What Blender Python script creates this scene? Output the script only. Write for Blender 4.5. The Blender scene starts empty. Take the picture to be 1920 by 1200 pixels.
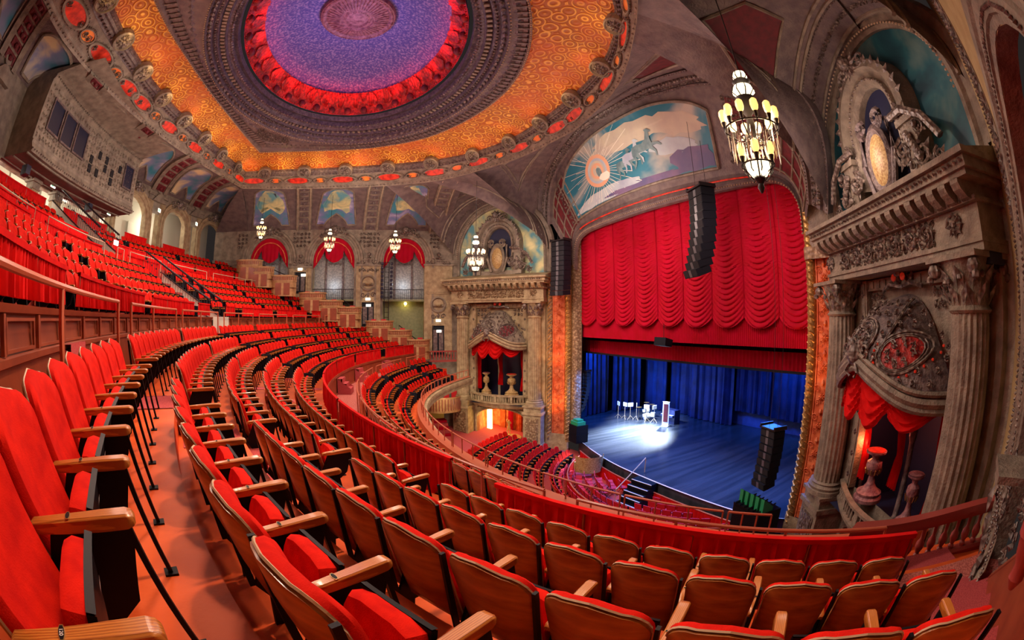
import bpy, math, random
from math import sin, cos, pi, radians as R, sqrt, atan2, hypot, asin, acos, degrees
from mathutils import Vector, Matrix
random.seed(7)
sc = bpy.context.scene
COL = sc.collection
V = Vector
# ------------------------------------------------------------------ camera, light, exposure
# world: +X towards the stage, +Y across the house, Z up, stage floor at 0, camera eye at 8.8
FPX = 800.0
YAW = R(25.0)
CAM = V((0, 0, 8.8))
cd = bpy.data.cameras.new('camera')
cam = bpy.data.objects.new('camera', cd); COL.objects.link(cam)
cam.location = CAM
cam.rotation_euler = (R(90), 0, -YAW)
cd.type = 'PANO'
cd.panorama_type = 'FISHEYE_EQUISOLID'
cd.fisheye_lens = 15.0
cd.fisheye_fov = R(180)
cd.sensor_width = 36.0
cd.clip_start = 0.02
cd.clip_end = 200
sc.camera = cam
vs = sc.view_settings
vs.view_transform = 'Standard'; vs.look = 'None'; vs.gamma = 1; vs.exposure = 0.0
vs.use_curve_mapping = False
try:
    sc.cycles.use_denoising = True
    sc.cycles.max_bounces = 5; sc.cycles.diffuse_bounces = 3; sc.cycles.glossy_bounces = 3
    sc.cycles.transmission_bounces = 2; sc.cycles.caustics_reflective = False; sc.cycles.caustics_refractive = False
    sc.cycles.sample_clamp_indirect = 4.0
except Exception:
    pass
w = bpy.data.worlds.new('world'); sc.world = w; w.use_nodes = True
w.node_tree.nodes['Background'].inputs[0].default_value = (1.0, 0.8, 0.75, 1)
w.node_tree.nodes['Background'].inputs[1].default_value = 0.02

def lamp(kind, loc, power, color, size=0.3, target=None, spot=60, blend=0.6, sizey=None):
    l = bpy.data.lights.new('lamp', kind); l.energy = power; l.color = color
    if kind == 'AREA':
        l.shape = 'RECTANGLE' if sizey else 'DISK'; l.size = size
        if sizey: l.size_y = sizey
    else:
        l.shadow_soft_size = size
    if kind == 'SPOT':
        l.spot_size = R(spot); l.spot_blend = blend
    o = bpy.data.objects.new('lamp_or_fill_light', l); COL.objects.link(o); o.location = loc
    if target is not None:
        o.rotation_euler = (V(target) - V(loc)).to_track_quat('-Z', 'Y').to_euler()
    return o
WARM = (1.0, 0.72, 0.5); WHITE = (1.0, 0.83, 0.68); COOL = (0.75, 0.8, 1.0)
LK = 1.0
# unseen house downlights added under the dome rim and cornice, no fittings built
for (x, y, p) in ((-6, 14, 1300), (-6, 20, 1300), (-1, 25, 1500), (6.5, 21, 1300), (6.5, 12, 1300), (-1, 9, 1300)):
    lamp('SPOT', (x, y, 18.2), p * LK, WHITE, 0.5, (x, y, 0), 150, 1.0)
# added point lamps without fittings, filling the vaults like bounced light
for (x, y, p) in ((3, 16.15, 520), (-3.5, 24, 420), (4, 25, 420), (-4, 12, 300), (10, 23, 320), (11, 9, 220), (-9, 15, 260), (-9, 24, 260), (12.5, 4, 200), (13.5, 16.5, 420), (13.5, 22, 260)):
    lamp('POINT', (x, y, 14.0), p * LK, (1, .72, .6), 0.8)
# unseen spots added near the ceiling to light seats, stalls and facades
for (x, y, tx, ty, tz, p, c) in ((5, 6, -1, 2, 7.5, 1600, (1, .72, .5)), (6, 12, -3, 10, 7.5, 2200, (1, .72, .5)), (4, 16, -5, 18, 8, 2600, (1, .72, .5)), (4, 22, -2, 27, 8, 2200, (1, .72, .5)),
                           (-2, 12, -9, 10, 10, 1500, (1, .75, .6)), (-2, 18, -9, 19, 11, 1800, (1, .75, .6)), (-2, 24, -7, 27, 11, 2000, (1, .75, .6)),
                           (8, 10, 3.5, 8, 5.5, 2000, (1, .7, .5)), (8, 20, 3, 20, 5.5, 2400, (1, .72, .55)), (9, 24, 7, 31, 5.5, 1500, (1, .72, .55)),
                           (6, 16, 13, 18, -1, 3000, (1, .6, .5)), (4, 14, 13, 24, -1, 3000, (1, .8, .65)), (3, 15, 12, 30, 6, 3200, (1, .8, .6)), (4, 14, 13, 2.5, 7, 2600, (1, .78, .6))):
    lamp('SPOT', (x, y, 18.2), p * LK, c, 0.35, (tx, ty, tz), 75, 0.9)
# near seats: two unseen spots added overhead to brighten seats and floor
lamp('SPOT', (2.5, 4.0, 15.5), 1400 * LK, (1, .62, .4), 0.2, (-1.0, 2.0, 7.6), 75, 0.8)
lamp('SPOT', (-1.5, 7.5, 15.5), 1100 * LK, (1, .66, .45), 0.2, (-2.5, 5.0, 7.6), 75, 0.8)
# stage: blue wash and one hard white beam
for y, p_ in ((10, 500), (15, 700), (20, 1700), (25, 4500), (30, 6500)):
    lamp('SPOT', (20.5, y, 8.5), p_ * LK, (0.02, 0.16, 1.0), 0.25, (26.5, y - 1, 0), 95, 0.8)
for y in (10, 15, 20, 24):
    lamp('SPOT', (18.3, y, 6.2), 3200 * LK, (0.04, 0.22, 1.0), 0.2, (17.6, y, 0), 120, 0.8)
for y in (27.5, 29.5, 31):
    lamp('SPOT', (27.5, y, 8.5), 2600 * LK, (0.05, 0.25, 1.0), 0.1, (29.3, y + .3, 1), 30, 0.5)
lamp('SPOT', (28.8, 26.5, 6.8), 150000 * LK, (0.72, 0.86, 1.0), 0.35, (21.8, 24.3, 0), 40, 1.0)
lamp('SPOT', (23.5, 25.5, 8.8), 26000 * LK, (0.6, 0.8, 1.0), 0.25, (23.2, 25.2, 0), 48, 0.9)
lamp('SPOT', (21.5, 26.5, 8.6), 14000 * LK, (0.7, 0.85, 1.0), 0.2, (25.2, 27.0, 0), 46, 0.8)
# dome: violet wash, red cove lights in the ring at its foot
lamp('POINT', (-.3, 16.15, 19.9), 260 * LK, (0.42, 0.34, 1.0), .8)
for k in range(22):
    a_ = 2 * pi * k / 22; lamp('SPOT', (-.25 + 4.75 * cos(a_), 16.15 + 6.6 * sin(a_), 20.05), 27 * LK, (1, .03, .02), 0.1, (-.25 + 4.3 * cos(a_), 16.15 + 6.0 * sin(a_), 22.5), 120, 1); lamp('SPOT', (-.25 + 3.9 * cos(a_), 16.15 + 5.4 * sin(a_), 20.95), 55 * LK, (1, .03, .03), 0.1, (-.25 + 4.5 * cos(a_), 16.15 + 6.3 * sin(a_), 22.0), 130, 1)
# red and amber uplights at the proscenium jambs
for (x, y, tx, ty) in ((15.6, 26.2, 16.4, 26.9), (15.5, 8.2, 16.8, 7.0)):
    lamp('SPOT', (x - .5, y, .3), 900 * LK, (1, .42, .12), 0.1, (tx, ty, 6), 60, .8)
    lamp('SPOT', (x - .6, y, 4.0), 500 * LK, (1, .4, .12), 0.1, (tx, ty, 10), 70, .8)
for (x, y, z, tx, ty, tz, p, sp_) in ((9, 17, 13, 15.2, 18, 18.3, 1500, 60), (2, 22, 12, 0, 33, 18, 1500, 75), (6, 21, 12, 13.4, 30.4, 15.5, 900, 60), (-4, 17, 14, -13, 24, 17.5, 900, 90), (5, 8, 12, 13.5, 2.6, 15, 300, 60), (-5, 12, 14, -13, 14, 17, 700, 80)):  # unseen spots added to brighten the paintings, coves and lunettes
    lamp('SPOT', (x, y, z), p, (1, .88, .72), .3, (tx, ty, tz), sp_, 1)
# curtain wash
for y in (10, 16.5, 23):
    lamp('SPOT', (11.5, y, 15.5), 950 * LK, (1, .6, .6), 0.3, (17.2, y, 9.5), 80, .9)
# upstairs lobby behind the arcade
for (x, y) in ((-16.6, 8), (-17.0, 12.5), (-17.0, 16.5), (-16.8, 20), (-16.3, 25.5), (-15.0, 31)):
    lamp('POINT', (x, y, 14.5 if y < 23 else 15.8), 210 * LK, (1, .9, .7), 0.15)
# organ chamber and alcove lights
lamp('POINT', (13.6, 31.2, .9), 130, (1, .72, .2), .1)
lamp('POINT', (13.2, 31.0, 6.2), 60, (1, .25, .15), .15)
lamp('POINT', (14.2, 2.4, 5.6), 90, (1, .2, .12), .15)
lamp('POINT', (15.2, 3.9, 4.6), 60, (1, .3, .1), .15)

# ------------------------------------------------------------------ unprojection of picture points (used once, to lay things out in metres)
def ray(u, v):
    x = u - 960.0; y = 600.0 - v; r = max(hypot(x, y), 1e-6); t = 2 * asin(min(r / (2 * FPX), 1)); s = sin(t) / r
    cx, cy, cz = x * s, cos(t), y * s
    return V((cx * cos(YAW) + cy * sin(YAW), -cx * sin(YAW) + cy * cos(YAW), cz))
def atx(u, v, X):
    d = ray(u, v); return CAM + d * ((X - CAM.x) / d.x)
def proj(P):
    d = (V(P) - CAM).normalized()
    cx = d.x * cos(YAW) - d.y * sin(YAW); cy = d.x * sin(YAW) + d.y * cos(YAW)
    t = acos(max(-1, min(1, cy))); h = max(hypot(cx, d.z), 1e-9); r = 2 * FPX * sin(t / 2)
    return (960 + cx / h * r, 600 - d.z / h * r)
def infr(P, m=60):
    u, v = proj(P); return -m < u < 1920 + m and -m < v < 1200 + m

# ------------------------------------------------------------------ materials
MATS = {}
def mat(name, color, rough=0.6, metal=0.0, var=0.0, scale=4.0, bump=0.0, bscale=20.0, c2=None, c3=None, kind='noise', spec=0.5, emit=None, estr=0.0, sheen=0.0, coat=0.0, stretch=None, bkind='noise', thr=(0.35, 0.65)):
    m = bpy.data.materials.new(name); m.use_nodes = True; MATS[name] = m
    nt = m.node_tree; N = nt.nodes; L = nt.links; b = N['Principled BSDF']
    b.inputs['Base Color'].default_value = (*color, 1); b.inputs['Roughness'].default_value = rough
    b.inputs['Metallic'].default_value = metal; b.inputs['Specular IOR Level'].default_value = spec
    if sheen: b.inputs['Sheen Weight'].default_value = sheen
    if coat: b.inputs['Coat Weight'].default_value = coat; b.inputs['Coat Roughness'].default_value = .15
    tc = None
    if c2 is not None or bump:
        tc = N.new('ShaderNodeTexCoord'); src = tc.outputs['Object']
        if stretch:
            mp = N.new('ShaderNodeMapping'); mp.inputs['Scale'].default_value = stretch; L.new(src, mp.inputs[0]); src = mp.outputs[0]
    if c2 is not None:
        if kind == 'noise':
            t = N.new('ShaderNodeTexNoise'); t.inputs['Scale'].default_value = scale; t.inputs['Detail'].default_value = 5; out = t.outputs['Fac']
        elif kind == 'voronoi':
            t = N.new('ShaderNodeTexVoronoi'); t.inputs['Scale'].default_value = scale; out = t.outputs['Distance']
        elif kind == 'wave':
            t = N.new('ShaderNodeTexWave'); t.inputs['Scale'].default_value = scale; t.inputs['Distortion'].default_value = 6; t.inputs['Detail'].default_value = 3; out = t.outputs['Fac']
        L.new(src, t.inputs['Vector'])
        cr = N.new('ShaderNodeValToRGB'); cr.color_ramp.elements[0].position = thr[0]; cr.color_ramp.elements[1].position = thr[1]
        cr.color_ramp.elements[0].color = (*color, 1); cr.color_ramp.elements[1].color = (*c2, 1)
        if c3 is not None:
            e = cr.color_ramp.elements.new((thr[0] + thr[1]) / 2); e.color = (*c3, 1)
        L.new(out, cr.inputs[0]); L.new(cr.outputs[0], b.inputs['Base Color'])
    if bump:
        if bkind == 'noise':
            t2 = N.new('ShaderNodeTexNoise'); t2.inputs['Scale'].default_value = bscale; t2.inputs['Detail'].default_value = 4; o2 = t2.outputs['Fac']
        else:
            t2 = N.new('ShaderNodeTexVoronoi'); t2.inputs['Scale'].default_value = bscale; t2.feature = 'SMOOTH_F1' if bkind == 'carve' else 'F1'; o2 = t2.outputs['Distance']
        L.new(src, t2.inputs['Vector'])
        bp = N.new('ShaderNodeBump'); bp.inputs['Strength'].default_value = bump; bp.inputs['Distance'].default_value = 0.06
        L.new(o2, bp.inputs['Height']); L.new(bp.outputs[0], b.inputs['Normal'])
    if emit is not None:
        b.inputs['Emission Color'].default_value = (*emit, 1); b.inputs['Emission Strength'].default_value = estr
    return m
mat('velvet', (.66, .014, .006), .85, c2=(.46, .007, .005), scale=9, bump=.15, bscale=150, spec=.06)
mat('cloth_red', (.66, .008, .008), .85, c2=(.5, .005, .006), scale=3, spec=.08)
mat('drape_red', (.46, .002, .026), .75, c2=(.4, .003, .015), scale=2, spec=.1)
mat('oak', (.55, .2, .035), .32, c2=(.36, .1, .015), kind='wave', scale=3.5, stretch=(9, 1.2, 9), coat=.5, bump=.1, bscale=60)
mat('veneer', (.46, .18, .035), .38, c2=(.24, .075, .014), scale=4, stretch=(1, 1, 4), coat=.35)
mat('black_metal', (.006, .005, .008), .45, spec=.14)
mat('charcoal', (.008, .011, .018), .6, spec=.2)
mat('ring_metal', (.17, .135, .16), .34, metal=.25, c2=(.07, .05, .075), scale=7, bump=.9, bscale=10)
mat('brass', (.55, .36, .13), .35, metal=.9)
mat('pale_edge', (.55, .42, .28), .5)
mat('paint_floor', (.78, .13, .03), .5, c2=(.6, .08, .018), scale=1.2, bump=.06, bscale=40, spec=.18)
mat('carpet', (.55, .1, .1), .95, c2=(.4, .06, .07), scale=60, thr=(.4, .6), bump=.3, bscale=300, spec=.1)
mat('carpet_mottled', (.62, .2, .16), .95, c2=(.4, .1, .085), scale=22, thr=(.42, .58), bump=.2, bscale=200, spec=.1)
mat('brown_wood', (.3, .06, .022), .45, c2=(.22, .04, .015), scale=3, coat=.2)
mat('rail_red', (.5, .12, .06), .35, spec=.5, coat=.2)
STONE = (.3, .25, .19)
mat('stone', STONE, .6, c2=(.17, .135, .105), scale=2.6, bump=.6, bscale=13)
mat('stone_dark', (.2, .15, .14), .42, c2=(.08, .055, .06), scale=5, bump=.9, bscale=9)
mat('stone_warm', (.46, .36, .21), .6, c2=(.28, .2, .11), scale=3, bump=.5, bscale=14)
mat('stone_carved', (.36, .3, .25), .42, c2=(.1, .07, .06), kind='voronoi', scale=7, thr=(.1, .6), bump=1.0, bscale=8, bkind='carve', spec=.6)  # dark cell colour imitates shade in the carved crevices
mat('carved_warm', (.5, .37, .22), .6, c2=(.2, .12, .06), kind='voronoi', scale=6, thr=(.1, .6), bump=1.0, bscale=7, bkind='carve', spec=.6)  # crevice shade painted in here too, on the warm stone
mat('plaster_tan', (.46, .35, .17), .75, c2=(.38, .27, .12), scale=2.5, bump=.2, bscale=8)
mat('damask', (.36, .36, .34), .6, c2=(.24, .25, .25), scale=7, thr=(.45, .55), bump=.1)
mat('olive_wall', (.25, .27, .14), .7, c2=(.19, .21, .11), scale=6)
mat('gold', (.6, .38, .13), .38, metal=.6, c2=(.35, .2, .06), scale=8, bump=.4, bscale=14)
mat('terracotta', (.75, .2, .07), .6, c2=(.6, .11, .03), kind='voronoi', scale=3, bump=.7, bscale=4, bkind='carve')
mat('mauve', (.2, .15, .14), .55, c2=(.12, .085, .09), scale=2.4, bump=.6, bscale=11)
mat('maroon', (.17, .012, .02), .7, c2=(.1, .01, .015), scale=4)
mat('wood_box', (.55, .32, .14), .5, c2=(.38, .2, .08), scale=4, bump=.3, bscale=20)
mat('glass_dark', (.012, .016, .045), .35, spec=.5)
mat('black_cloth', (.008, .008, .012), .9)
mat('blue_drape', (.012, .025, .12), .7, c2=(.006, .01, .05), scale=.9)
mat('stage_floor', (.05, .055, .07), .25, c2=(.025, .03, .04), scale=.6, stretch=(.25, 3, 1), thr=(.4, .62), bump=.06, bscale=25, spec=.7)
mat('blue_wall', (.05, .12, .35), .6, c2=(.03, .08, .25), scale=2)
mat('white_edge', (.8, .8, .8), .5)
mat('exit_white', (1, 1, .9), .5, emit=(1, 1, .85), estr=1.6)
mat('exit_green', (.1, .6, .2), .5, emit=(.1, 1, .4), estr=.8)
mat('bulb', (1, .9, .7), .4, emit=(1, .55, .15), estr=1.7)
mat('bulb_white', (1, .95, .85), .4, emit=(1, .8, .5), estr=2.6)
mat('bulb_amber', (1, .6, .2), .4, emit=(1, .42, .08), estr=1.6)
mat('crystal', (.9, .85, .8), .1, metal=.3, spec=1.0)
mat('glow_red', (.9, .05, .02), .5, emit=(1, .06, .015), estr=.09, c2=(.35, .01, .01), scale=3.5)
mat('glow_orange', (.8, .24, .03), .5, emit=(1, .26, .03), estr=.12, c2=(.8, .1, .02), scale=2.0)
mat('red_neon', (1, .05, .03), .5, emit=(1, .02, .015), estr=9.0)
mat('scallop', (.5, .02, .015), .5, c2=(.22, .008, .01), scale=6, bump=1, bscale=9, thr=(.42, .58))
mat('dome_blue', (.07, .07, .32), .6, c2=(.45, .36, .62), scale=9, thr=(.45, .8), bump=.3, bscale=25)
mat('boss', (.42, .2, .2), .5, c2=(.18, .06, .08), scale=6, bump=.6, bscale=12)
mat('lamp_yellow', (1, .8, .3), .4, emit=(1, .75, .2), estr=8)
mat('lamp_white', (1, 1, .9), .4, emit=(1, .95, .8), estr=10)
mat('green_plastic', (.02, .3, .12), .4)
mat('grey_grille', (.16, .16, .18), .5, metal=.4)
mat('chair_red', (.6, .01, .02), .6)
mat('gilt_light', (.7, .55, .2), .35, metal=.5)
mat('white_label', (.8, .8, .82), .5)
mat('iron', (.03, .025, .03), .5, metal=.5)
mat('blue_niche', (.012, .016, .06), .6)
mat('yellow_paint', (.8, .62, .1), .6)
mat('box_red', (.5, .07, .05), .5)
mat('oxblood', (.35, .05, .04), .45, coat=.3)
mat('organ_gold', (.6, .45, .2), .4, c2=(.3, .15, .05), scale=14)
mat('wall_white', (.6, .57, .48), .7)

def band_mat():
    "orange damask of the ceiling cove with round scroll rosettes"
    m = bpy.data.materials.new('orange_damask'); m.use_nodes = True; MATS['orange_damask'] = m
    nt = m.node_tree; N = nt.nodes; L = nt.links; b = N['Principled BSDF']; b.inputs['Roughness'].default_value = .5
    tc = N.new('ShaderNodeTexCoord'); v = N.new('ShaderNodeTexVoronoi'); v.inputs['Scale'].default_value = 1.55; v.inputs['Randomness'].default_value = .35
    L.new(tc.outputs['Object'], v.inputs['Vector']); v.inputs['Scale'].default_value = 1.65
    ml = N.new('ShaderNodeMath'); ml.operation = 'MULTIPLY'; ml.inputs[1].default_value = 26; L.new(v.outputs['Distance'], ml.inputs[0])
    sn = N.new('ShaderNodeMath'); sn.operation = 'SINE'; L.new(ml.outputs[0], sn.inputs[0])
    cr = N.new('ShaderNodeValToRGB'); cr.color_ramp.elements[0].position = .3; cr.color_ramp.elements[0].color = (.42, .12, .012, 1)
    cr.color_ramp.elements[1].position = .95; cr.color_ramp.elements[1].color = (.85, .46, .07, 1)
    L.new(sn.outputs[0], cr.inputs[0])
    n = N.new('ShaderNodeTexNoise'); n.inputs['Scale'].default_value = .5; L.new(tc.outputs['Object'], n.inputs['Vector'])
    mx = N.new('ShaderNodeMix'); mx.data_type = 'RGBA'; mx.inputs[7].default_value = (.62, .12, .03, 1)
    c2 = N.new('ShaderNodeValToRGB'); c2.color_ramp.elements[0].position = .45; c2.color_ramp.elements[1].position = .62; L.new(n.outputs[0], c2.inputs[0])
    ms = N.new('ShaderNodeMath'); ms.operation = 'MULTIPLY'; ms.inputs[1].default_value = .6; L.new(c2.outputs[0], ms.inputs[0])
    L.new(ms.outputs[0], mx.inputs[0]); L.new(cr.outputs[0], mx.inputs[6]); L.new(mx.outputs[2], b.inputs['Base Color'])
    bp = N.new('ShaderNodeBump'); bp.inputs['Strength'].default_value = .5; bp.inputs['Distance'].default_value = .05; L.new(sn.outputs[0], bp.inputs['Height']); L.new(bp.outputs[0], b.inputs['Normal'])
band_mat()
def sky_mat(name, c0, c1, c2, scale, off=(0, 0, 0), extra=None):
    m = bpy.data.materials.new(name); m.use_nodes = True; MATS[name] = m
    nt = m.node_tree; N = nt.nodes; L = nt.links; b = N['Principled BSDF']; b.inputs['Roughness'].default_value = .55
    tc = N.new('ShaderNodeTexCoord'); mp = N.new('ShaderNodeMapping'); mp.inputs['Location'].default_value = off
    L.new(tc.outputs['Object'], mp.inputs[0])
    n = N.new('ShaderNodeTexNoise'); n.inputs['Scale'].default_value = scale; n.inputs['Detail'].default_value = 4; n.inputs['Distortion'].default_value = .6; L.new(mp.outputs[0], n.inputs['Vector'])
    cr = N.new('ShaderNodeValToRGB'); e = cr.color_ramp.elements
    e[0].position = .36; e[0].color = (*c0, 1); e[1].position = .62; e[1].color = (*c2, 1); x = e.new(.5); x.color = (*c1, 1)
    L.new(n.outputs[0], cr.inputs[0]); L.new(cr.outputs[0], b.inputs['Base Color'])
sky_mat('mural_sky', (.02, .22, .3), (.22, .25, .42), (.75, .62, .35), .38)
sky_mat('mural_night', (.004, .05, .08), (.01, .12, .16), (.1, .2, .2), .5, (5, 0, 2))
sky_mat('mural_cream', (.75, .68, .35), (.45, .5, .3), (.12, .35, .42), .9)
sky_mat('mural_blue', (.05, .25, .35), (.2, .2, .42), (.6, .55, .7), .6, (3, 1, 5))
sky_mat('mural_big', (.005, .16, .24), (.03, .2, .3), (.5, .46, .4), .22, (1, 2, 0))
# ------------------------------------------------------------------ mesh building
class MB:
    """collects geometry, optionally in a local frame (origin, x, y, z)"""
    def __init__(s, fr=None):
        s.v = []; s.f = []; s.m = []; s.cur = 0; s.fr = fr; s.mats = []
    def use(s, name):
        if name not in s.mats: s.mats.append(name)
        s.cur = s.mats.index(name); return s
    def add(s, p):
        if s.fr: p = s.fr(*p)
        s.v.append(tuple(p)); return len(s.v) - 1
    def face(s, idx): s.f.append(tuple(idx)); s.m.append(s.cur)
    def poly(s, pts): s.face([s.add(p) for p in pts])
    def box(s, x0, x1, y0, y1, z0, z1):
        i = [s.add(p) for p in ((x0, y0, z0), (x1, y0, z0), (x1, y1, z0), (x0, y1, z0), (x0, y0, z1), (x1, y0, z1), (x1, y1, z1), (x0, y1, z1))]
        for q in ((3, 2, 1, 0), (4, 5, 6, 7), (0, 1, 5, 4), (1, 2, 6, 5), (2, 3, 7, 6), (3, 0, 4, 7)): s.face([i[k] for k in q])
        return s
    def rings(s, rings, closed=True, cap=True):
        idx = [[s.add(p) for p in r] for r in rings]; n = len(idx[0])
        for a, b in zip(idx, idx[1:]):
            for k in range(n if closed else n - 1):
                l = (k + 1) % n; s.face((a[k], a[l], b[l], b[k]))
        if cap and closed:
            s.face(idx[0][::-1]); s.face(idx[-1])
        return s
    def lathe(s, cx, cy, prof, n=12, flute=0, a0=0, a1=2 * pi, sx=1, sy=1):
        full = abs(a1 - a0 - 2 * pi) < 1e-6
        rr = []
        for r, z in prof:
            ring = []
            for k in range(n if full else n + 1):
                a = a0 + (a1 - a0) * k / n
                q = r * (1 - flute * (k % 2))
                ring.append((cx + q * cos(a) * sx, cy + q * sin(a) * sy, z))
            rr.append(ring)
        return s.rings(rr, closed=full, cap=full)
    def tube(s, pts, r, n=6, closed=False, taper=None):
        P = [V(p) for p in pts]; rr = []
        m = len(P)
        for i, p in enumerate(P):
            a = P[(i - 1) % m] if (closed or i > 0) else P[i]; b = P[(i + 1) % m] if (closed or i < m - 1) else P[i]
            d = (b - a); d = d.normalized() if d.length > 1e-9 else V((0, 0, 1))
            u = d.cross(V((0, 0, 1))); u = u.normalized() if u.length > 1e-3 else d.cross(V((1, 0, 0))).normalized(); w_ = u.cross(d)
            q = r if taper is None else r * (1 + (taper - 1) * i / (m - 1))
            rr.append([p + (u * cos(2 * pi * k / n) + w_ * sin(2 * pi * k / n)) * q for k in range(n)])
        if closed: rr.append(rr[0])
        return s.rings(rr, cap=not closed)
    def grid(s, fn, nu, nv):
        idx = [[s.add(fn(u / nu, v / nv)) for u in range(nu + 1)] for v in range(nv + 1)]
        for v in range(nv):
            for u in range(nu): s.face((idx[v][u], idx[v][u + 1], idx[v + 1][u + 1], idx[v + 1][u]))
        return s
    def prism(s, pts, ax, a, b):
        """extrude 2-D outline pts along axis ax ('x','y','z') from a to b"""
        def mk(p, t): return (t, p[0], p[1]) if ax == 'x' else (p[0], t, p[1]) if ax == 'y' else (p[0], p[1], t)
        return s.rings([[mk(p, a) for p in pts], [mk(p, b) for p in pts]])
    def loft(s, loops, closed=False):
        idx = [[s.add(p) for p in l] for l in loops]; n = len(idx[0])
        for a, b in zip(idx, idx[1:]):
            for k in range(n if closed else n - 1):
                l = (k + 1) % n; s.face((a[k], a[l], b[l], b[k]))
        return s
    def ball(s, c, r, n=6, m=4, sx=1, sy=1, sz=1):
        rr = []
        for i in range(m + 1):
            t = pi * i / m; q = max(sin(t), .02)
            rr.append([(c[0] + r * q * cos(2 * pi * k / n) * sx, c[1] + r * q * sin(2 * pi * k / n) * sy, c[2] - r * cos(t) * sz) for k in range(n)])
        return s.rings(rr, cap=False)
    def mesh(s, name, default, smooth=False):
        me = bpy.data.meshes.new(name); me.from_pydata(s.v, [], s.f)
        mats = s.mats or [default]
        for q in mats: me.materials.append(MATS[q])
        if s.mats: me.polygons.foreach_set('material_index', s.m)
        if smooth:
            me.polygons.foreach_set('use_smooth', [True] * len(s.f))
        me.validate(clean_customdata=False); me.update()
        if smooth:
            try: me.set_sharp_from_angle(angle=R(42))
            except Exception: pass
        return me
def obj(name, mb, material, parent=None, smooth=False, loc=None):
    me = mb.mesh(name, material, smooth) if isinstance(mb, MB) else mb
    o = bpy.data.objects.new(name, me); COL.objects.link(o)
    if parent is not None: o.parent = parent
    if loc: o.location = loc
    return o
def tag(o, label, cat, group=None, kind=None):
    if label: o['label'] = label
    if cat: o['category'] = cat
    if group: o['group'] = group
    if kind: o['kind'] = kind
    return o
def thing(name, label, cat, loc=(0, 0, 0), rz=0, group=None):
    o = bpy.data.objects.new(name, None); COL.objects.link(o); o.location = loc; o.rotation_euler = (0, 0, rz)
    o.empty_display_size = .2
    return tag(o, label, cat, group)
def struct(name, mb, material, parent=None, label=None, smooth=False):
    o = obj(name, mb, material, parent, smooth)
    if parent is None: o['kind'] = 'structure'
    if label: o['label'] = label
    return o
def stuffpart(name, mb, material, parent, smooth=False, label=None):
    o = obj(name, mb, material, parent, smooth); o['kind'] = 'stuff'
    if label: o['label'] = label
    return o
KIDS = {}
def dup(root, loc=None, rz=None, label=None, group=None, kids=None):
    r = root.copy(); COL.objects.link(r)
    if loc is not None: r.location = loc
    if rz is not None: r.rotation_euler = (0, 0, rz)
    if label: r['label'] = label
    if group: r['group'] = group
    if root.name not in KIDS:
        KIDS[root.name] = [(c, list(c.children)) for c in root.children]
    for c, gs in KIDS[root.name]:
        if kids is not None and c.name.split('.')[0] not in kids: continue
        d = c.copy(); COL.objects.link(d); d.parent = r
        for g in gs:
            h = g.copy(); COL.objects.link(h); h.parent = d
    return r
def patch_relief(mb, fn, nu, nv, k=.42, seed=3, th=.07, inside=None, leaves=3):
    """carved scrolls over a curved surface fn(u, v); scrolls stand off the surface towards the hall centre"""
    rnd = random.Random(seed)
    for i in range(nu):
        for j in range(nv):
            u, v = (i + .5) / nu, (j + .5) / nv
            if inside and not inside(u, v): continue
            P = fn(u, v); e = fn(min(1, u + .4 / nu), v) - P; t = fn(u, min(1, v + .4 / nv)) - P
            c = min(e.length, t.length) / .4
            if c < 1e-4: continue
            e.normalize(); n = e.cross(t).normalized(); t = n.cross(e)
            if n.dot(V((-.3, 16.15, 11)) - P) < 0: n = -n
            mb.fr = lambda s, d, z: P + e * s + n * d + t * z
            spiral(mb, 0, 0, c * k, 1.4, .02, c * th, rnd.random() * 6.28, rnd.choice((1, -1)), 9)
            for q in range(leaves): leaf(mb, 0, 0, rnd.random() * 6.28, c * k * 1.25, c * k * .7, .0)
    mb.fr = None
def text(name, s, size, material, loc, rot, parent=None, extrude=.001):
    cu = bpy.data.curves.new(name, 'FONT'); cu.body = s; cu.size = size; cu.extrude = extrude; cu.align_x = 'CENTER'; cu.align_y = 'CENTER'
    cu.materials.append(MATS[material]); tmp = bpy.data.objects.new(name + '_curve', cu); me = bpy.data.meshes.new_from_object(tmp); bpy.data.objects.remove(tmp)
    o = bpy.data.objects.new(name, me); COL.objects.link(o); o.location = loc; o.rotation_euler = rot
    if parent is not None: o.parent = parent
    return o
def frame(A, B, L=None, side=1):
    """wall frame: local (s along A>B, d out of the wall into the hall, z)"""
    A = V((A[0], A[1], 0)); B = V((B[0], B[1], 0)); k = (B - A).length / L if L else 1.0
    e = (B - A).normalized(); n = V((e.y, -e.x, 0)) * side
    return lambda s, d, z: A + e * (s * k) + n * d + V((0, 0, z))
def lerp(a, b, t): return a + (b - a) * t
def resample(pts, n):
    P = [V(p) for p in pts]; L = [0]
    for a, b in zip(P, P[1:]): L.append(L[-1] + (b - a).length)
    out = []
    for k in range(n + 1):
        t = L[-1] * k / n; i = 0
        while i < len(L) - 2 and L[i + 1] < t: i += 1
        f = (t - L[i]) / max(L[i + 1] - L[i], 1e-9); out.append(P[i].lerp(P[i + 1], f))
    return out
def smoothline(pts, sub=6):
    """Catmull-Rom through the points"""
    P = [V(p) for p in pts]; out = []
    for i in range(len(P) - 1):
        a = P[max(i - 1, 0)]; b = P[i]; c = P[i + 1]; d = P[min(i + 2, len(P) - 1)]
        for k in range(sub):
            t = k / sub; out.append(.5 * ((2 * b) + (c - a) * t + (2 * a - 5 * b + 4 * c - d) * t * t + (3 * b - a - 3 * c + d) * t ** 3))
    out.append(P[-1]); return out
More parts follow.
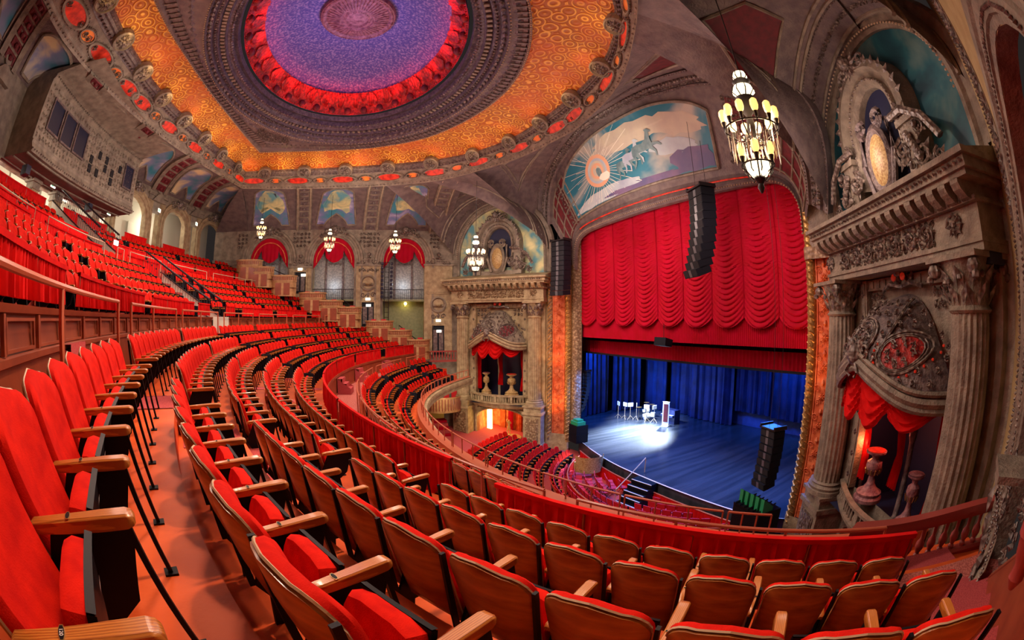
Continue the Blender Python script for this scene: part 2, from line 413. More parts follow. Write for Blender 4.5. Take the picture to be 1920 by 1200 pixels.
def ordinal(n):
    W = 'first second third fourth fifth sixth seventh eighth ninth tenth eleventh twelfth thirteenth fourteenth fifteenth sixteenth seventeenth eighteenth nineteenth twentieth'.split()
    return W[n - 1] if n <= 20 else str(n) + ('th' if n % 10 not in (1, 2, 3) or 10 < n % 100 < 20 else {1: 'st', 2: 'nd', 3: 'rd'}[n % 10])
# carved ornament: spirals, leaves and rosettes laid on a wall frame
def spiral(mb, s, z, r, turns=1.6, d=.05, th=.05, a0=0, sgn=1, n=14):
    pts = []
    for k in range(n + 1):
        t = k / n; a = a0 + sgn * turns * 2 * pi * t; q = r * (1 - .85 * t)
        pts.append((s + q * cos(a), d + .03 * t, z + q * sin(a)))
    mb.tube(pts, th, 4, taper=.5)
def leaf(mb, s, z, a, l, w_, d=.06):
    c, q = cos(a), sin(a)
    pts = [(0, 0, 0), (.35, .5, 0), (1, 0, .2), (.35, -.5, 0)]
    P = [(s + l * x * c - w_ * y * q, d + h * .12, z + l * x * q + w_ * y * c) for x, y, h in pts]
    m = (s + .4 * l * c, d + .09, z + .4 * l * q)
    i = [mb.add(p) for p in P]; j = mb.add(m)
    for k in range(4): mb.face((i[k], i[(k + 1) % 4], j))
def rosette(mb, s, z, r, d=.05, n=8):
    for k in range(n): leaf(mb, s, z, 2 * pi * k / n, r, r * .55, d)
    mb.ball((s, d + .05, z), r * .25, 6, 3)
def scrollband(mb, s0, s1, z0, z1, d=.06, th=None):
    h = z1 - z0; n = max(1, round((s1 - s0) / (h * .95))); w_ = (s1 - s0) / n; th = th or h * .06
    for k in range(n):
        c = s0 + (k + .5) * w_; g = 1 if k % 2 else -1; zc = (z0 + z1) / 2
        spiral(mb, c, zc, min(h, w_) * .42, 1.7, d, th, pi / 2 * g, g)
        for q in (.25, .75): 
            leaf(mb, s0 + (k + q) * w_, zc + g * h * .12 * (1 if q < .5 else -1), g * pi / 2 + q, h * .42, h * .25, d)
            leaf(mb, s0 + (k + q) * w_, zc, -g * pi / 3, h * .4, h * .2, d)
        rosette(mb, c, zc, h * .15, d, 5)
def scatter_scroll(mb, s0, s1, z0, z1, cell, d=.06, seed=1, inside=None, th=None):
    rnd = random.Random(seed); nx = max(1, round((s1 - s0) / cell)); nz = max(1, round((z1 - z0) / cell))
    for i in range(nx):
        for j in range(nz):
            s = s0 + (i + .5) * (s1 - s0) / nx; z = z0 + (j + .5) * (z1 - z0) / nz
            if inside and not inside(s, z): continue
            dd = d(s, z) if callable(d) else d
            spiral(mb, s, z, cell * .42, 1.5, dd, th or cell * .07, rnd.random() * 6.28, rnd.choice((1, -1)), 10)
            for k in range(3): leaf(mb, s, z, rnd.random() * 6.28, cell * .5, cell * .3, dd)
def beads(mb, pts, r, step):
    P = resample(pts, max(1, int(sum((V(b) - V(a)).length for a, b in zip(pts, pts[1:])) / step)))
    for p in P: mb.ball(p, r, 4, 2)
# ------------------------------------------------------------------ ceiling
CY = 16.15
def half(back, front, nb=14, nf=26, nback=None):
    """closed loop from a half outline given on the far side: back centre > corner > stage centre"""
    b = resample([V((x, y, 0)) for x, y in back], nb); f = resample(smoothline([V((x, y, 0)) for x, y in front], 5), nf)
    h = b + f[1:]
    mir = [V((p.x, 2 * CY - p.y, 0)) for p in h[-2:0:-1]]
    if nback:   # the near end of the rear edge runs a little differently
        q = resample([V((x, y, 0)) for x, y in nback], nb); e = q[-1]
        m2 = mir[:nf - 1]; d = e - V((h[nb].x, 2 * CY - h[nb].y, 0)); m2 = [p + d * ((k + 1) / nf) ** 2 for k, p in enumerate(m2)]
        mir = m2 + q[:0:-1]
    return h + mir
NB, NF = 14, 26
Oo = half([(-9.7, CY), (-9.3, 19), (-8.6, 22), (-7.7, 26), (-6.8, 29.4)], [(-6.8, 29.4), (-3.5, 29.0), (-.4, 28.5), (3, 27.4), (6, 25.8), (8.1, 23.7), (9.4, 21), (9.85, 18.5), (9.95, CY)], nback=[(-9.7, CY), (-9.9, 12.5), (-9.85, 9.8), (-9.5, 6), (-8.6, 3.2)])
Ii = half([(-7.5, CY), (-7.1, 18.5), (-6.6, 21), (-6.0, 24), (-5.4, 26.6)], [(-5.4, 26.6), (-2.7, 26.4), (.2, 25.9), (2.6, 25), (5, 23.1), (6.4, 20.6), (7.1, 18.2), (7.3, CY)], nback=[(-7.5, CY), (-8.0, 13), (-8.2, 10.9), (-8.0, 8.2), (-7.2, 5.6)])
Kk = half([(-11.0, CY), (-10.6, 18.5), (-9.95, 21), (-8.9, 24.6), (-7.0, 29.9)], [(-7.0, 29.9), (-3.4, 30.0), (-.3, 29.6), (3.5, 28.5), (6.9, 26.4), (8.9, 23.4), (10.2, 20.3), (10.8, CY)], nback=[(-11.0, CY), (-11.5, 12.5), (-11.65, 10), (-11.5, 7), (-10.4, 2.2)])
NL = len(Ii)
def el(rx, ry, x0=-.25):
    out = []
    for p in Ii:
        a = atan2((p.y - CY) / 9.6, (p.x - x0) / 6.6); out.append(V((x0 + rx * cos(a), CY + ry * sin(a), 0)))
    return out
def atz_(l, z): return [V((p.x, p.y, z)) for p in l]
def mixl(a, b, t, z): return [V((p.x + (q.x - p.x) * t, p.y + (q.y - p.y) * t, z)) for p, q in zip(a, b)]
def ringmesh(loops): mb = MB(); mb.loft(loops, True); return mb
E0 = el(6.6, 8.9)
# dome
m = MB(); L_ = []
for k in range(13):
    t = k / 12; f = cos(t * pi / 2 * .98); L_.append(atz_(el(1.4 * 0 + 5.0 * (f if k < 12 else .05), 6.9 * (f if k < 12 else .05)), 20.6 + 2.3 * sin(t * pi / 2)))
ceil = struct('ceiling', ringmesh(L_), 'dome_blue', label='violet blue stippled oval dome', smooth=True)
# moulded rings stepping down from the dome to the flat soffit
rings = [(5.15, 7.1, 20.6), (5.2, 7.2, 20.35), (5.4, 7.42, 20.4), (5.45, 7.47, 20.1), (5.6, 7.65, 20.1), (5.66, 7.75, 19.95), (5.9, 8.0, 20.05), (5.98, 8.1, 19.8), (6.2, 8.38, 19.85), (6.25, 8.45, 19.65), (6.42, 8.65, 19.72), (6.5, 8.78, 19.55), (6.6, 8.9, 19.62)]
struct('ceiling_ring', ringmesh([atz_(el(a, b), z) for a, b, z in rings]), 'ring_metal', ceil, label='dark moulded rings round the dome')
struct('ceiling_soffit', ringmesh([mixl(E0, Ii, t, z) for t, z in ((0, 19.62), (.1, 19.66), (.55, 19.66), (.58, 19.6), (.8, 19.6), (.84, 19.66), (.9, 19.5), (1, 19.5))]), 'mauve', ceil, label='mauve flat soffit with a sunk border')
struct('ceiling_cove', ringmesh([mixl(Ii, Oo, t, z) for t, z in ((0, 19.5), (.02, 19.66), (.3, 19.75), (.6, 19.66), (.85, 19.45), (1, 19.15))]), 'orange_damask', ceil, label='glowing orange damask band of the ceiling cove', smooth=True)
struct('ceiling_cornice', ringmesh([mixl(Oo, Kk, t, z) for t, z in ((-.04, 19.2), (-.06, 19.06), (.04, 19.04), (.08, 18.94), (.16, 18.97), (.2, 18.87), (.28, 18.9), (.32, 18.8))]), 'stone_dark', ceil, label='heavy moulded cornice outside the orange band')
struct('ceiling_coffer_band', ringmesh([mixl(Oo, Kk, t, z) for t, z in ((.32, 18.8), (.35, 18.84), (.92, 18.3), (.94, 18.2), (1.0, 18.14), (1.04, 18.04), (1.08, 18.2))]), 'stone', ceil, label='band of oval coffers')
def pt(a, b, t, i, z):
    """point on the loops at fractional index i"""
    k = int(math.floor(i)) % NL; f = i - math.floor(i); l = (k + 1) % NL
    p = a[k].lerp(a[l], f); q = b[k].lerp(b[l], f); r = p.lerp(q, t); return V((r.x, r.y, z))
# beads, dentils and leaf row on the rings
def deco(loops, t, z, n, fn, name, mat_, label=None, kind='stuff'):
    mb = MB()
    for k in range(n):
        i = NL * k / n; P = pt(*loops, t, i, z); Q = pt(*loops, t, i + .15, z); e = (Q - P).normalized(); fn(mb, P, e, V((e.y, -e.x, 0)))
    o = struct(name, mb, mat_, ceil, label); o['kind'] = kind; return o
def bead(r): return lambda mb, P, e, n: mb.ball(P, r, 5, 3)
def block(a, b, c):
    def f(mb, P, e, n):
        pts = []
        for z in (0, -c):
            for x, y in ((-a, -b), (a, -b), (a, b), (-a, b)): pts.append(P + e * x + n * y + V((0, 0, z)))
        i = [mb.add(p) for p in pts]
        for q in ((7, 6, 5, 4), (0, 1, 5, 4), (1, 2, 6, 5), (2, 3, 7, 6), (3, 0, 4, 7)): mb.face([i[k] for k in q])
    return f
def petal(a, b, c):
    def f(mb, P, e, n):
        i = [mb.add(P + e * x + n * y + V((0, 0, z))) for x, y, z in ((-a, 0, 0), (0, -b, 0), (a, 0, 0), (0, b, 0), (0, 0, -c))]
        for q in range(4): mb.face((i[q], i[(q + 1) % 4], i[4]))
    return f
EE = lambda a, b: (el(a, b), el(a, b))
deco(EE(5.42, 7.44), 0, 20.1, 200, petal(.07, .1, .1), 'leaf_row', 'stone_carved')
deco(EE(5.8, 7.9), 0, 19.97, 150, block(.07, .1, .08), 'dentils', 'stone')
deco(EE(6.1, 8.25), 0, 19.78, 220, bead(.06), 'bead_row', 'stone_carved')
deco(EE(6.35, 8.55), 0, 19.66, 130, petal(.13, .12, .1), 'leaf_row', 'stone_carved')
deco(EE(6.56, 8.86), 0, 19.55, 260, bead(.035), 'bead_row', 'pale_edge')
deco((E0, Ii), .68, 19.6, 170, block(.045, .28, .05), 'dentils', 'stone_dark')
deco((Ii, Oo), -.02, 19.48, 420, bead(.035), 'bead_row', 'pale_edge')
deco((E0, Ii), .3, 19.66, 120, petal(.2, .16, .06), 'leaf_row', 'ring_metal')
mb = MB(); 
def spn(u, v):
    i = NB + (u - .5) * 5; return pt(E0, Ii, .12 + .4 * v, i, 19.64)
patch_relief(mb, spn, 22, 6, .5); 
def spn2(u, v):
    i = NL - NB + (u - .5) * 5; return pt(E0, Ii, .12 + .4 * v, i, 19.64)
patch_relief(mb, spn2, 22, 6, .5); struct('corner_relief', mb, 'stone_carved', ceil)['kind'] = 'stuff'
deco((Oo, Kk), .0, 19.05, 360, bead(.04), 'bead_row', 'stone')
deco((Oo, Kk), .22, 18.88, 300, block(.05, .07, .06), 'dentils', 'mauve')
deco((Oo, Kk), .98, 18.16, 300, petal(.08, .08, .06), 'leaf_row', 'stone_carved')
# red shell frieze round the foot of the dome with dark round knobs
mb = MB(); loops = []
n = 288
for f in (0, .25, .5, .75, 1.0):
    l = []
    for k in range(n):
        a = 2 * pi * k / n; s = 1 - .055 * f - .09 * f * f; j = .05 * (k % 2) * (f == 1); l.append(V((-.25 + 4.98 * s * cos(a), CY + 6.87 * s * sin(a), 20.6 + .95 * f + j)))
    loops.append(l)
mb.loft(loops, True); fz = struct('ceiling_frieze', mb, 'scallop', ceil, label='red lit shell frieze at the foot of the dome')
n = 32
for k in range(n):
    a0 = 2 * pi * k / n; hw = pi / n * .8; mb = MB(); L2 = []
    for q in range(9):
        u = -1 + q / 4; col = []
        for t in range(4):
            f = .3 + .62 * (t / 3) * sqrt(max(0.05, 1 - u * u * .8)); a = a0 + hw * u * (.35 + .65 * t / 3); s = .975 - .055 * f - .09 * f * f - .012 * (q % 2)
            col.append(V((-.25 + 4.98 * s * cos(a), CY + 6.87 * s * sin(a), 20.58 + .95 * f)))
        L2.append(col)
    mb.loft(L2); c = struct('shell', mb, 'scallop', fz)
    mb = MB(); a = a0 + pi / n; mb.ball(V((-.25 + 4.82 * cos(a), CY + 6.66 * sin(a), 20.78)), .21, 7, 5); struct('knob', mb, 'maroon', fz, smooth=True)
mb = MB(); beads(mb, [V((-.25 + 4.98 * .875 * cos(2 * pi * k / 80), CY + 6.87 * .875 * sin(2 * pi * k / 80), 21.5)) for k in range(81)], .05, .16); beads(mb, [V((-.25 + 4.9 * cos(2 * pi * k / 80), CY + 6.78 * sin(2 * pi * k / 80), 20.62)) for k in range(81)], .05, .16)
struct('bead_row', mb, 'scallop', fz)['kind'] = 'stuff'
# centre boss
mb = MB(); mb.lathe(-.25, CY, [(.15, 22.45), (.5, 22.5), (.55, 22.4), (.75, 22.5), (.8, 22.42), (1.5, 22.6), (1.62, 22.5), (1.78, 22.55), (1.82, 22.75)], 40); b = struct('ceiling_boss', mb, 'boss', label='round ribbed rosette at the crown of the dome', smooth=False)
mb = MB()
for k in range(48):
    a = 2 * pi * k / 48; mb.tube([(-.25 + .85 * cos(a), CY + .85 * sin(a), 22.42), (-.25 + 1.48 * cos(a), CY + 1.48 * sin(a), 22.56)], .025, 4)
for r_ in (1.7, .62): beads(mb, [(-.25 + r_ * cos(2 * pi * k / 60), CY + r_ * sin(2 * pi * k / 60), 22.45 + (.06 if r_ > 1 else 0)) for k in range(61)], .045, .12)
stuffpart('ribs', mb, 'boss', b)
# medallions on the cornice and the oval coffers
def disc_ring(mb, P, e, n, a, b, h, w_=.1, seg=22, drop=.09):
    for k0, k1, z0, z1 in ((1.0, .92, 0, -drop), (.92, .8, -drop, -drop), (.8, .74, -drop, 0)):
        mb.loft([[P + e * (a * q * cos(2 * pi * k / seg)) + n * (b * q * sin(2 * pi * k / seg)) + V((0, 0, z)) for k in range(seg + 1)] for q, z in ((k0, z0), (k1, z1))])
def coffer(i, big):
    P = pt(Oo, Kk, .64, i, 18.565); Q = pt(Oo, Kk, .64, i + .2, 18.565); e = (Q - P).normalized(); A_ = pt(Oo, Kk, .35, i, 18.84); B_ = pt(Oo, Kk, .92, i, 18.3); n_ = (B_ - A_).normalized()
    up = e.cross(n_); up = up if up.z > 0 else -up
    a = (1.05 if big else .52); b = (B_ - A_).length * (.4 if big else .3)
    mb = MB()
    for q0, q1, z0, z1 in ((1.0, .95, -.02, -.12), (.95, .82, -.12, -.12), (.82, .76, -.12, -.03)):
        mb.loft([[P + e * (a * q * cos(2 * pi * k / 22)) + n_ * (b * q * sin(2 * pi * k / 22)) + up * z for k in range(23)] for q, z in ((q0, z0), (q1, z1))])
    c = struct('coffer', mb, 'stone', ceil)
    mb = MB(); mb.poly([P + e * (a * .78 * cos(2 * pi * k / 20)) + n_ * (b * .78 * sin(2 * pi * k / 20)) + up * -.035 for k in range(20)]); struct('coffer_glow', mb, 'glow_red' if big else 'glow_orange', c)  # light in the recess put in as faint emission on the plate
    mb = MB()
    for k in range(26): mb.ball(P + e * (a * 1.05 * cos(2 * pi * k / 26)) + n_ * (b * 1.05 * sin(2 * pi * k / 26)) + up * -.06, .04, 4, 2)
    for g in (-1, 1): F2 = lambda s_, d, z: P + e * (s_ + g * (a + .32)) + n_ * z - up * (d + .02); mb.fr = F2; spiral(mb, 0, 0, .2, 1.4, .05, .03, 0, g, 8); rosette(mb, 0, 0, .14, .04, 5); mb.fr = None
    struct('coffer_beads', mb, 'stone_carved', c)['kind'] = 'stuff'
def medallion(i):
    P = pt(Oo, Kk, -.02, i, 18.98); Q = pt(Oo, Kk, -.02, i + .2, 18.98); e = (Q - P).normalized(); n_ = V((e.y, -e.x, 0)) 
    up = V((0, 0, 1)); O = pt(Oo, Kk, -.15, i, 18.95)
    mb = MB(); nn = (pt(Oo, Kk, 0, i, 0) - pt(Oo, Kk, 1, i, 0)).normalized()
    F = lambda s, d, z: P + e * s + (nn * .55 - up * .83) * d + (nn * .83 + up * .55) * z
    mb.fr = F
    mb.rings([[(.52 * q * cos(2 * pi * k / 16), d, .5 * q * sin(2 * pi * k / 16)) for k in range(16)] for q, d in ((1, -.1), (1, .16), (.86, .2), (.8, .12), (.1, .12))], cap=False)
    c = struct('medallion', mb, 'stone', ceil)
    mb = MB(F); rosette(mb, 0, 0, .38, .12, 9); scatter_scroll(mb, -.3, .3, -.3, .3, .22, .13, int(i * 10)); struct('medallion_relief', mb, 'stone_carved', c)['kind'] = 'stuff'
nb_, nf_ = NB, NF
def around(nback, nfront, fn):
    for k in range(nback):
        i = NB * (k + .5) / nback; fn(i, k % 2 == 0); fn(NL - i, k % 2 == 0)
    for k in range(nfront):
        i = NB + NF * (k + .5) / nfront; fn(i, k % 2 == 0)
        if abs(i - (NB + NF)) > .3: fn(NL - i, k % 2 == 0)
around(9, 15, coffer)
around(5, 8, lambda i, b_: medallion(i))
# orange cove glow from unseen point lamps added below the band
for k in range(26):
    i = NL * (k + .5) / 26; P = pt(Oo, Ii, .28, i, 18.9)
    lamp('POINT', P, 14 * (1.5 if P.x < 2 else .9), (1, .6, .22), .3)

# ------------------------------------------------------------------ walls: far side line, splay facades, proscenium
FA, FB = (10.8, 33.3), (15.75, 27.5)          # far organ facade
NA, NB2 = (10.8, -1.05), (16.75, 5.75)           # near organ facade
WA, WB = (-9.0, 35.8), (10.8, 33.4)            # far side wall
FF = frame(FA, FB, 7.6, 1); test = FF(0, 1, 0) - FF(0, 0, 0)
if test.x > 0: FF = frame(FA, FB, 7.6, -1)
NFR = frame(NA, NB2, 7.6, 1)
if (NFR(0, 1, 0) - NFR(0, 0, 0)).x > 0: NFR = frame(NA, NB2, 7.6, -1)
WF = frame(WA, WB, None, 1)
if (WF(0, 1, 0) - WF(0, 0, 0)).y > 0: WF = frame(WA, WB, None, -1)
WL = (V(WB) - V(WA)).length

def arch_pts(s0, s1, z0, zt, n=14):
    """round-headed outline, spring at z0, crown zt"""
    c = (s0 + s1) / 2; r = (s1 - s0) / 2
    return [(c - r * cos(pi * k / n), z0 + (zt - z0) * sin(pi * k / n)) for k in range(n + 1)]
def arch_mould(mb, s0, s1, z0, zt, steps, zb=None, n=18):
    """stepped archivolt: steps = [(offset outward, depth)]"""
    loops = []
    for off, d in steps:
        p = arch_pts(s0 - off, s1 + off, z0, zt + off, n); l = [(s, d, z) for s, z in p]
        if zb is not None: l = [(s0 - off, d, zb)] + l + [(s1 + off, d, zb)]
        loops.append(l)
    mb.loft(loops)
ARCHSTEP = [(0, -.35), (0, .02), (.12, .06), (.14, .12), (.3, .12), (.33, .05), (.5, .1), (.55, .2), (.72, .2), (.76, 0)]
# bays of the far wall: window centre s and half width, from the picture
BAYS = [(3.84, 1.74), (9.5, 1.74), (15.35, 1.72)]
m = MB(WF)
def wall_with_holes(mb, s0, s1, z0, z1, holes, d=0):
    """holes: (sa, sb, zb, zspring, ztop)"""
    cur = s0
    for sa, sb, zb, zs, zt in holes:
        mb.poly([(cur, d, z0), (sa, d, z0), (sa, d, z1), (cur, d, z1)])
        if zb > z0: mb.poly([(sa, d, z0), (sb, d, z0), (sb, d, zb), (sa, d, zb)])
        p = arch_pts(sa, sb, zs, zt); 
        for (a, za), (b, zb_) in zip(p, p[1:]): mb.poly([(a, d, za), (b, d, zb_), (b, d, z1), (a, d, z1)])
        cur = sb
    mb.poly([(cur, d, z0), (s1, d, z0), (s1, d, z1), (cur, d, z1)])
holes = [(c - h, c + h, 6.3 if q == 2 else 9.5, 13.5, 15.45) for q, (c, h) in enumerate(BAYS)]
wall_with_holes(m, -1.5, WL + .1, -1.2, 16.1, holes)
wf = struct('wall_far', m, 'stone', label='grey brown stone side wall with three tall arched window bays')
m = MB(WF)
for k, (c, h) in enumerate(BAYS):
    m = MB(WF); arch_mould(m, c - h, c + h, 13.5, 15.45, ARCHSTEP, 9.5 if k < 2 else 6.3); struct('archivolt', m, 'stone', wf)
    # alcove behind: reveal and grey damask back
    m = MB(WF); b0 = 10.45 if k else 11.0
    p = [(c - h, 6.0)] + arch_pts(c - h, c + h, 13.5, 15.45) + [(c + h, 6.0)]
    m.loft([[(s, 0, z) for s, z in p], [(s, -1.1, z) for s, z in p]])
    struct(f'alcove_reveal', m, 'stone_warm', wf)
    m = MB(WF); m.poly([(s, -1.1, z) for s, z in [(c - h - .05, 10.4)] + arch_pts(c - h, c + h, 13.5, 15.5) + [(c + h + .05, 10.4)]]); struct('damask_panel', m, 'damask', wf, label='silver grey damask wall panel')
    m = MB(WF); m.box(c - h, c + h, -1.1, -.02, 10.3, 10.45); m.poly([(c - h, -1.08, 5), (c + h, -1.08, 5), (c + h, -1.08, 10.4), (c - h, -1.08, 10.4)]); struct('gallery_floor', m, 'olive_wall', wf, label='olive wall under the gallery floor')
    for q in (-1, 1):   # painted panel frames
        m = MB(WF); s = c + q * h * .42
        m.box(s - .09, s + .09, -1.1, -1.04, 10.5, 14.2); m.box(s - .05, s + .05, -1.04, -1.0, 10.5, 14.2); struct('panel_strip', m, 'stone_dark', wf)
    m = MB(WF)
    for q in range(5): spiral(m, c - .5 + .25 * q, 13.35 + .08 * (q % 2), .13, 1.4, -1.06, .025, 0, 1, 8)
    struct('garland', m, 'stone_dark', wf)['kind'] = 'stuff'
    nm = ['left-hand', 'middle', 'right-hand'][k]; desc = ['over the highest stepped boxes', 'between the two niche piers', 'above the tall lighting ladder'][k]
    t = thing('window_drape', f'red swagged drape with orange braid in the arched bay {desc}', 'drape', WF(c, 0, 13.5), group='red swags in the arched bays'); O = t.location.copy(); fr = lambda s, d, z, O=O: WF(s, d, z) - O
    m = MB(fr)
    def dr(u, v):
        s = c - h + 2 * h * u; top = 13.5 + 1.95 * sqrt(max(0, 1 - (2 * u - 1) ** 2))
        lo = 14.0 - .55 * abs(sin(1.5 * pi * (2 * u - 1) * 1.0)) if .25 < u < .75 else 13.1
        x = abs(2 * u - 1)
        lo = 14.35 - .95 * cos(pi * x / .9) * .5 - .45 if x < .45 else 14.5 - 1.6 * ((x - .45) / .55) ** .8
        lo = min(lo, top - .02)
        return (s, -.25 + .05 * sin(u * 60) * (1 - v) + .1 * v, lerp(lo, top, v))
    m.grid(dr, 48, 6); obj('swag', m, 'drape_red', t, True)
    m = MB(fr); m.tube([(c + (s - c) * .86, -.14, 13.3 + (z - 13.5) * .86 + .1) for s, z in arch_pts(c - h, c + h, 13.5, 15.45)], .05, 5); obj('braid', m, 'terracotta', t)
    t = thing('gallery_railing', f'thin iron railing across the arched bay {desc}', 'railing', WF(c, -.1, 10.45), group='iron railings in the arched bays'); O = t.location.copy(); fr = lambda s, d, z, O=O: WF(s, d, z) - O
    m = MB(fr); m.tube([(c - h, -.1, 11.25), (c + h, -.1, 11.25)], .035, 5); m.tube([(c - h, -.1, 10.55), (c + h, -.1, 10.55)], .025, 5); obj('handrail', m, 'iron', t)
    for q in range(22): m = MB(fr); s = c - h + 2 * h * (q + .5) / 22; m.tube([(s, -.1, 10.45), (s, -.1, 11.25)], .014, 4); obj('baluster', m, 'iron', t)
for k, (c, h) in enumerate(BAYS):
    m = MB(WF); rosette(m, c, 16.0, .5, .3, 10); m.ball((c, .35, 16.05), .3, 8, 5); 
    for g in (-1, 1): spiral(m, c + g * .62, 15.9, .32, 1.5, .28, .07, 0, g); spiral(m, c + g * 1.05, 15.6, .22, 1.4, .25, .05, pi, -g); leaf(m, c + g * .5, 15.8, pi / 2 + g * .8, .6, .3, .3)
    struct('crown_ornament', m, 'stone_carved', wf)['kind'] = 'stuff'
    for g in (-1, 1):
        m = MB(WF); a_ = c + g * (h + .75); scatter_scroll(m, min(a_, a_ + g * .1) - .45, a_ + .45, 14.6, 15.9, .32, .04, k, lambda s, z: hypot(s - c, z - 13.5) > 2.6, .03); 
        if m.v: struct('spandrel_relief', m, 'stone_carved', wf)['kind'] = 'stuff'
# entablature string between arches and piers
m = MB(WF)
segs = [(-1.5, BAYS[0][0] - BAYS[0][1] - .76), (BAYS[0][0] + BAYS[0][1] + .76, BAYS[1][0] - BAYS[1][1] - .76), (BAYS[1][0] + BAYS[1][1] + .76, BAYS[2][0] - BAYS[2][1] - .76), (BAYS[2][0] + BAYS[2][1] + .76, WL)]
for a, b in segs:
    for z0, z1, d in ((13.3, 13.45, .12), (13.45, 13.6, .2), (13.6, 13.68, .28)): m.box(a, b, -.02, d, z0, z1)
struct('trim_2', m, 'stone', label='moulded string course at the arch springing')
# piers: cartouche crest, roundel niche, exit door
def pier(c, wd, zcrest, zdoor_t, zdoor_b, niche, name, exits):
    m = MB(WF); w2 = wd / 2
    m.box(c - w2, c + w2, 0, .18, 6.0, zcrest); struct('pier', m, 'stone_warm', wf)
    m = MB(WF); m.box(c - w2 - .06, c + w2 + .06, 0, .3, zcrest, zcrest + .12)
    m.prism([(c - w2 - .05, zcrest + .1), (c + w2 + .05, zcrest + .1), (c + w2 * .3, zcrest + .75), (c, zcrest + .95), (c - w2 * .3, zcrest + .75)], 'y', 0, .14); struct('pediment', m, 'stone', wf)
    m = MB(WF); rosette(m, c, zcrest + .55, .3, .2, 9); 
    for g in (-1, 1): spiral(m, c + g * .5, zcrest + .35, .25, 1.5, .18, .05, pi / 2, g); spiral(m, c + g * .85, zcrest + .22, .15, 1.5, .18, .04, pi / 2, -g)
    m.ball((c, .25, zcrest + .95), .17, 7, 4); struct('crest', m, 'stone_carved', wf)['kind'] = 'stuff'
    if niche:
        m = MB(WF); 
        for r_, d0, d1 in ((.62, .18, .3), (.5, .3, .18), (.45, .18, .12)):
            pass
        seg = 20; m.loft([[(c + r_ * cos(2 * pi * k / seg), d, niche + r_ * sin(2 * pi * k / seg)) for k in range(seg + 1)] for r_, d in ((.66, .18), (.66, .3), (.56, .34), (.48, .28), (.44, .12), (.3, -.02), (.05, -.06))])
        m.loft([[(c + u * .4, .2 + .12 * cos(v * 3 - 1.5), niche - .25 + .25 * v) for u in (-1, -.5, 0, .5, 1)] for v in (0, .5, 1)])
        struct('roundel', m, 'stone', wf, smooth=True)
        m = MB(WF); m.lathe(c, .25, [(.05, niche - .25), (.28, niche - .1), (.3, niche), (.15, niche + .02)], 10); struct('roundel_bowl', m, 'stone_warm', wf)
        m = MB(WF); scrollband(m, c - w2 + .15, c + w2 - .15, niche + .85, niche + 1.2, .2); leaf(m, c, niche - .7, -pi / 2, .5, .3, .2)
        for g in (-1, 1): spiral(m, c + g * .4, niche - .95, .22, 1.3, .2, .05, 0, g)
        struct('relief', m, 'stone_carved', wf)['kind'] = 'stuff'
    m = MB(WF); m.box(c - .62, c + .62, .18, .32, zdoor_t, zdoor_t + .14)
    for g in (-1, 1): m.box(c + g * .58 - .08, c + g * .58 + .08, .18, .28, zdoor_b, zdoor_t)
    struct('door_frame', m, 'stone_warm', wf)
    m = MB(WF); m.box(c - .5, c + .5, .12, .2, zdoor_b, zdoor_t); o = struct('door_' + name, m, 'charcoal', label='dark exit doorway in a stone pier')
    m = MB(WF)
    for g in (-1, 1): m.box(c + g * .24 - .17, c + g * .24 + .17, .2, .225, zdoor_b + .2, zdoor_t - .35)
    obj('door_leaf', m, 'stone_dark', o)
    for q, (ds, z) in enumerate(exits):
        t = thing('exit_sign', f'small lit EXIT sign {"on the lintel" if q == 0 else "inside the doorway"} of the {["leftmost", "second", "third", "rightmost"][int(name) - 1]} stone pier doorway', 'sign', WF(c + ds, .36, z), group='lit exit signs on the far wall'); O = t.location.copy()
        m = MB(lambda s, d, zz, O=O: WF(s, d, zz) - O); m.box(c + ds - .2, c + ds + .2, .3, .36, z - .1, z + .1); obj('sign_box', m, 'exit_white', t)
        rz = atan2(WB[1] - WA[1], WB[0] - WA[0]); text('sign_lettering', 'EXIT', .15, 'exit_green', WF(c + ds, .368, z) - O, (R(90), 0, rz), t)
pier(6.72, 1.9, 12.95, 12.6, 10.9, None, '1', [(0, 12.82), (.3, 12.35)])
pier(12.42, 2.0, 13.1, 10.2, 8.3, 11.75, '2', [(0, 10.45), (.05, 9.95)])
pier(18.15, 2.3, 13.2, 8.35, 6.0, 10.05, '3', [(0, 8.75), (.05, 7.9)])
m = MB(WF); m.box(17.2, 19.1, .18, .25, 10.9, 13.0); m.box(17.35, 18.95, .25, .3, 11.05, 12.85); struct('wall_panel', m, 'stone_warm', wf)
t = thing('wall_sconce', 'small glowing amber wall lamp in the olive bay', 'lamp', WF(15.53, -1.0, 10.15)); O = t.location.copy()
m = MB(); m.ball((0, -.12, 0), .13, 8, 5); obj('globe', m, 'lamp_yellow', t); m = MB(); m.box(-.06, .06, -.1, .06, -.22, -.12); obj('bracket', m, 'brass', t)
lamp('POINT', WF(15.53, -.7, 10.0), 12, (1, .7, .2), .1)
for c in (3.84, 9.5, 15.35): lamp('POINT', WF(c, -.5, 11.6), 25, (.8, .88, 1), .2)
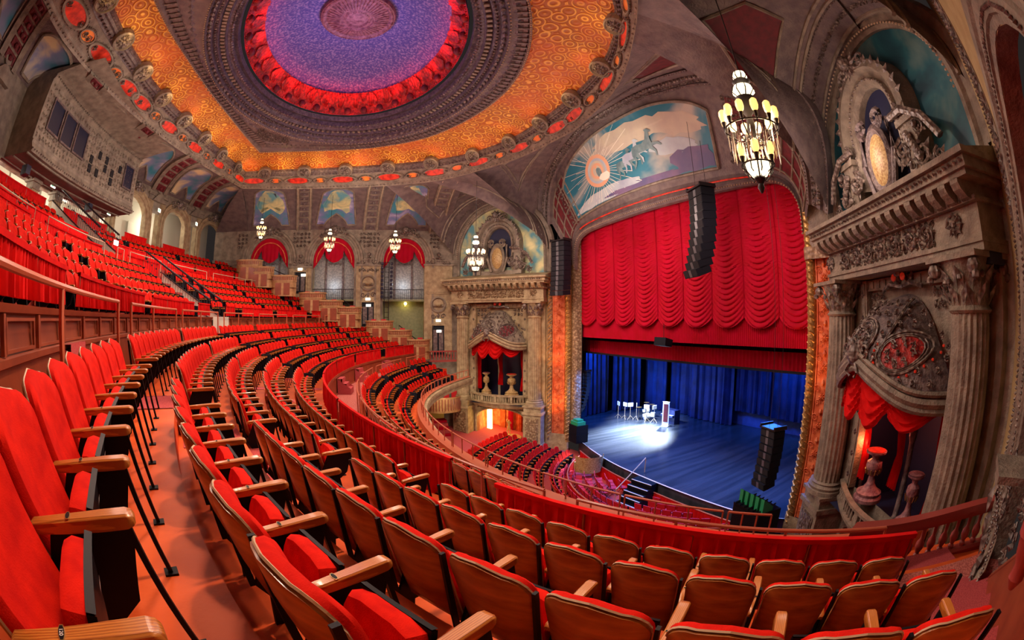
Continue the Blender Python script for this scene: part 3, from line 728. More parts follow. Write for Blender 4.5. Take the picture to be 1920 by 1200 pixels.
# lighting ladder in the right hand bay
t = thing('lighting_ladder', 'tall black ladder of small stage lanterns in the right-hand arched bay', 'lighting rig', WF(13.9, .3, 8)); O = t.location.copy(); fr = lambda s, d, z: WF(s, d, z) - O
m = MB(fr)
for s in (13.75, 14.1): m.tube([(s, .35, 8.0), (s, .35, 13.4)], .03, 5)
for q in range(14): m.tube([(13.75, .35, 8.2 + .4 * q), (14.1, .35, 8.2 + .4 * q)], .018, 4)
obj('ladder_frame', m, 'iron', t)
for q in range(9):
    for g in (0, 1):
        m = MB(fr); z = 10.5 + q * .33; s = 13.55 + .75 * g; m.lathe(s, .5, [(.08, z), (.11, z + .05), (.12, z + .2), (.06, z + .24)], 8); obj('lantern', m, 'glass_dark', t)
# cove between ceiling edge and walls, with ribs and painted lunettes
def cove_pt(A, B, t, bulge=.6):
    """A on the wall top (z 16), B on the ceiling edge; curved inwards"""
    p = A.lerp(B, t); out = V((B.x - A.x, B.y - A.y, 0)); out = out.normalized() if out.length > 1e-6 else out
    return p - out * bulge * sin(pi * t) * .8 + V((0, 0, bulge * sin(pi * t) * .8))
Bfar = resample([V((-7.1, 30.0, 18.2)), V((-3.4, 30.1, 18.2)), V((-.3, 29.7, 18.2)), V((3.5, 28.6, 18.2)), V((6.9, 26.7, 18.2)), V((8.8, 26.4, 18.2))], 60)
Afar = [WF(lerp(1.6, 19.0, k / 60), 0, 16.1) for k in range(61)]
m = MB(); m.loft([[WF(q, 0, 16.1).lerp(V((-7.1, 30.0, 18.2)), t) + V((0, 0, .4 * sin(pi * t))) for q in (-1.5, -.5, .5, 1.7)] for t in (0, .3, .6, 1)]); struct('ceiling_corner', m, 'mauve', label='mauve vault corner over the far rear')
def CV(k, t, off=0):
    k = max(0, min(60, k)); i = int(min(59, k)); f = k - i; P = cove_pt(Afar[i], Bfar[i], t).lerp(cove_pt(Afar[i + 1], Bfar[i + 1], t), f)
    return P + V((0, -.7, -.7)) * off
m = MB(); m.loft([[CV(k, t / 8) for k in range(61)] for t in range(9)]); cf = struct('ceiling_cove_far', m, 'mauve', label='curved cove with ribs and paintings above the far wall', smooth=True)
kk = lambda s: (s - 1.6) / (19.0 - 1.6) * 60
for q, (c, h) in enumerate(BAYS):
    o_ = []
    k0, k1 = kk(c - 1.45), kk(c + 1.45)
    def mu(u, v):
        x = 2 * u - 1; lo = .1 + .22 * max(0, 1 - abs(x) / .55) ** .6; hi = .93 - .12 * abs(x) ** 3
        return CV(lerp(k0, k1, u) + (x * (v - .5) * -1.5), lerp(lo, hi, v), .05)
    m = MB(); m.grid(mu, 24, 10)
    t = thing('wall_painting', ['painting of riders by a dark rock in blue cloud, over the first arched bay', 'painting of a spreading tree on pale sky, over the middle arched bay', 'painting of an orange winged figure on cream cloud, over the third arched bay'][q], 'painting', mu(.5, .5), group='paintings in the far cove'); O = t.location.copy()
    m = MB(lambda a, b, c_: V((a, b, c_)) - O); m.grid(mu, 24, 10); obj('canvas', m, 'mural_blue', t, True)
    def blob(cx, cz, rx, rz, mt, off, nm, seed=0, n=16):
        rnd = random.Random(seed); pts = []
        for k in range(n):
            a = 2 * pi * k / n; rr = 1 + rnd.uniform(-.1, .1); u = cx + rx * rr * cos(a); v = cz + rz * rr * sin(a); x = 2 * u - 1
            lo = .1 + .22 * max(0, 1 - abs(x) / .55) ** .6; hi = .93 - .12 * abs(x) ** 3
            pts.append(CV(lerp(k0, k1, u) + (x * (v - .5) * -1.5), lerp(lo, hi, v), .05 + off))
        mm = MB(lambda a, b, c_: V((a, b, c_)) - O); mm.poly(pts); obj(nm, mm, mt, t)
    blob(.5, .56, .4, .38, 'mural_cream', .006, 'painted_cloud', q, 20)
    if q == 0:
        blob(.68, .6, .12, .26, 'glass_dark', .012, 'painted_rock', 3, 12); blob(.38, .62, .1, .2, 'terracotta', .012, 'painted_riders', 4, 14); blob(.5, .35, .3, .1, 'olive_wall', .014, 'painted_ground', 5, 14)
    if q == 1:
        blob(.46, .76, .22, .12, 'olive_wall', .012, 'painted_tree_crown', 6, 18); blob(.5, .56, .05, .18, 'olive_wall', .014, 'painted_tree_trunk', 7, 8); blob(.72, .66, .08, .04, 'olive_wall', .012, 'painted_branch', 8, 8)
    if q == 2:
        blob(.5, .62, .18, .17, 'glow_orange' if 0 else 'terracotta', .012, 'painted_figure', 9, 18); blob(.6, .42, .26, .08, 'olive_wall', .014, 'painted_ground', 10, 14)
    m = MB(lambda a, b, c_: V((a, b, c_)) - O); L2 = [mu(u / 24, 0) for u in range(25)] + [mu(1, v / 10) for v in range(1, 11)] + [mu(1 - u / 24, 1) for u in range(1, 25)] + [mu(0, 1 - v / 10) for v in range(1, 11)]
    m.tube(L2, .07, 5); obj('frame', m, 'stone', t)
def rib(k0, k1, n, mname='stone'):
    m = MB(); 
    for e0, e1, off in ((k0 - .9, k0 - .25, .16), (k0 - .25, k1 + .25, .1), (k1 + .25, k1 + .9, .16)):
        m.loft([[CV(e0, t / 10, 0), CV(e0, t / 10, off), CV(e1, t / 10, off), CV(e1, t / 10, 0)] for t in range(11)])
    r_ = struct('rib', m, mname, cf)
    for q in range(n):
        m = MB(); t0 = (q + .12) / n; t1 = (q + .88) / n
        m.loft([[CV(lerp(k0, k1, a), lerp(t0, t1, b), .11 + o_) for a, b in ((e, e), (1 - e, e), (1 - e, 1 - e), (e, 1 - e), (e, e))] for e, o_ in ((0, 0), (.06, .05), (.16, .05), (.2, .0), (.5, .0))])
        P = CV((k0 + k1) / 2, (t0 + t1) / 2, .15); m.ball(P, .12, 6, 4); struct('coffer', m, 'maroon' if q % 2 == 2 else 'mauve', r_)
    m = MB(); 
    for e in (k0 - .5, k1 + .5): beads(m, [CV(e, t / 10, .18) for t in range(11)], .035, .11)
    struct('bead_row', m, 'pale_edge', r_)['kind'] = 'stuff'
for c in (.9, 6.75, 12.42, 17.9): 
    if c > 1.6: rib(kk(c) - 1.3, kk(c) + 1.3, 8)
# ------------------------------------------------------------------ organ facades beside the proscenium
def fluted(mb, s, d, r, z0, z1, n=40, sgn=1):
    mb.lathe(s, d, [(r, z0), (r, z0 + (z1 - z0) * .33), (r * .9, z1)], n, .085)
def column(fr, par, s, d, r, z0, z1, capz, cm='stone_warm', n=40):
    m = MB(fr); m.lathe(s, d, [(r * 1.35, z0 - .5), (r * 1.35, z0 - .32), (r * 1.25, z0 - .3), (r * 1.3, z0 - .2), (r * 1.1, z0 - .1), (r * 1.18, z0 - .05), (r * 1.02, z0)], 20); c = obj('column_base', m, cm, par, True)
    m = MB(fr); fluted(m, s, d, r, z0, z1, n); c = obj('column', m, cm, par)
    m = MB(fr); m.lathe(s, d, [(r * .95, z1 - .06), (r * 1.06, z1), (r * .95, z1 + .06), (r * .9, z1 + .1), (r * 1.0, z1 + .5 * (capz - z1)), (r * 1.35, capz - .12)], 16); m.box(s - r * 1.45, s + r * 1.45, d - r * 1.45, d + r * 1.45, capz - .12, capz); obj('capital_bell', m, cm, c)
    m = MB(fr); H = capz - z1
    for row, (zz, rr, k0) in enumerate(((z1 + .1, .96, 0), (z1 + .4 * H, 1.05, .5))):
        for k in range(9):
            a = 2 * pi * (k + k0) / 9; e = V((cos(a), sin(a), 0)); f = V((-sin(a), cos(a), 0)); b = V((s, d, zz))
            P = [b + e * r * rr + f * .12, b + e * r * (rr + .12) + f * .16 + V((0, 0, .22 * H)), b + e * r * (rr + .42) + V((0, 0, .4 * H)), b + e * r * (rr + .12) - f * .16 + V((0, 0, .22 * H)), b + e * r * rr - f * .12, b + e * r * (rr + .24) + V((0, 0, .2 * H))]
            i = [m.add(p) for p in P]
            for q in range(4): m.face((i[q], i[q + 1], i[5]))
    for gx in (-1, 1):
        for gy in (-1, 1):
            c_ = V((s + gx * r * 1.15, d + gy * r * 1.15, capz - .3)); m.ball(c_, r * .34, 7, 4); m.ball(c_ + V((gx * .1, gy * .1, -.18)), r * .2, 6, 3)
    for k in range(14):
        a = 2.39996 * k; m.ball((s + r * 1.2 * cos(a), d + r * 1.2 * sin(a), z1 + .5 * H + .4 * H * ((k * .37) % 1)), r * .15, 5, 3)
    obj('capital_leaves', m, 'stone_carved' if cm != 'stone' else 'stone_carved', c)['kind'] = 'stuff'
    return c
def facade(fr, side, near):
    F = fr; nm = 'near' if near else 'far'; cen = 3.7; side_sgn = 1
    m = MB(F)
    # wall plane with two openings: box opening 3.1..7.6 and lower arch
    o0, o1 = 1.45, 5.95
    def plate_(a, b, z0, z1, d=0): m.poly([(a, d, z0), (b, d, z0), (b, d, z1), (a, d, z1)])
    plate_(-.6, o0, -1.2, 12); plate_(o1, 7.75, -1.2, 12); plate_(o0, o1, 7.6, 12); plate_(o0, o1, 2.0, 2.9)
    p = arch_pts(o0 + .1, o1 - .1, .95, 1.75, 12)
    plate_(o0, o0 + .1, -1.2, 2.0); plate_(o1 - .1, o1, -1.2, 2.0)
    for (a, za), (b, zb) in zip(p, p[1:]): m.poly([(a, 0, za), (b, 0, zb), (b, 0, 2.0), (a, 0, 2.0)])
    w_ = struct('wall_facade_' + nm, m, 'stone' if near else 'stone_warm', label=('near' if near else 'far') + ' splayed stone facade beside the stage')
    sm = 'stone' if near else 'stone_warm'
    # lunette wall above
    m = MB(F); q = arch_pts(-.4, 7.8, 14.0, 18.2, 20); m.poly([(-.4, 0, 12)] + [(s, 0, z) for s, z in q] + [(7.8, 0, 12)]); struct('lunette', m, 'mural_night' if near else 'mural_cream', w_, label='lunette painted with clouds')
    m = MB(F); arch_mould(m, -.3, 7.7, 14.0, 18.1, [(-.35, -.05), (-.35, .15), (-.2, .2), (-.1, .1), (.1, .15), (.2, .4), (.5, .4), (.6, .15)], 12.4, 26); struct('arch_rim', m, 'stone', w_)
    m = MB(F); beads(m, [(s, .42, z) for s, z in arch_pts(-.05, 7.45, 14.0, 17.85, 26)], .05, .16); struct('bead_row', m, 'pale_edge', w_)['kind'] = 'stuff'
    # dark interior of the box and lit alcove
    m = MB(F)
    for (a, b, z0, z1, dd) in ((o0, o1, 2.3, 7.6, -2.2),):
        m.poly([(a, dd, z0), (b, dd, z0), (b, dd, z1), (a, dd, z1)]); m.poly([(a, 0, z0), (a, dd, z0), (a, dd, z1), (a, 0, z1)]); m.poly([(b, 0, z0), (b, dd, z0), (b, dd, z1), (b, 0, z1)]); m.poly([(a, 0, z1), (b, 0, z1), (b, dd, z1), (a, dd, z1)]); m.poly([(a, .9, z0), (b, .9, z0), (b, dd, z0), (a, dd, z0)])
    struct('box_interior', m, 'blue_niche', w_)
    m = MB(F); a, b, z0, z1, dd = o0 + .1, o1 - .1, -1.0, 2.0, -2.6
    m.poly([(a, dd, z0), (b, dd, z0), (b, dd, z1), (a, dd, z1)]); m.poly([(a, 0, z0), (a, dd, z0), (a, dd, z1), (a, 0, z1)]); m.poly([(b, 0, z0), (b, dd, z0), (b, dd, z1), (b, 0, z1)]); m.poly([(a, 0, z1), (b, 0, z1), (b, dd, z1), (a, dd, z1)])
    struct('alcove', m, 'terracotta', w_)
    # pedestals, columns
    dcol = .75 if near else .55; rc = .56 if near else .5
    for s in (.62, 6.78):
        m = MB(F)
        for (e, d, z0, z1) in ((.78, dcol + .62, -1.2, -.5), (.7, dcol + .52, -.5, 1.75), (.78, dcol + .62, 1.75, 1.95), (.68, dcol + .5, 1.95, 2.3), (.76, dcol + .6, 2.3, 2.42)): m.box(s - e, s + e, -.02, d, z0, z1)
        pd = struct('pedestal', m, sm, w_)
        m = MB(F); d = dcol + .52; m.box(s - .5, s + .5, d, d + .05, -.3, 1.5); m.box(s - .4, s + .4, d + .05, d + .09, -.2, 1.4); struct('pedestal_panel', m, 'carved_warm' if not near else 'stone_carved', pd)
        column(F, w_, s, dcol, rc, 2.9, 9.0, 10.15, sm)
        m = MB(F); m.box(s - .72, s + .72, -.02, .25, 2.4, 10.1); struct('pilaster', m, sm, w_)
    # entablature
    m = MB(F); PD = dcol + .55
    for (z0, z1, d, e) in ((10.15, 10.32, PD - .1, 0), (10.32, 10.42, PD - .04, .02), (11.12, 11.22, PD + .05, .05), (11.5, 11.62, PD + .5, .25), (11.62, 11.85, PD + .6, .35), (11.85, 11.98, PD + .75, .45)):
        m.box(-.25 - e, (7.65 + e) if not near else 6.95 + e * .3, -.02, d, z0, z1)
    xe = 6.9 if near else 7.6; m.box(-.2, xe, -.02, PD - .15, 10.42, 11.12); m.box(-.2, xe, -.02, PD + .05, 11.22, 11.5)
    m.prism([(0, 11.98), (PD + .7, 11.98), (.2, 12.35), (0, 12.35)], 'x', -.6, 8.0 if not near else 7.1)
    en = struct('entablature', m, sm, w_)
    m = MB(F); scrollband(m, 1.3, 6.1, 10.42, 11.14, PD - .12, .06); scatter_scroll(m, 1.3, 6.1, 10.44, 11.12, .23, PD - .14, 8, None, .022); 
    for s in (.6, 6.8): rosette(m, s, 10.78, .3, PD - .12, 8); spiral(m, s, 10.78, .3, 1.5, PD - .12, .035)
    struct('frieze_relief', m, 'stone_carved' if near else 'carved_warm', en)['kind'] = 'stuff'
    for k in range(17):
        m = MB(F); s = -.3 + (k + .5) * (8.0 if not near else 7.3) / 17; m.prism([(PD + .02, 11.14), (PD + .2, 11.16), (PD + .42, 11.3), (PD + .5, 11.42), (PD + .5, 11.52), (PD + .02, 11.52)], 'x', s - .12, s + .12); struct('modillion', m, sm, en)
    m = MB(F); beads(m, [(-.5, PD + .66, 11.74), (xe, PD + .66, 11.74)], .06, .17); beads(m, [(-.3, PD + .08, 11.17), (xe, PD + .08, 11.17)], .04, .12); struct('bead_row', m, 'stone_carved', en)['kind'] = 'stuff'
    # frame strips between the columns with little crosses
    for s in (1.5, 5.9):
        m = MB(F); m.box(s - .17, s + .17, -.02, .3, 2.9, 10.1); m.box(s - .1, s + .1, .3, .34, 3.0, 10.0); st_ = struct('frame_strip', m, sm, w_)
        m = MB(F)
        for q in range(9): rosette(m, s, 3.4 + q * .78, .12, .33, 4)
        struct('strip_relief', m, 'stone_dark', st_)['kind'] = 'stuff'
    m = MB(F); m.box(1.3, 6.1, -.02, .22, 9.75, 10.1)
    for q in range(13): m.box(1.5 + q * .35, 1.7 + q * .35, .22, .27, 9.82, 10.05)
    struct('frame_head', m, sm, w_)
    # canopy hood: bulging half dome with pierced relief, ogee rim
    def rimz(u): return 6.85 + .75 * (.5 + .5 * cos(pi * min(1, abs(u) / .9))) + .12 * max(0, 1 - abs(u) / .25)
    def hood(u, v):
        x = 2 * u - 1; s = cen + x * 2.35 * (1 - .42 * v ** 1.8); z = lerp(rimz(x), 9.55 - 1.15 * abs(x) ** 2.2, v)
        d = .12 + 2.1 * sqrt(max(0, 1 - .97 * x * x)) * (1 - v ** 2.0) ** .7 if v < 1 else .12
        return (s, d, z)
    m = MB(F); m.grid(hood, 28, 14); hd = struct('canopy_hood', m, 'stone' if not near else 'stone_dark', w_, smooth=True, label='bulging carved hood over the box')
    m = MB(F)
    for off, r_, dz in ((0, .13, 0), (0, .08, .22), (0, .1, -.2)):
        P = [hood(k / 28, 0) for k in range(29)]; m.tube([(s, d + .06, z + dz) for s, d, z in P], r_, 6)
    m.loft([[(s, d + .02, z + dz) for s, d, z in [hood(k / 28, 0) for k in range(29)]] for dz in (-.3, .02)])
    struct('hood_rim', m, sm, hd, smooth=True)
    m = MB(F)
    for k in range(30): P = hood((k + .5) / 30, 0); leaf(m, P[0], P[2] - .05, -pi / 2, .22, .13, P[1] + .05)
    struct('rim_leaves', m, 'stone_carved', hd)['kind'] = 'stuff'
    m = MB(F)
    def on(s, z, off=.05):
        best = None
        x = max(-1, min(1, (s - cen) / 2.1)); v = max(0.0, min(1.0, (z - rimz(x)) / (9.55 - 1.15 * abs(x) ** 2.2 - rimz(x)))); x = max(-1, min(1, (s - cen) / (2.35 * (1 - .42 * v ** 1.8))))
        return hood((x + 1) / 2, v)[1] + off
    for (cs, cz, r_) in ((cen, 8.35, .5), (cen + 1.25, 8.0, .52), (cen - 1.25, 8.0, .52)):
        for q in (1, .88, .8):
            m.tube([(cs + r_ * q * cos(a), on(cs + r_ * q * cos(a), cz + r_ * q * sin(a), .06), cz + r_ * q * sin(a)) for a in [2 * pi * k / 22 for k in range(23)]], .04 if q == 1 else .022, 5)
        for k in range(8):
            a = 2 * pi * k / 8; s, z = cs + r_ * .5 * cos(a), cz + r_ * .5 * sin(a); spiral(m, s, z, r_ * .26, 1.4, on(s, z, .07), .028, a, 1 if k % 2 else -1, 10)
            for q in range(2): leaf(m, s, z, a + q * 2.5, r_ * .36, r_ * .2, on(s, z, .05))
        rosette(m, cs, cz, r_ * .2, on(cs, cz, .07), 6)
    scatter_scroll(m, cen - 2.15, cen + 2.15, 6.9, 9.4, .27, on, 5, lambda s, z: z > rimz((s - cen) / 2.3) + .2 and z < 9.45 - .27 * (s - cen) ** 2 and all(hypot(s - a, z - b) > c_ for a, b, c_ in ((cen, 8.35, .55), (cen + 1.25, 8.0, .55), (cen - 1.25, 8.0, .55))), .028)
    for g in (-1, 1):
        m.tube([(cen + g * (.62 + .22 * sin(t * 3)), on(cen + g * (.62 + .22 * sin(t * 3)), 7.7 + 1.7 * t, .06), 7.7 + 1.7 * t) for t in [k / 12 for k in range(13)]], .05, 5)
    struct('hood_relief', m, 'stone_carved', hd)['kind'] = 'stuff'
    m = MB(F)
    for k in range(11):
        for g in (-1, 1):
            a = -pi / 2 + g * (.3 + k * .26); s, z = cen - 1.25 * side_sgn + .62 * cos(a), 8.0 + .62 * sin(a); 
            if k < 7: m.ball((s, on(s, z, .05), z), .045, 6, 3)
    struct('red_glass_studs', m, 'glow_red', hd)['kind'] = 'stuff'
    for cs in (cen + 1.25, cen - 1.25):
        m = MB(F); m.loft([[(cs + r_ * cos(a), on(cs + r_ * cos(a), 8.0 + r_ * sin(a), .025), 8.0 + r_ * sin(a)) for a in [2 * pi * k / 20 for k in range(21)]] for r_ in (.42, .3, .15, .01)]); struct('red_glass', m, 'maroon' if not near else 'scallop', hd)
    # crest and corner monsters
    m = MB(F); 
    for g in (-1, 1):
        spiral(m, cen + g * .3, 10.1, .28, 1.5, .3, .06, pi / 2, g); m.tube([(cen, .4, 9.75), (cen + g * .5, .45, 9.85), (cen + g * .95, .35, 9.7)], .07, 5)
    m.ball((cen, .5, 10.2), .2, 7, 4); struct('crest', m, 'stone_carved', hd)['kind'] = 'stuff'
    m = MB(F)
    for g in (-1, 1): m.ball((cen + g * .22, .52, 10.02), .12, 7, 4, 1, .5, 1)
    struct('crest_glass', m, 'glow_red', hd)
    m = MB(F); P = hood(.5, 0); m.ball((cen, P[1] + .1, P[2] + .15), .26, 8, 5, 1, .8, 1.2)
    for g in (-1, 1):
        spiral(m, cen + g * .42, P[2] + .3, .3, 1.4, P[1] + .05, .06, pi / 2, g); m.tube([(cen + g * .1, P[1] + .15, P[2]), (cen + g * .3, P[1] + .2, P[2] - .3), (cen + g * .12, P[1] + .15, P[2] - .45)], .05, 5)
        for k in range(4): leaf(m, cen + g * .3, P[2] + .2, pi / 2 + g * k * .5, .45, .2, P[1] + .05)
    struct('mask', m, 'stone_carved', hd)['kind'] = 'stuff'
    # spandrels of the frame above the hood
    m = MB(F)
    for g in (-1, 1): scatter_scroll(m, cen + g * 1.15 if g > 0 else cen - 2.0, cen + 2.0 if g > 0 else cen - 1.15, 9.1, 9.7, .3, .1, 9)
    struct('spandrel_relief', m, 'stone_carved', w_)['kind'] = 'stuff'
    # festoon curtain and side drapes (textile things)
    lab = 'near' if near else 'far'
    t = thing('festoon_curtain', f'red festoon curtain with tied side drapes under the {lab} carved hood', 'curtain', F(cen, .3, 6.5), group=None); O = t.location.copy(); fr2 = lambda s, d, z: F(s, d, z) - O
    m = MB(fr2)
    def fes(u, v):
        x = 2 * u - 1; top = rimz(x) + .1; k = u * 4; q = k - math.floor(k); lo = 6.35 - .5 * sin(pi * q) + .25 * abs(x)
        z = lerp(lo, top, v); s = cen + x * 2.15; sag = 4 * q * (1 - q)
        return (s, .2 + 1.75 * sqrt(max(0, 1 - x * x)) + .16 * sag * (1 - v) + .07 * sin((v * 5 + sag * .9) * 6.28) * (1 - v * .5), z)
    m.grid(fes, 56, 30); obj('swag', m, 'cloth_red', t, True)
    for g in (-1, 0, 1):
        m = MB(fr2); c0_ = cen + g * 1.95; w0 = .3 if g else .22
        def sd(u, v):
            x = 2 * u - 1; pinch = .5 + .5 * abs(v - .35) / .65 if v > .35 else .75 + .25 * (1 - v / .35)
            return (c0_ + x * w0 * pinch, -.1 + .1 * sin(u * 26) + .05 * cos(v * 9), lerp(3.7 if g == 0 else 3.3, 6.6, v))
        m.grid(sd, 20, 14); obj('side_drape', m, 'cloth_red', t, True)
    # colonnettes and urns in the box
    for g in (-.12, 1.0, -1.0):
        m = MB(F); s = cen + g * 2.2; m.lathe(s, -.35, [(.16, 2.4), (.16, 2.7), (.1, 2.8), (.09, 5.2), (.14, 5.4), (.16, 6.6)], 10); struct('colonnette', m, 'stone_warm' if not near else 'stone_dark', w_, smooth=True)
    for q, (s, h, big) in enumerate(((cen - 1.2, 1.7, 0), (cen + 1.0, 2.2, 1))):
        t = thing('urn', f'bronze {"wide two-tiered urn" if big else "slim goblet-shaped urn"} on the ledge of the {lab} box', 'urn', F(s, .1, 2.9), group='urns in the boxes'); 
        b = 1.35 if big else 1.0; m = MB()
        m.lathe(0, 0, [(.42 * b, 0), (.42 * b, .12), (.36 * b, .2), (.38 * b, .3), (.22 * b, .42), (.12 * b, .6), (.09 * b, .85), (.16 * b, .95), (.24 * b, 1.2), (.22 * b, 1.35), (.1 * b, 1.45), (.12 * b, 1.55), (.3 * b, 1.66), (.31 * b, 1.72), (.2 * b, 1.7)], 18); obj('urn_body', m, 'organ_gold' if not near else 'boss', t, True)
        m = MB(); 
        for k in range(12): a = 2 * pi * k / 12; m.tube([(.25 * b * cos(a), .25 * b * sin(a), 1.12), (.2 * b * cos(a), .2 * b * sin(a), .94)], .02 * b, 4)
        obj('urn_ribs', m, 'brass', t)
        m = MB(); m.lathe(0, 0, [(.27 * b, 1.73), (.27 * b, 1.75), (.02, 1.78)], 16); obj('red_dish', m, 'glow_red' if big else 'boss', t)
    # bowed balcony with balustrade
    def bow(s): return .35 + .75 * sin(pi * max(0, min(1, (s - 1.2) / 5.0)))
    m = MB(F)
    L2 = []
    for k in range(21):
        s = 1.2 + 5.0 * k / 20; d = bow(s); L2.append([(s, -.02, 2.3), (s, d - .05, 2.3), (s, d + .1, 2.36), (s, d + .12, 2.48), (s, d - .02, 2.5), (s, d - .1, 2.5)])
    m.loft(L2); m.loft([[(a[1][0], a[1][1] - .25, 1.95), (a[1][0], a[1][1] - .1, 2.05), (a[1][0], a[1][1], 2.3)] for a in L2])
    m.loft([[(s, bow(s) - .12, 2.95), (s, bow(s) + .08, 2.95), (s, bow(s) + .1, 3.06), (s, bow(s) - .12, 3.08), (s, bow(s) - .12, 2.95)] for s in [1.2 + 5.0 * k / 20 for k in range(21)]])
    bl = struct('balcony_front', m, sm, w_)
    for k in range(24):
        s = 1.35 + 4.7 * k / 23; m = MB(F)
        if k % 6 == 0: m.box(s - .09, s + .09, bow(s) - .1, bow(s) + .06, 2.5, 2.96)
        else: m.lathe(s, bow(s) - .02, [(.05, 2.5), (.035, 2.56), (.065, 2.66), (.03, 2.8), (.03, 2.88), (.05, 2.95)], 8)
        struct('baluster', m, sm, bl, smooth=True)
    # lower arch trim and relief, statue on a round dais
    m = MB(F); arch_mould(m, o0 + .1, o1 - .1, .95, 1.75, [(0, -.5), (0, .05), (.12, .1), (.16, 0)], -1.0); struct('alcove_arch', m, sm, w_)
    m = MB(F); 
    for g in (-1, 1): scrollband(m, cen - 2.1 if g < 0 else cen + .4, cen - .4 if g < 0 else cen + 2.1, 1.72, 1.98, .05, .025)
    rosette(m, cen, 1.9, .22, .1); struct('spandrel_relief', m, 'carved_warm', w_)['kind'] = 'stuff'
    if not near:
        m = MB(); P = F(cen + .5, -.5, 0); 
        t = thing('statue', 'small golden nude statue on a round cream plinth in the lit alcove', 'statue', (P.x, P.y, -.75))
        m.lathe(0, 0, [(1.0, 0), (1.05, .08), (1.0, .14), (.5, .18), (.45, .28), (.1, .3)], 24); obj('plinth', m, 'gilt_light', t, True)
        me = bpy.data.meshes.new('figure'); J = [(0, 0, .95), (0, 0, 1.2), (0, .01, 1.38), (0, 0, 1.46), (0, 0, 1.58), (.12, 0, 1.36), (.22, .05, 1.2), (.12, .14, 1.3), (-.12, 0, 1.36), (-.2, .06, 1.5), (-.12, .05, 1.66), (.07, 0, .88), (.08, .05, .6), (.08, 0, .32), (-.07, 0, .88), (-.12, .1, .62), (-.1, 0, .36), (.1, .08, .3), (-.1, .08, .33)]
        Ed = [(0, 1), (1, 2), (2, 3), (3, 4), (2, 5), (5, 6), (6, 7), (2, 8), (8, 9), (9, 10), (0, 11), (11, 12), (12, 13), (0, 14), (14, 15), (15, 16), (13, 17), (16, 18)]
        Rd = [.1, .085, .1, .045, .085, .05, .035, .025, .05, .035, .025, .075, .055, .035, .075, .055, .035, .03, .03]
        me.from_pydata(J, Ed, []); me.materials.append(MATS['gilt_light']); o = bpy.data.objects.new('figure', me); COL.objects.link(o); o.parent = t
        md = o.modifiers.new('skin', 'SKIN'); 
        me.skin_vertices.new() if not me.skin_vertices else None
        for k, r_ in enumerate(Rd): me.skin_vertices[0].data[k].radius = (r_, r_)
        me.skin_vertices[0].data[0].use_root = True; o.modifiers.new('sub', 'SUBSURF').levels = 1; o.modifiers['sub'].render_levels = 1
        m = MB(F); m.box(cen - 1.9, cen - 1.5, -1.5, -1.3, -.9, 1.3); struct('lit_panel', m, 'lamp_yellow', w_, label='glowing yellow strip light')
        m = MB(F); m.lathe(cen + .3, .2, [(1.9, -1.02), (1.95, -.95), (1.9, -.88), (.1, -.86)], 30); struct('dais', m, 'yellow_paint', w_)
        for q in range(4):
            m = MB(F); s = cen - .9 + q * .75; m.grid(lambda u, v: (s + .5 * (u - .5), -2.3 + .08 * sin(u * 20), lerp(-.9, 1.6, v)), 14, 4); struct('alcove_drape', m, 'drape_red' if q % 2 else 'terracotta', w_, smooth=True)
    # aedicule on top of the entablature: oval niche, gilded cartouche, scrolls
    m = MB(F); m.box(cen - 1.9, cen + 1.9, 0, .5, 12.2, 12.6)
    for g in (-1, 1): m.box(cen + g * 1.75 - .32, cen + g * 1.75 + .32, 0, .7, 12.3, 13.9); m.box(cen + g * 1.75 - .4, cen + g * 1.75 + .4, 0, .8, 13.9, 14.1)
    ae = struct('niche_base', m, 'stone', w_)
    m = MB(F); arch_mould(m, cen - 1.05, cen + 1.05, 14.7, 16.0, [(-.0, -.1), (0, .3), (.1, .5), (.25, .55), (.3, .4), (.5, .45), (.6, .75), (.85, .7), (.9, .0)], 12.9, 20); struct('niche_arch', m, 'stone', ae)
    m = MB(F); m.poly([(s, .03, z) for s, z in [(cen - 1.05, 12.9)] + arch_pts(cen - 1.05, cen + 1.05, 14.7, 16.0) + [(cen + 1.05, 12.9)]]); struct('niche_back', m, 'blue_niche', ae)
    m = MB(F); beads(m, [(s, .56, z) for s, z in [(cen - 1.3, 13)] + arch_pts(cen - 1.3, cen + 1.3, 14.7, 16.25) + [(cen + 1.3, 13)]], .06, .16)
    for k in range(16):
        a = pi * (k + .5) / 16; leaf(m, cen - 1.75 * cos(a), 14.7 + 1.95 * sin(a), pi - a + pi * 0, .35, .25, .72)
    struct('leaf_garland', m, 'stone_carved', ae)['kind'] = 'stuff'
    m = MB(F)   # cartouche shell
    m.rings([[(cen + .52 * q * cos(2 * pi * k / 20), d, 13.55 + .95 * q * sin(2 * pi * k / 20)) for k in range(20)] for q, d in ((1.15, .35), (1.25, .6), (1.05, .72), (.92, .62), (.86, .6))], cap=False)
    for g in (-1, 1):
        spiral(m, cen + g * .45, 14.75, .32, 1.6, .7, .1, -pi / 2, g, 16); m.tube([(cen + g * .75, .55, 14.6), (cen + g * .85, .6, 13.6), (cen + g * .5, .6, 12.5)], .11, 6)
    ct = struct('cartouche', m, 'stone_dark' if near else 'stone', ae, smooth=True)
    m = MB(F); m.rings([[(cen + .46 * q * cos(2 * pi * k / 20), d, 13.55 + .84 * q * sin(2 * pi * k / 20)) for k in range(20)] for q, d in ((1, .6), (.7, .72), (.3, .78), (.05, .79))]); struct('cartouche_boss', m, 'organ_gold', ct, smooth=True)
    m = MB(F)
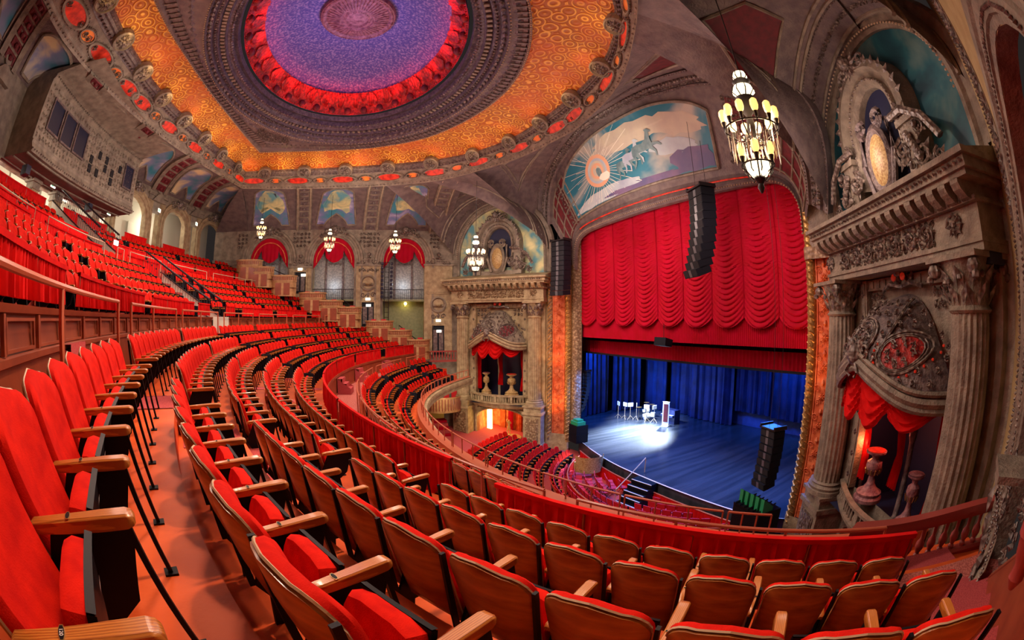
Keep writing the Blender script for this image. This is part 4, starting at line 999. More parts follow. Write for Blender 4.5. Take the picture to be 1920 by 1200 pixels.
    for g in (-1, 1):
        for (ds, z, r_) in ((1.35, 13.2, .42), (2.15, 12.9, .36), (2.75, 12.6, .25), (1.6, 14.3, .3), (2.25, 13.6, .25)):
            spiral(m, cen + g * ds, z, r_, 1.7, .75, r_ * .2, pi / 2, g, 14)
            for k in range(4): leaf(m, cen + g * ds, z, g * k * 1.4 + .4, r_ * 1.3, r_ * .7, .7)
        for k in range(16): m.ball((cen + g * (1.7 + .5 * ((k * .618) % 1)), .85, 12.7 + 1.0 * ((k * .37) % 1)), .12, 6, 4)
        m.tube([(cen + g * 1.2, .8, 14.3), (cen + g * 1.9, .95, 14.2), (cen + g * 2.6, .9, 13.7), (cen + g * 3.0, .8, 13.0)], .12, 6)
    rosette(m, cen, 16.9, .55, .75, 10); m.ball((cen, .95, 17.0), .25, 7, 4)
    for g in (-1, 1): spiral(m, cen + g * .6, 16.8, .3, 1.5, .7, .07, 0, g)
    struct('scroll_relief', m, 'stone_carved', ae)['kind'] = 'stuff'
    return w_
facade(FF, 1, False); facade(NFR, -1, True)

# ------------------------------------------------------------------ proscenium
def strip(name, A, B, z0, z1, material, par=None, prof=None, relief=None, label=None, smooth=False):
    L_ = hypot(B[0] - A[0], B[1] - A[1]); fr = frame(A, B)
    if (fr(0, 1, 0) - fr(0, 0, 0)).x > 0: fr = frame(A, B, None, -1)
    m = MB(fr); p = prof or [(0, 0), (1, 0)]
    m.loft([[(u * L_, d, z) for u, d in p] for z in [z0 + (z1 - z0) * k / 8 for k in range(9)]]); o = struct(name, m, material, par, label, smooth)
    if relief:
        m = MB(fr); relief(m, L_); q = struct(name + '_relief', m, relief.mat, o); q['kind'] = 'stuff'
    return o
rnd_prof = [(0, 0), (.08, .12), (.3, .22), (.5, .25), (.7, .22), (.92, .12), (1, 0)]
def rope(z0, z1, w_, step):
    def f(m, L_):
        z = z0
        while z < z1:
            m.tube([(L_ * .12, .14, z), (L_ * .5, .27, z + step * .5), (L_ * .88, .14, z + step)], w_, 4); z += step
    f.mat = 'gold'; return f
def arabesque(z0, z1):
    def f(m, L_):
        z = z0; k = 0
        while z < z1 - .6:
            rosette(m, L_ * .5, z + .3, .2, .05, 8)
            for g in (-1, 1):
                spiral(m, L_ * .5 + g * .26, z + .62, .18, 1.5, .05, .028, 0, g); spiral(m, L_ * .5 + g * .2, z + .05, .14, 1.4, .05, .025, pi, -g)
            m.lathe(L_ * .5, .05, [(.05, z + .75), (.1, z + .85), (.04, z + 1.0)], 6); z += 1.2; k += 1
    f.mat = 'terracotta'; return f
for side in (0, 1):
    if side == 0: pts = [(15.75, 27.5), (16.0, 27.2), (16.65, 26.45), (16.95, 26.05), (17.1, 25.45)]
    else: pts = [(16.95, 5.85), (17.0, 6.38), (17.02, 7.28), (17.04, 7.72), (17.3, 7.76)]
    n_ = ['far', 'near'][side]
    strip('trim_3' if side else 'trim_4', pts[0], pts[1], -.3, 11.4, 'carved_warm', None, rnd_prof, rope(-.2, 11.2, .05, .3), label=f'carved leaf moulding on the {n_} side of the stage opening', smooth=True)
    jp = strip('wall_jamb_' + n_, pts[1], pts[2], .2, 11.4, 'terracotta', None, [(0, 0), (.05, .06), (.1, .06), (.12, 0), (.88, 0), (.9, .06), (.95, .06), (1, 0)], arabesque(.6, 11.3), label=f'orange arabesque panel on the {n_} side of the stage')
    strip('trim_5' if side else 'trim_6', pts[2], pts[3], -.3, 14.6, 'gold', None, rnd_prof, rope(-.2, 14.4, .05, .3), label=f'gilt twisted column on the {n_} side of the stage', smooth=True)
    strip('trim_7' if side else 'trim_8', pts[3], pts[4], -.3, 14.6, 'carved_warm', None, [(0, 0), (.3, .05), (.5, .0), (.7, -.1), (1, -.4)], label=f'inner frame of the {n_} side of the stage')
    a, b = (pts[0], pts[3])
    strip('jamb_base_' + n_, (a[0] - .15, a[1]), (b[0] - .15, b[1]), -1.3, .3, 'stone_warm', None, [(0, 0), (.05, .1), (.95, .1), (1, 0)], label='pale plinth under the jamb').name = 'wall_plinth_' + n_
    strip('x', a, b, 11.4, 14.6, 'stone', None, [(0, 0), (.1, .2), (.5, .1), (.9, .2), (1, 0)], label=f'carved block above the orange panel, {n_} side').name = 'wall_block_' + n_
    strip('x', (a[0] - .2, a[1]), (b[0] - .2, b[1]), 11.25, 11.75, 'carved_warm', None, [(0, 0), (.1, .2), (.5, .15), (.9, .2), (1, 0)], label=f'carved band above the orange panel, {n_} side').name = 'wall_band_' + n_
# stage opening head, sounding board with the painted arch
Pp = resample(smoothline([(17.1, 25.45, 12.4), (17.1, 25.35, 13.9), (17.1, 24.6, 14.7), (17.1, 22.5, 15.0), (17.1, 16.6, 15.15), (17.1, 10.4, 15.0), (17.1, 8.6, 14.7), (17.1, 7.85, 13.8), (17.1, 7.75, 12.4)], 8), 60)
Mm = resample(smoothline([atx(*q) for q in ((1035, 420, 15.9), (1037, 360, 15.7), (1052, 315, 15.4), (1085, 268, 15.0), (1119, 236, 14.7), (1188, 195, 14.3), (1250, 175, 14.15), (1330, 160, 14.1), (1420, 182, 14.5), (1475, 240, 15.2), (1508, 310, 15.8), (1516, 380, 16.3))], 6), 60)
Bb = resample(smoothline([atx(*q) for q in ((1010, 440, 15.5), (1015, 360, 15.2), (1030, 310, 14.7), (1064, 256, 14.0), (1100, 222, 13.5), (1133, 200, 13.1), (1180, 172, 12.8), (1230, 149, 12.6), (1326, 126, 12.6), (1402, 126, 13.0), (1471, 148, 13.9), (1520, 193, 14.8), (1547, 256, 15.4), (1556, 330, 15.8), (1556, 400, 16.0))], 6), 60)
def seg3(A, B, ts): return [[A[k].lerp(B[k], t) + V((off * -1.0, 0, off * -.35)) for k in range(61)] for t, off in ts]
m = MB(); m.loft(seg3(Pp, Mm, [(0, 0), (.02, .16), (.07, .2), (.1, .05), (.13, .18), (.16, .05), (.2, 0), (1, 0)])); sb = struct('ceiling_sounding_board', m, 'mauve', label='curved sounding board over the stage', smooth=False)
def SB(u, v, off=.0):
    k = u * 60; i = int(min(59, k)); f = k - i; return (Pp[i].lerp(Pp[i + 1], f)).lerp(Mm[i].lerp(Mm[i + 1], f), v) + V((-off, 0, -off * .35))
m = MB(); m.loft(seg3(Mm, Bb, [(0, 0), (.0, .22), (.12, .28), (.18, .12), (.4, .1), (.5, .2), (.62, .2), (.7, .05), (.82, .1), (.88, .3), (1, .28), (1.04, -.3)])); sa = struct('trim_9', m, 'mauve', label='broad moulded arch framing the sounding board')
m = MB(); L2 = seg3(Mm, Bb, [(.56, .22)])[0]; 
for k in range(60): 
    for f in (0, .5): P = L2[k].lerp(L2[k + 1], f); m.ball(P, .12, 6, 3); 
beads(m, seg3(Mm, Bb, [(.94, .3)])[0], .05, .15); beads(m, seg3(Mm, Bb, [(.05, .28)])[0], .045, .14); struct('arch_relief', m, 'stone_carved', sa)['kind'] = 'stuff'
m = MB(); beads(m, seg3(Pp, Mm, [(.05, .22)])[0], .05, .16); struct('bead_row', m, 'pale_edge', sb)['kind'] = 'stuff'
m = MB(); m.tube(seg3(Pp, Mm, [(.115, .16)])[0][8:52], .045, 5); struct('red_line', m, 'glow_red', sb)
# side fans of the sounding board
m = MB(); m.grid(lambda u, v: SB(.03 + .13 * u, .22 + .7 * v, .03), 8, 8); m.grid(lambda u, v: SB(.84 + .13 * u, .22 + .7 * v, .03), 8, 8); struct('fan_panel', m, 'maroon', sb)
for g in (0, 1):
    for q in range(5):
        m = MB(); u0 = (.03 + .13 * q / 4) if g == 0 else (.84 + .13 * q / 4); m.tube([SB(u0, .22 + .7 * t / 6, .06) for t in range(7)], .06, 5); struct('fan_rib', m, 'stone', sb)
    for v in (.25, .5, .8, .92):
        m = MB(); m.tube([SB((.03 if g == 0 else .84) + .13 * t / 6, v, .06) for t in range(7)], .05, 5); struct('fan_rib', m, 'stone', sb)
# main mural panel
def MU(u, v):
    x = 2 * u - 1; uu = .425 + x * .285; e = abs(x) ** 6
    return SB(uu + .0, .24 + .0 * e + (.7 - .16 * e) * v, .06)
t = thing('sounding_board_painting', 'large arched painting of horses and a radiant sun chariot in clouds above the stage', 'painting', MU(.5, .5)); O = t.location.copy(); fr = lambda a, b, c_: V((a, b, c_)) - O
m = MB(fr); m.grid(MU, 40, 14); obj('canvas', m, 'mural_big', t, True)
m = MB(fr); L2 = [MU(k / 40, 0) for k in range(41)] + [MU(1, k / 14) for k in range(1, 15)] + [MU(1 - k / 40, 1) for k in range(1, 41)] + [MU(0, 1 - k / 14) for k in range(1, 15)]; m.tube(L2, .09, 6); obj('frame', m, 'stone', t)
def MUo(u, v, off): return MU(u, v) + V((-off, 0, -off * .35))
def mblob(cu, cv, ru, rv, mt, off, nm, seed=0, n=22, jit=.16):
    rnd = random.Random(seed); c = MUo(cu, cv, off); P = [MUo(max(.01, min(.99, cu + ru * (1 + rnd.uniform(-jit, jit)) * cos(2 * pi * k / n))), max(.02, min(.98, cv + rv * (1 + rnd.uniform(-jit, jit)) * sin(2 * pi * k / n))), off) for k in range(n)]
    m = MB(fr); i = [m.add(p) for p in P]; j = m.add(c)
    for k in range(n): m.face((i[k], i[(k + 1) % n], j))
    return obj(nm, m, mt, t)
def mpoly(pts, mt, off, nm):
    m = MB(fr); m.poly([MUo(u, v, off) for u, v in pts]); return obj(nm, m, mt, t)
mat('m_white', (.85, .8, .7), .6); mat('m_peach', (.75, .4, .25), .6); mat('m_slate', (.1, .17, .2), .6, c2=(.22, .32, .34), scale=2); mat('m_cloud', (.62, .55, .42), .6, c2=(.5, .42, .36), scale=.8); mat('m_violet', (.1, .09, .22), .6, c2=(.2, .13, .25), scale=.7); mat('m_mist', (.5, .58, .62), .6, c2=(.35, .38, .5), scale=.6)
mblob(.55, .75, .24, .17, 'm_cloud', .012, 'painted_cloud', 1); mblob(.84, .72, .13, .16, 'm_cloud', .014, 'painted_cloud', 2); mblob(.3, .12, .28, .1, 'm_mist', .016, 'painted_mist', 3, 26); mblob(.9, .2, .12, .2, 'm_violet', .018, 'painted_dark_cloud', 4, 18, .25); mblob(.6, .06, .3, .06, 'm_violet', .02, 'painted_dark_cloud', 5, 24, .25); mblob(.8, .42, .12, .12, 'm_mist', .015, 'painted_mist', 7)
su, sv = .3, .5
for k in range(46):
    a = 2 * pi * k / 46 + .03 * sin(k * 5); r0 = .14; r1 = .28 + .12 * sin(k * 2.3) ** 2 if k % 3 else .5
    def pr(r, aa): return (max(.015, min(.985, su + r * cos(aa) * .62)), max(.03, min(.97, sv + r * sin(aa) * 1.6)))
    w_ = .006; m = MB(fr); m.poly([MUo(*pr(r0, a - w_ * 2), .026), MUo(*pr(r1, a - w_), .026), MUo(*pr(r1, a + w_), .026), MUo(*pr(r0, a + w_ * 2), .026)]); obj('sun_ray', m, 'm_white', t)
for r0, r1, mt, of in ((.155, .12, 'm_peach', .028), (.12, .095, 'm_mist', .027), (.095, .0, 'm_cloud', .029), (.075, .05, 'm_peach', .032)):
    m = MB(fr); m.loft([[MUo(*pr(r, 2 * pi * k / 36), of) for k in range(37)] for r in (r0, max(r1, .002))]); obj('sun_halo', m, mt, t)
mblob(su + .01, sv - .03, .022, .075, 'm_slate', .036, 'painted_driver', 8, 14); mblob(su + .0, sv + .07, .01, .03, 'm_peach', .037, 'painted_head', 9, 10); mblob(su + .04, sv - .13, .04, .06, 'm_white', .038, 'painted_chariot', 10, 14)
def horse(x, y, s, mt, off):
    s *= 1.35
    H_ = [(-1.0, .1), (-.9, .45), (-.5, .55), (0, .5), (.35, .7), (.55, 1.15), (.5, 1.3), (.75, 1.35), (1.0, 1.15), (.95, 1.05), (.78, 1.08), (.75, .6), (.8, .35), (1.25, .3), (1.5, .05), (1.42, .0), (1.15, .15), (.75, .1), (1.0, -.25), (.95, -.6), (.85, -.6), (.85, -.3), (.5, .0), (0, -.05), (-.45, -.05), (-.3, -.5), (-.4, -.85), (-.5, -.85), (-.45, -.5), (-.75, -.2), (-.8, -.6), (-1.0, -.9), (-1.08, -.85), (-.92, -.5), (-1.02, -.1)]
    mpoly([(x + a * s * .55, y + b * s * 1.45) for a, b in H_], mt, off, 'painted_horse')
horse(.5, .36, .085, 'm_slate', .04); horse(.56, .42, .09, 'm_mist', .045); horse(.64, .46, .1, 'm_slate', .05)
m = MB(); patch_relief(m, lambda u, v: SB(.745 + .09 * u, .25 + .68 * v, .05), 7, 9, .45, 4); patch_relief(m, lambda u, v: SB(.105 + .03 * u, .25 + .68 * v, .05), 2, 8, .45, 5)
fnA = lambda u, v: seg_pt(u, v)
def seg_pt(u, v):
    k = min(59.999, u * 60); i = int(k); f = k - i; A = Mm[i].lerp(Mm[i + 1], f); B = Bb[i].lerp(Bb[i + 1], f); return A.lerp(B, .2 + .25 * v) + V((-.14, 0, -.05))
patch_relief(m, seg_pt, 110, 1, .5, 6); struct('arch_scrolls', m, 'stone_carved', sa)['kind'] = 'stuff'
for u0, u1, v0, v1 in ((.755, .83, .3, .9),):
    m = MB(); m.grid(lambda u, v: SB(lerp(u0, u1, u), lerp(v0, v1, v), .07), 6, 6); struct('maroon_panel', m, 'maroon', sb)
# ceiling infill from coffer band down to arch and facades
Kfront = [V((p.x, p.y, 18.14)) for p in Kk]
def nearestK(P):
    return min(Kfront, key=lambda q: (q.x - P.x) ** 2 + (q.y - P.y) ** 2)
idx = [i for i in range(NL)]
kk_ = [p for p in Kfront if p.x > 5.5]; kk_.sort(key=lambda q: -q.y); kf = resample(kk_, 60)
m = MB(); m.loft([[Bb[k].lerp(kf[k], t_) + V((0, 0, .5 * sin(pi * t_))) for k in range(61)] for t_ in (0, .02, .3, .6, 1)]); struct('ceiling_front', m, 'mauve', label='plain mauve vault between the coffer band and the stage arch', smooth=True)
def CF(u, v, off=0):
    k = min(59.999, u * 60); i = int(k); f = k - i; A = Bb[i].lerp(Bb[i + 1], f); B = kf[i].lerp(kf[i + 1], f); P = A.lerp(B, v); return P + V((0, 0, .5 * sin(pi * v))) + V((-.6, 0, -.8)) * off
for (pts, mm) in ((((.62, .3), (.66, .72), (.83, .72), (.9, .35), (.78, .28)), 'maroon'), (((.1, .3), (.17, .66), (.38, .7), (.36, .3)), 'mauve')):
    m = MB(); cu_ = sum(p[0] for p in pts) / len(pts); cv_ = sum(p[1] for p in pts) / len(pts); den = []
    for (a_, b_), (c_, d_) in zip(pts, pts[1:] + pts[:1]):
        for q in range(8): den.append((lerp(a_, c_, q / 8), lerp(b_, d_, q / 8)))
    m.loft([[CF(cu_ + (a_ - cu_) * s_, cv_ + (b_ - cv_) * s_, .1) for a_, b_ in den + den[:1]] for s_ in (1, .66, .33, .01)]); o_ = struct('vault_panel', m, mm, bpy.data.objects['ceiling_front'])
    m = MB(); m.tube([CF(a_, b_, .12) for a_, b_ in den], .09, 5, True); m.tube([CF(cu_ + (a_ - cu_) * 1.14, cv_ + (b_ - cv_) * 1.14, .08) for a_, b_ in den], .05, 5, True); struct('vault_panel_frame', m, 'stone', o_)
for g, (fr_, q0) in enumerate(((FF, 0), (NFR, 60))):
    # spandrel vault from lunette arch rim up to the coffer band
    rim = [fr_(s, .1, z) for s, z in arch_pts(-.4, 7.8, 14.0, 18.2, 30)]
    tgt = []
    for k in range(31):
        if g == 0: P = V((lerp(3.6, 8.5, k / 30), 0, 0)); c = [q for q in Kfront if q.y > CY]
        else: P = V((lerp(3.6, 8.5, k / 30), 0, 0)); c = [q for q in Kfront if q.y < CY]
        c = sorted(c, key=lambda q: abs(q.x - P.x))[:2]; tgt.append(c[0] if abs(c[0].x - c[1].x) < 1e-4 else c[0].lerp(c[1], (P.x - c[0].x) / (c[1].x - c[0].x)))
    m = MB(); m.loft([[rim[k].lerp(tgt[k], t_) + V((0, 0, .4 * sin(pi * t_))) for k in range(31)] for t_ in (0, .25, .5, .75, 1)]); struct('ceiling_spandrel', m, 'mauve', label=f'mauve vault over the {["far", "near"][g]} lunette', smooth=True)
    sv_ = bpy.data.objects['ceiling_spandrel' if g == 0 else 'ceiling_spandrel.001']
    def SV(u, v, off=.12):
        k = min(29.999, u * 30); i = int(k); f = k - i; A = rim[i].lerp(rim[i + 1], f); B = tgt[i].lerp(tgt[i + 1], f); P = A.lerp(B, v) + V((0, 0, .4 * sin(pi * v))); return P + (V((0, 16.15, 8)) - P).normalized() * off
    m = MB(); patch_relief(m, lambda u, v: SV(u, .05 + .1 * v), 56, 1, .45, 21 + g); beads(m, [SV(k / 40, .17) for k in range(41)], .05, .16); struct('scroll_band', m, 'stone_carved', sv_)['kind'] = 'stuff'
    for v_ in (.03, .19, .23): m = MB(); m.tube([SV(k / 40, v_, .06) for k in range(41)], .08, 5); struct('moulding', m, 'stone', sv_)
    for u0, u1 in ((.12, .42), (.56, .86)):
        m = MB(); m.grid(lambda u, v: SV(lerp(u0, u1, u), .34 + .38 * v * (1 - abs(2 * u - 1) * .5), .08), 14, 5); q_ = struct('vault_panel', m, 'maroon' if g else 'mauve', sv_); m = MB(); m.tube([SV(lerp(u0, u1, k / 12), .34, .1) for k in range(13)] + [SV(lerp(u1, u0, k / 12), .34 + .38 * (1 - abs(2 * (1 - k / 12) - 1) * .5), .1) for k in range(13)], .07, 5, True); struct('vault_panel_frame', m, 'stone', q_)
# ------------------------------------------------------------------ balcony terraces (concentric about C0)
C0 = V((27.8, 16.15, 0))
def pos(Rr, ph, z):
    a = R(ph); t = max(0.0, min(1.0, (ph - 15) / 27.0)); t = t * t * (3 - 2 * t)
    return V((C0.x - Rr * cos(a) - .45 * t, C0.y + Rr * sin(a) - 2.8 * t, z + .08 * t * (8.8 - z)))
def arcgrid(mb, prof, p0, p1, step=1.0):
    """sweep a (R,z) profile through angles p0..p1"""
    n = max(1, round((p1 - p0) / step))
    mb.loft([[pos(r, p0 + (p1 - p0) * k / n, z) for r, z in prof] for k in range(n + 1)])
T2R = [32.22, 31.22, 30.32, 29.38, 28.45]
T2Z = [7.58, 7.18, 6.78, 6.38, 5.98]
PMIN = -37.5
m = MB()
prof = [(33.7, 7.58)]
for i in range(5):
    prof += [(T2R[i] - .32, T2Z[i])]
    if i < 4: prof += [(T2R[i] - .32, T2Z[i + 1])]
prof[-1] = (28.0, 5.98)
prof += [(28.0, 5.05)]
arcgrid(m, prof, -34.2, 44)
# stairs at the near end fall to the cross aisle in carpeted steps
struct('floor', m, 'paint_floor', label='red painted concrete terraces of the middle balcony')
m = MB()
st = [(33.7, 7.58)]
for i in range(8):
    zz = 7.58 - .2 * i; rr = 32.3 - .475 * i; st += [(rr, zz), (rr, zz - .2)]
zz = 5.98
for i in range(5): st += [(28.5 - .3 * i, zz), (28.5 - .3 * i, zz - .187)]; zz -= .187
st += [(26.0, 5.045)]
arcgrid(m, st, -39.5, -34.2)
struct('floor_steps', m, 'carpet', label='pink carpeted steps at the near end of the seat rows')
m = MB(); arcgrid(m, [(28.0, 5.05), (26.55, 5.05)], -42, 44); struct('floor_cross_aisle', m, 'carpet_mottled', label='mottled pink carpet of the cross aisle')
T1R = [25.85, 25.0, 24.15]; T1Z = [4.8, 4.3, 3.83]
m = MB(); arcgrid(m, [(26.55, 5.05), (26.45, 5.05), (26.45, 4.8), (25.5, 4.8), (25.5, 4.3), (24.65, 4.3), (24.65, 3.83), (23.7, 3.83)], -42, 44)
struct('floor_loge', m, 'paint_floor', label='red painted terraces of the front balcony rows')
T3R = [34.28 + .83 * j for j in range(5)]; T3Z = [8.8 + .46 * j for j in range(5)]
m = MB(); prof = [(33.95, 8.8)]
for j in range(5):
    prof += [(T3R[j] + .55, T3Z[j])]
    if j < 4: prof += [(T3R[j] + .55, T3Z[j + 1])]
prof += [(38.25, T3Z[4]), (38.25, 11.05), (39.6, 11.05), (39.6, 11.75)]
T4R = [40.15 + .78 * j for j in range(3)]; T4Z = [11.75 + .47 * j for j in range(3)]
for j in range(3): prof += [(T4R[j] - .3, T4Z[j]), (T4R[j] + .5, T4Z[j])]
prof += [(42.5, T4Z[2]), (42.5, 13.0), (47, 13.0)]
arcgrid(m, prof, -36, 42)
struct('floor_upper', m, 'oxblood', label='dark red terraces of the upper balcony')
# aisle carpet and half steps
AISLE2 = [lambda i: -17.9 - 1.15 * i, lambda i: -6.3, lambda i: 3.0, lambda i: 12.7, lambda i: 22.5, lambda i: 32.7]
carp = bpy.data.objects['floor']
for a in range(6):
    for i in range(5):
        c = AISLE2[a](i); hw = .95 if a == 0 else .42
        m = MB(); r0 = T2R[i] + .6; r1 = T2R[i] - .3; z = T2Z[i]
        arcgrid(m, [(r0, z + .012), (r1, z + .012)], c - hw, c + hw, .5)
        if i < 4: arcgrid(m, [(r1 + .02, z + .012), (r1 - .28, z + .012 - .19), (r1 - .3, T2Z[i + 1])][0:1] + [(r1, z - .19), (r1 - .3, z - .19), (r1 - .3, T2Z[i + 1])], c - hw, c + hw, .5)
        if a == 0 or i == 0: pass
        struct('aisle_step', m, 'carpet', carp)

# ------------------------------------------------------------------ theatre seat
def rrect(w_, z0, z1, r, n=4, arch=.03):
    """outline of a chair back: straight foot, rounded shoulders, slightly arched top"""
    pts = [(-w_ * .94, z0), (w_ * .94, z0)]
    for k in range(n + 1):
        a = pi / 2 * k / n; pts.append((w_ - r + r * cos(a), z1 - arch - r + r * sin(a)))
    pts.append((0, z1))
    for k in range(n + 1):
        a = pi / 2 + pi / 2 * k / n; pts.append((-w_ + r + r * cos(a), z1 - arch - r + r * sin(a)))
    return pts
def back_pt(x, z, t):
    # recline and concave curve; t = thickness offset towards the stage
    zz = (z - .3) / .65
    return (x, -.02 - .17 * zz + .06 * (x / .27) ** 2 * 1.0 + t, z)
def cushion_back():
    mb = MB(); o = rrect(.262, .36, .985, .125, 5, .03)
    L = []
    for sc_, t in ((1.0, .0), (1.0, .03), (.93, .058), (.6, .075)):
        L.append([back_pt(x * sc_, .68 + (z - .68) * sc_, t) for x, z in o])
    idx = [[mb.add(p) for p in l] for l in L]; n = len(o)
    for a, b in zip(idx, idx[1:]):
        for k in range(n): mb.face((a[k], a[(k + 1) % n], b[(k + 1) % n], b[k]))
    c = mb.add(back_pt(0, .68, .078))
    for k in range(n): mb.face((idx[-1][k], idx[-1][(k + 1) % n], c))
    return mb
def shell_back():
    mb = MB(); o = rrect(.258, .3, .975, .12, 5, .03)
    L = []
    for sc_, t in ((1.0, .004), (1.0, -.022), (.96, -.028), (.5, -.036)):
        L.append([back_pt(x * sc_, .64 + (z - .64) * sc_, t) for x, z in o])
    idx = [[mb.add(p) for p in l] for l in L]; n = len(o)
    for a, b in zip(idx, idx[1:]):
        for k in range(n): mb.face((b[k], b[(k + 1) % n], a[(k + 1) % n], a[k]))
    c = mb.add(back_pt(0, .64, -.038))
    for k in range(n): mb.face((idx[-1][(k + 1) % n], idx[-1][k], c))
    return mb
def trim_back():
    mb = MB(); o = rrect(.262, .36, .985, .125, 5, .03)[1:]
    mb.tube([back_pt(x, z, -.004) for x, z in o[:]], .0065, 4); return mb
def pan():
    "tipped-up seat: rounded pan of black steel"
    mb = MB(); a = R(72)
    def P(x, l, t): return (x, .075 + .86*l * cos(a) + t * sin(a), .30 + .86*l * sin(a) - t * cos(a))
    mb.grid(lambda u, v: P((u - .5) * .47 * (1 - .12 * v * v), v * .39, .075 + .03 * sin(pi * u) * sin(pi * v)), 6, 4)
    mb.grid(lambda u, v: P((u - .5) * .47 * (1 - .12 * v * v), v * .39, .05), 3, 3)
    for s in (-1, 1): mb.grid(lambda u, v: P(s * .235 * (1 - .12 * v * v), v * .39, .05 + .03 * u), 1, 3)
    mb.grid(lambda u, v: P((u - .5) * .47 * .88, .39 + .008, .05 + .03 * v), 3, 1)
    mb.box(-.25, .25, .05, .1, .28, .32)
    return mb
def cushion_seat():
    mb = MB(); a = R(72)
    def P(x, l, t): return (x, .075 + .86*l * cos(a) + t * sin(a), .30 + .86*l * sin(a) - t * cos(a))
    o = [(-.22, 0), (.22, 0), (.215, .3), (.19, .37), (.1, .395), (-.1, .395), (-.19, .37), (-.215, .3)]
    L = [[P(x * s, .2 + (l - .2) * s, t) for x, l in o] for s, t in ((1, .05), (1, .0), (.9, -.03))]
    mb.rings(L); return mb
def arm():
    mb = MB()
    sec = lambda y, w_, z0, z1: [(-w_, y, z0), (w_, y, z0), (w_, y, z1 - .008), (w_ - .008, y, z1), (-w_ + .008, y, z1), (-w_, y, z1 - .008)]
    mb.rings([sec(-.03, .02, .575, .6), sec(-.01, .026, .57, .612), sec(.12, .03, .57, .618), sec(.3, .035, .572, .625), sec(.4, .036, .575, .626), sec(.425, .032, .582, .62), sec(.435, .024, .59, .61)])
    return mb
def standard(): 
    mb = MB()
    mb.prism([(-.07, .3), (.05, .56), (.06, .575), (.4, .575), (.4, .5), (.33, .28), (.22, .2), (.0, .2)], 'x', -.012, .012)
    mb.prism([(-.1, .3), (-.06, .3), (-.13, .9), (-.16, .9)], 'x', -.01, .01)
    return mb
def leg(rear=False):
    mb = MB()
    if rear: mb.prism([(.0, .22), (.05, .22), (.02, .0), (-.03, .0)], 'x', -.014, .014)
    else: mb.prism([(.385, .57), (.41, .57), (.5, .012), (.475, .012)], 'x', -.014, .014)
    return mb
def foot():
    mb = MB(); mb.box(-.035, .035, .45, .53, 0, .012); return mb
def plate(): 
    mb = MB()
    o = [(.011 * cos(a) * 1.0, .5) for a in (0,)]
    pts = []
    for k in range(12):
        a = 2 * pi * k / 12; pts.append((.027 * cos(a) if abs(cos(a)) < .7 else .027 * (1 if cos(a) > 0 else -1), .155 + .0115 * sin(a)))
    mb.use('brass').prism(pts, 'z', .6195, .6225); mb.use('black_metal').prism([(x * .86, .155 + (y - .155) * .8) for x, y in pts], 'z', .6222, .6232); return mb
def make_seat():
    t = thing('theatre_seat', 'seat', 'seat')
    obj('backrest', cushion_back(), 'velvet', t, True)
    sh = obj('back_shell', shell_back(), 'veneer', t, True)
    obj('edge_trim', trim_back(), 'pale_edge', sh)
    pn = obj('seat_pan', pan(), 'black_metal', t, True)
    obj('cushion', cushion_seat(), 'velvet', t, True)
    st_ = obj('standard', standard(), 'black_metal', t); st_.location.x = .29
    lg = obj('leg', leg(), 'black_metal', t); lg.location.x = .29; obj('foot_plate', foot(), 'black_metal', lg); l2 = obj('leg', leg(True), 'black_metal', t); l2.location.x = .29
    ar = obj('armrest', arm(), 'oak', t, True); ar.location.x = .29
    obj('number_plate', plate(), 'brass', ar)
    return t
SEAT = make_seat(); SEATN = SEAT.name
def low_seat(mb, M, sx=1.0, floor=True):
    def T(p): return M @ V((p[0] * sx, p[1], p[2]))
    o = rrect(.262, .34, .985, .075, 1)
    mb.use('velvet'); a = [mb.add(T(back_pt(x, z, .04))) for x, z in o]; mb.face(a)
    b = [mb.add(T(back_pt(x * .99, z, 0))) for x, z in o]
    for k in range(len(o)): mb.face((b[k], b[(k + 1) % len(o)], a[(k + 1) % len(o)], a[k]))
    mb.use('veneer'); mb.face(b[::-1])
    mb.use('black_metal')
    def bx(x0, x1, y0, y1, z0, z1):
        i = [mb.add(T(p)) for p in ((x0, y0, z0), (x1, y0, z0), (x1, y1, z0), (x0, y1, z0), (x0, y0, z1), (x1, y0, z1), (x1, y1, z1), (x0, y1, z1))]
        for q in ((4, 5, 6, 7), (0, 1, 5, 4), (1, 2, 6, 5), (2, 3, 7, 6), (3, 0, 4, 7)): mb.face([i[k] for k in q])
    bx(-.23, .23, .16, .24, .34, .68)
    mb.use('velvet'); bx(-.22, .22, .1, .158, .36, .7)
    mb.use('black_metal'); bx(.278, .302, 0, .4, 0.05, .57)
    mb.use('oak'); bx(.255, .325, 0, .43, .57, .625)
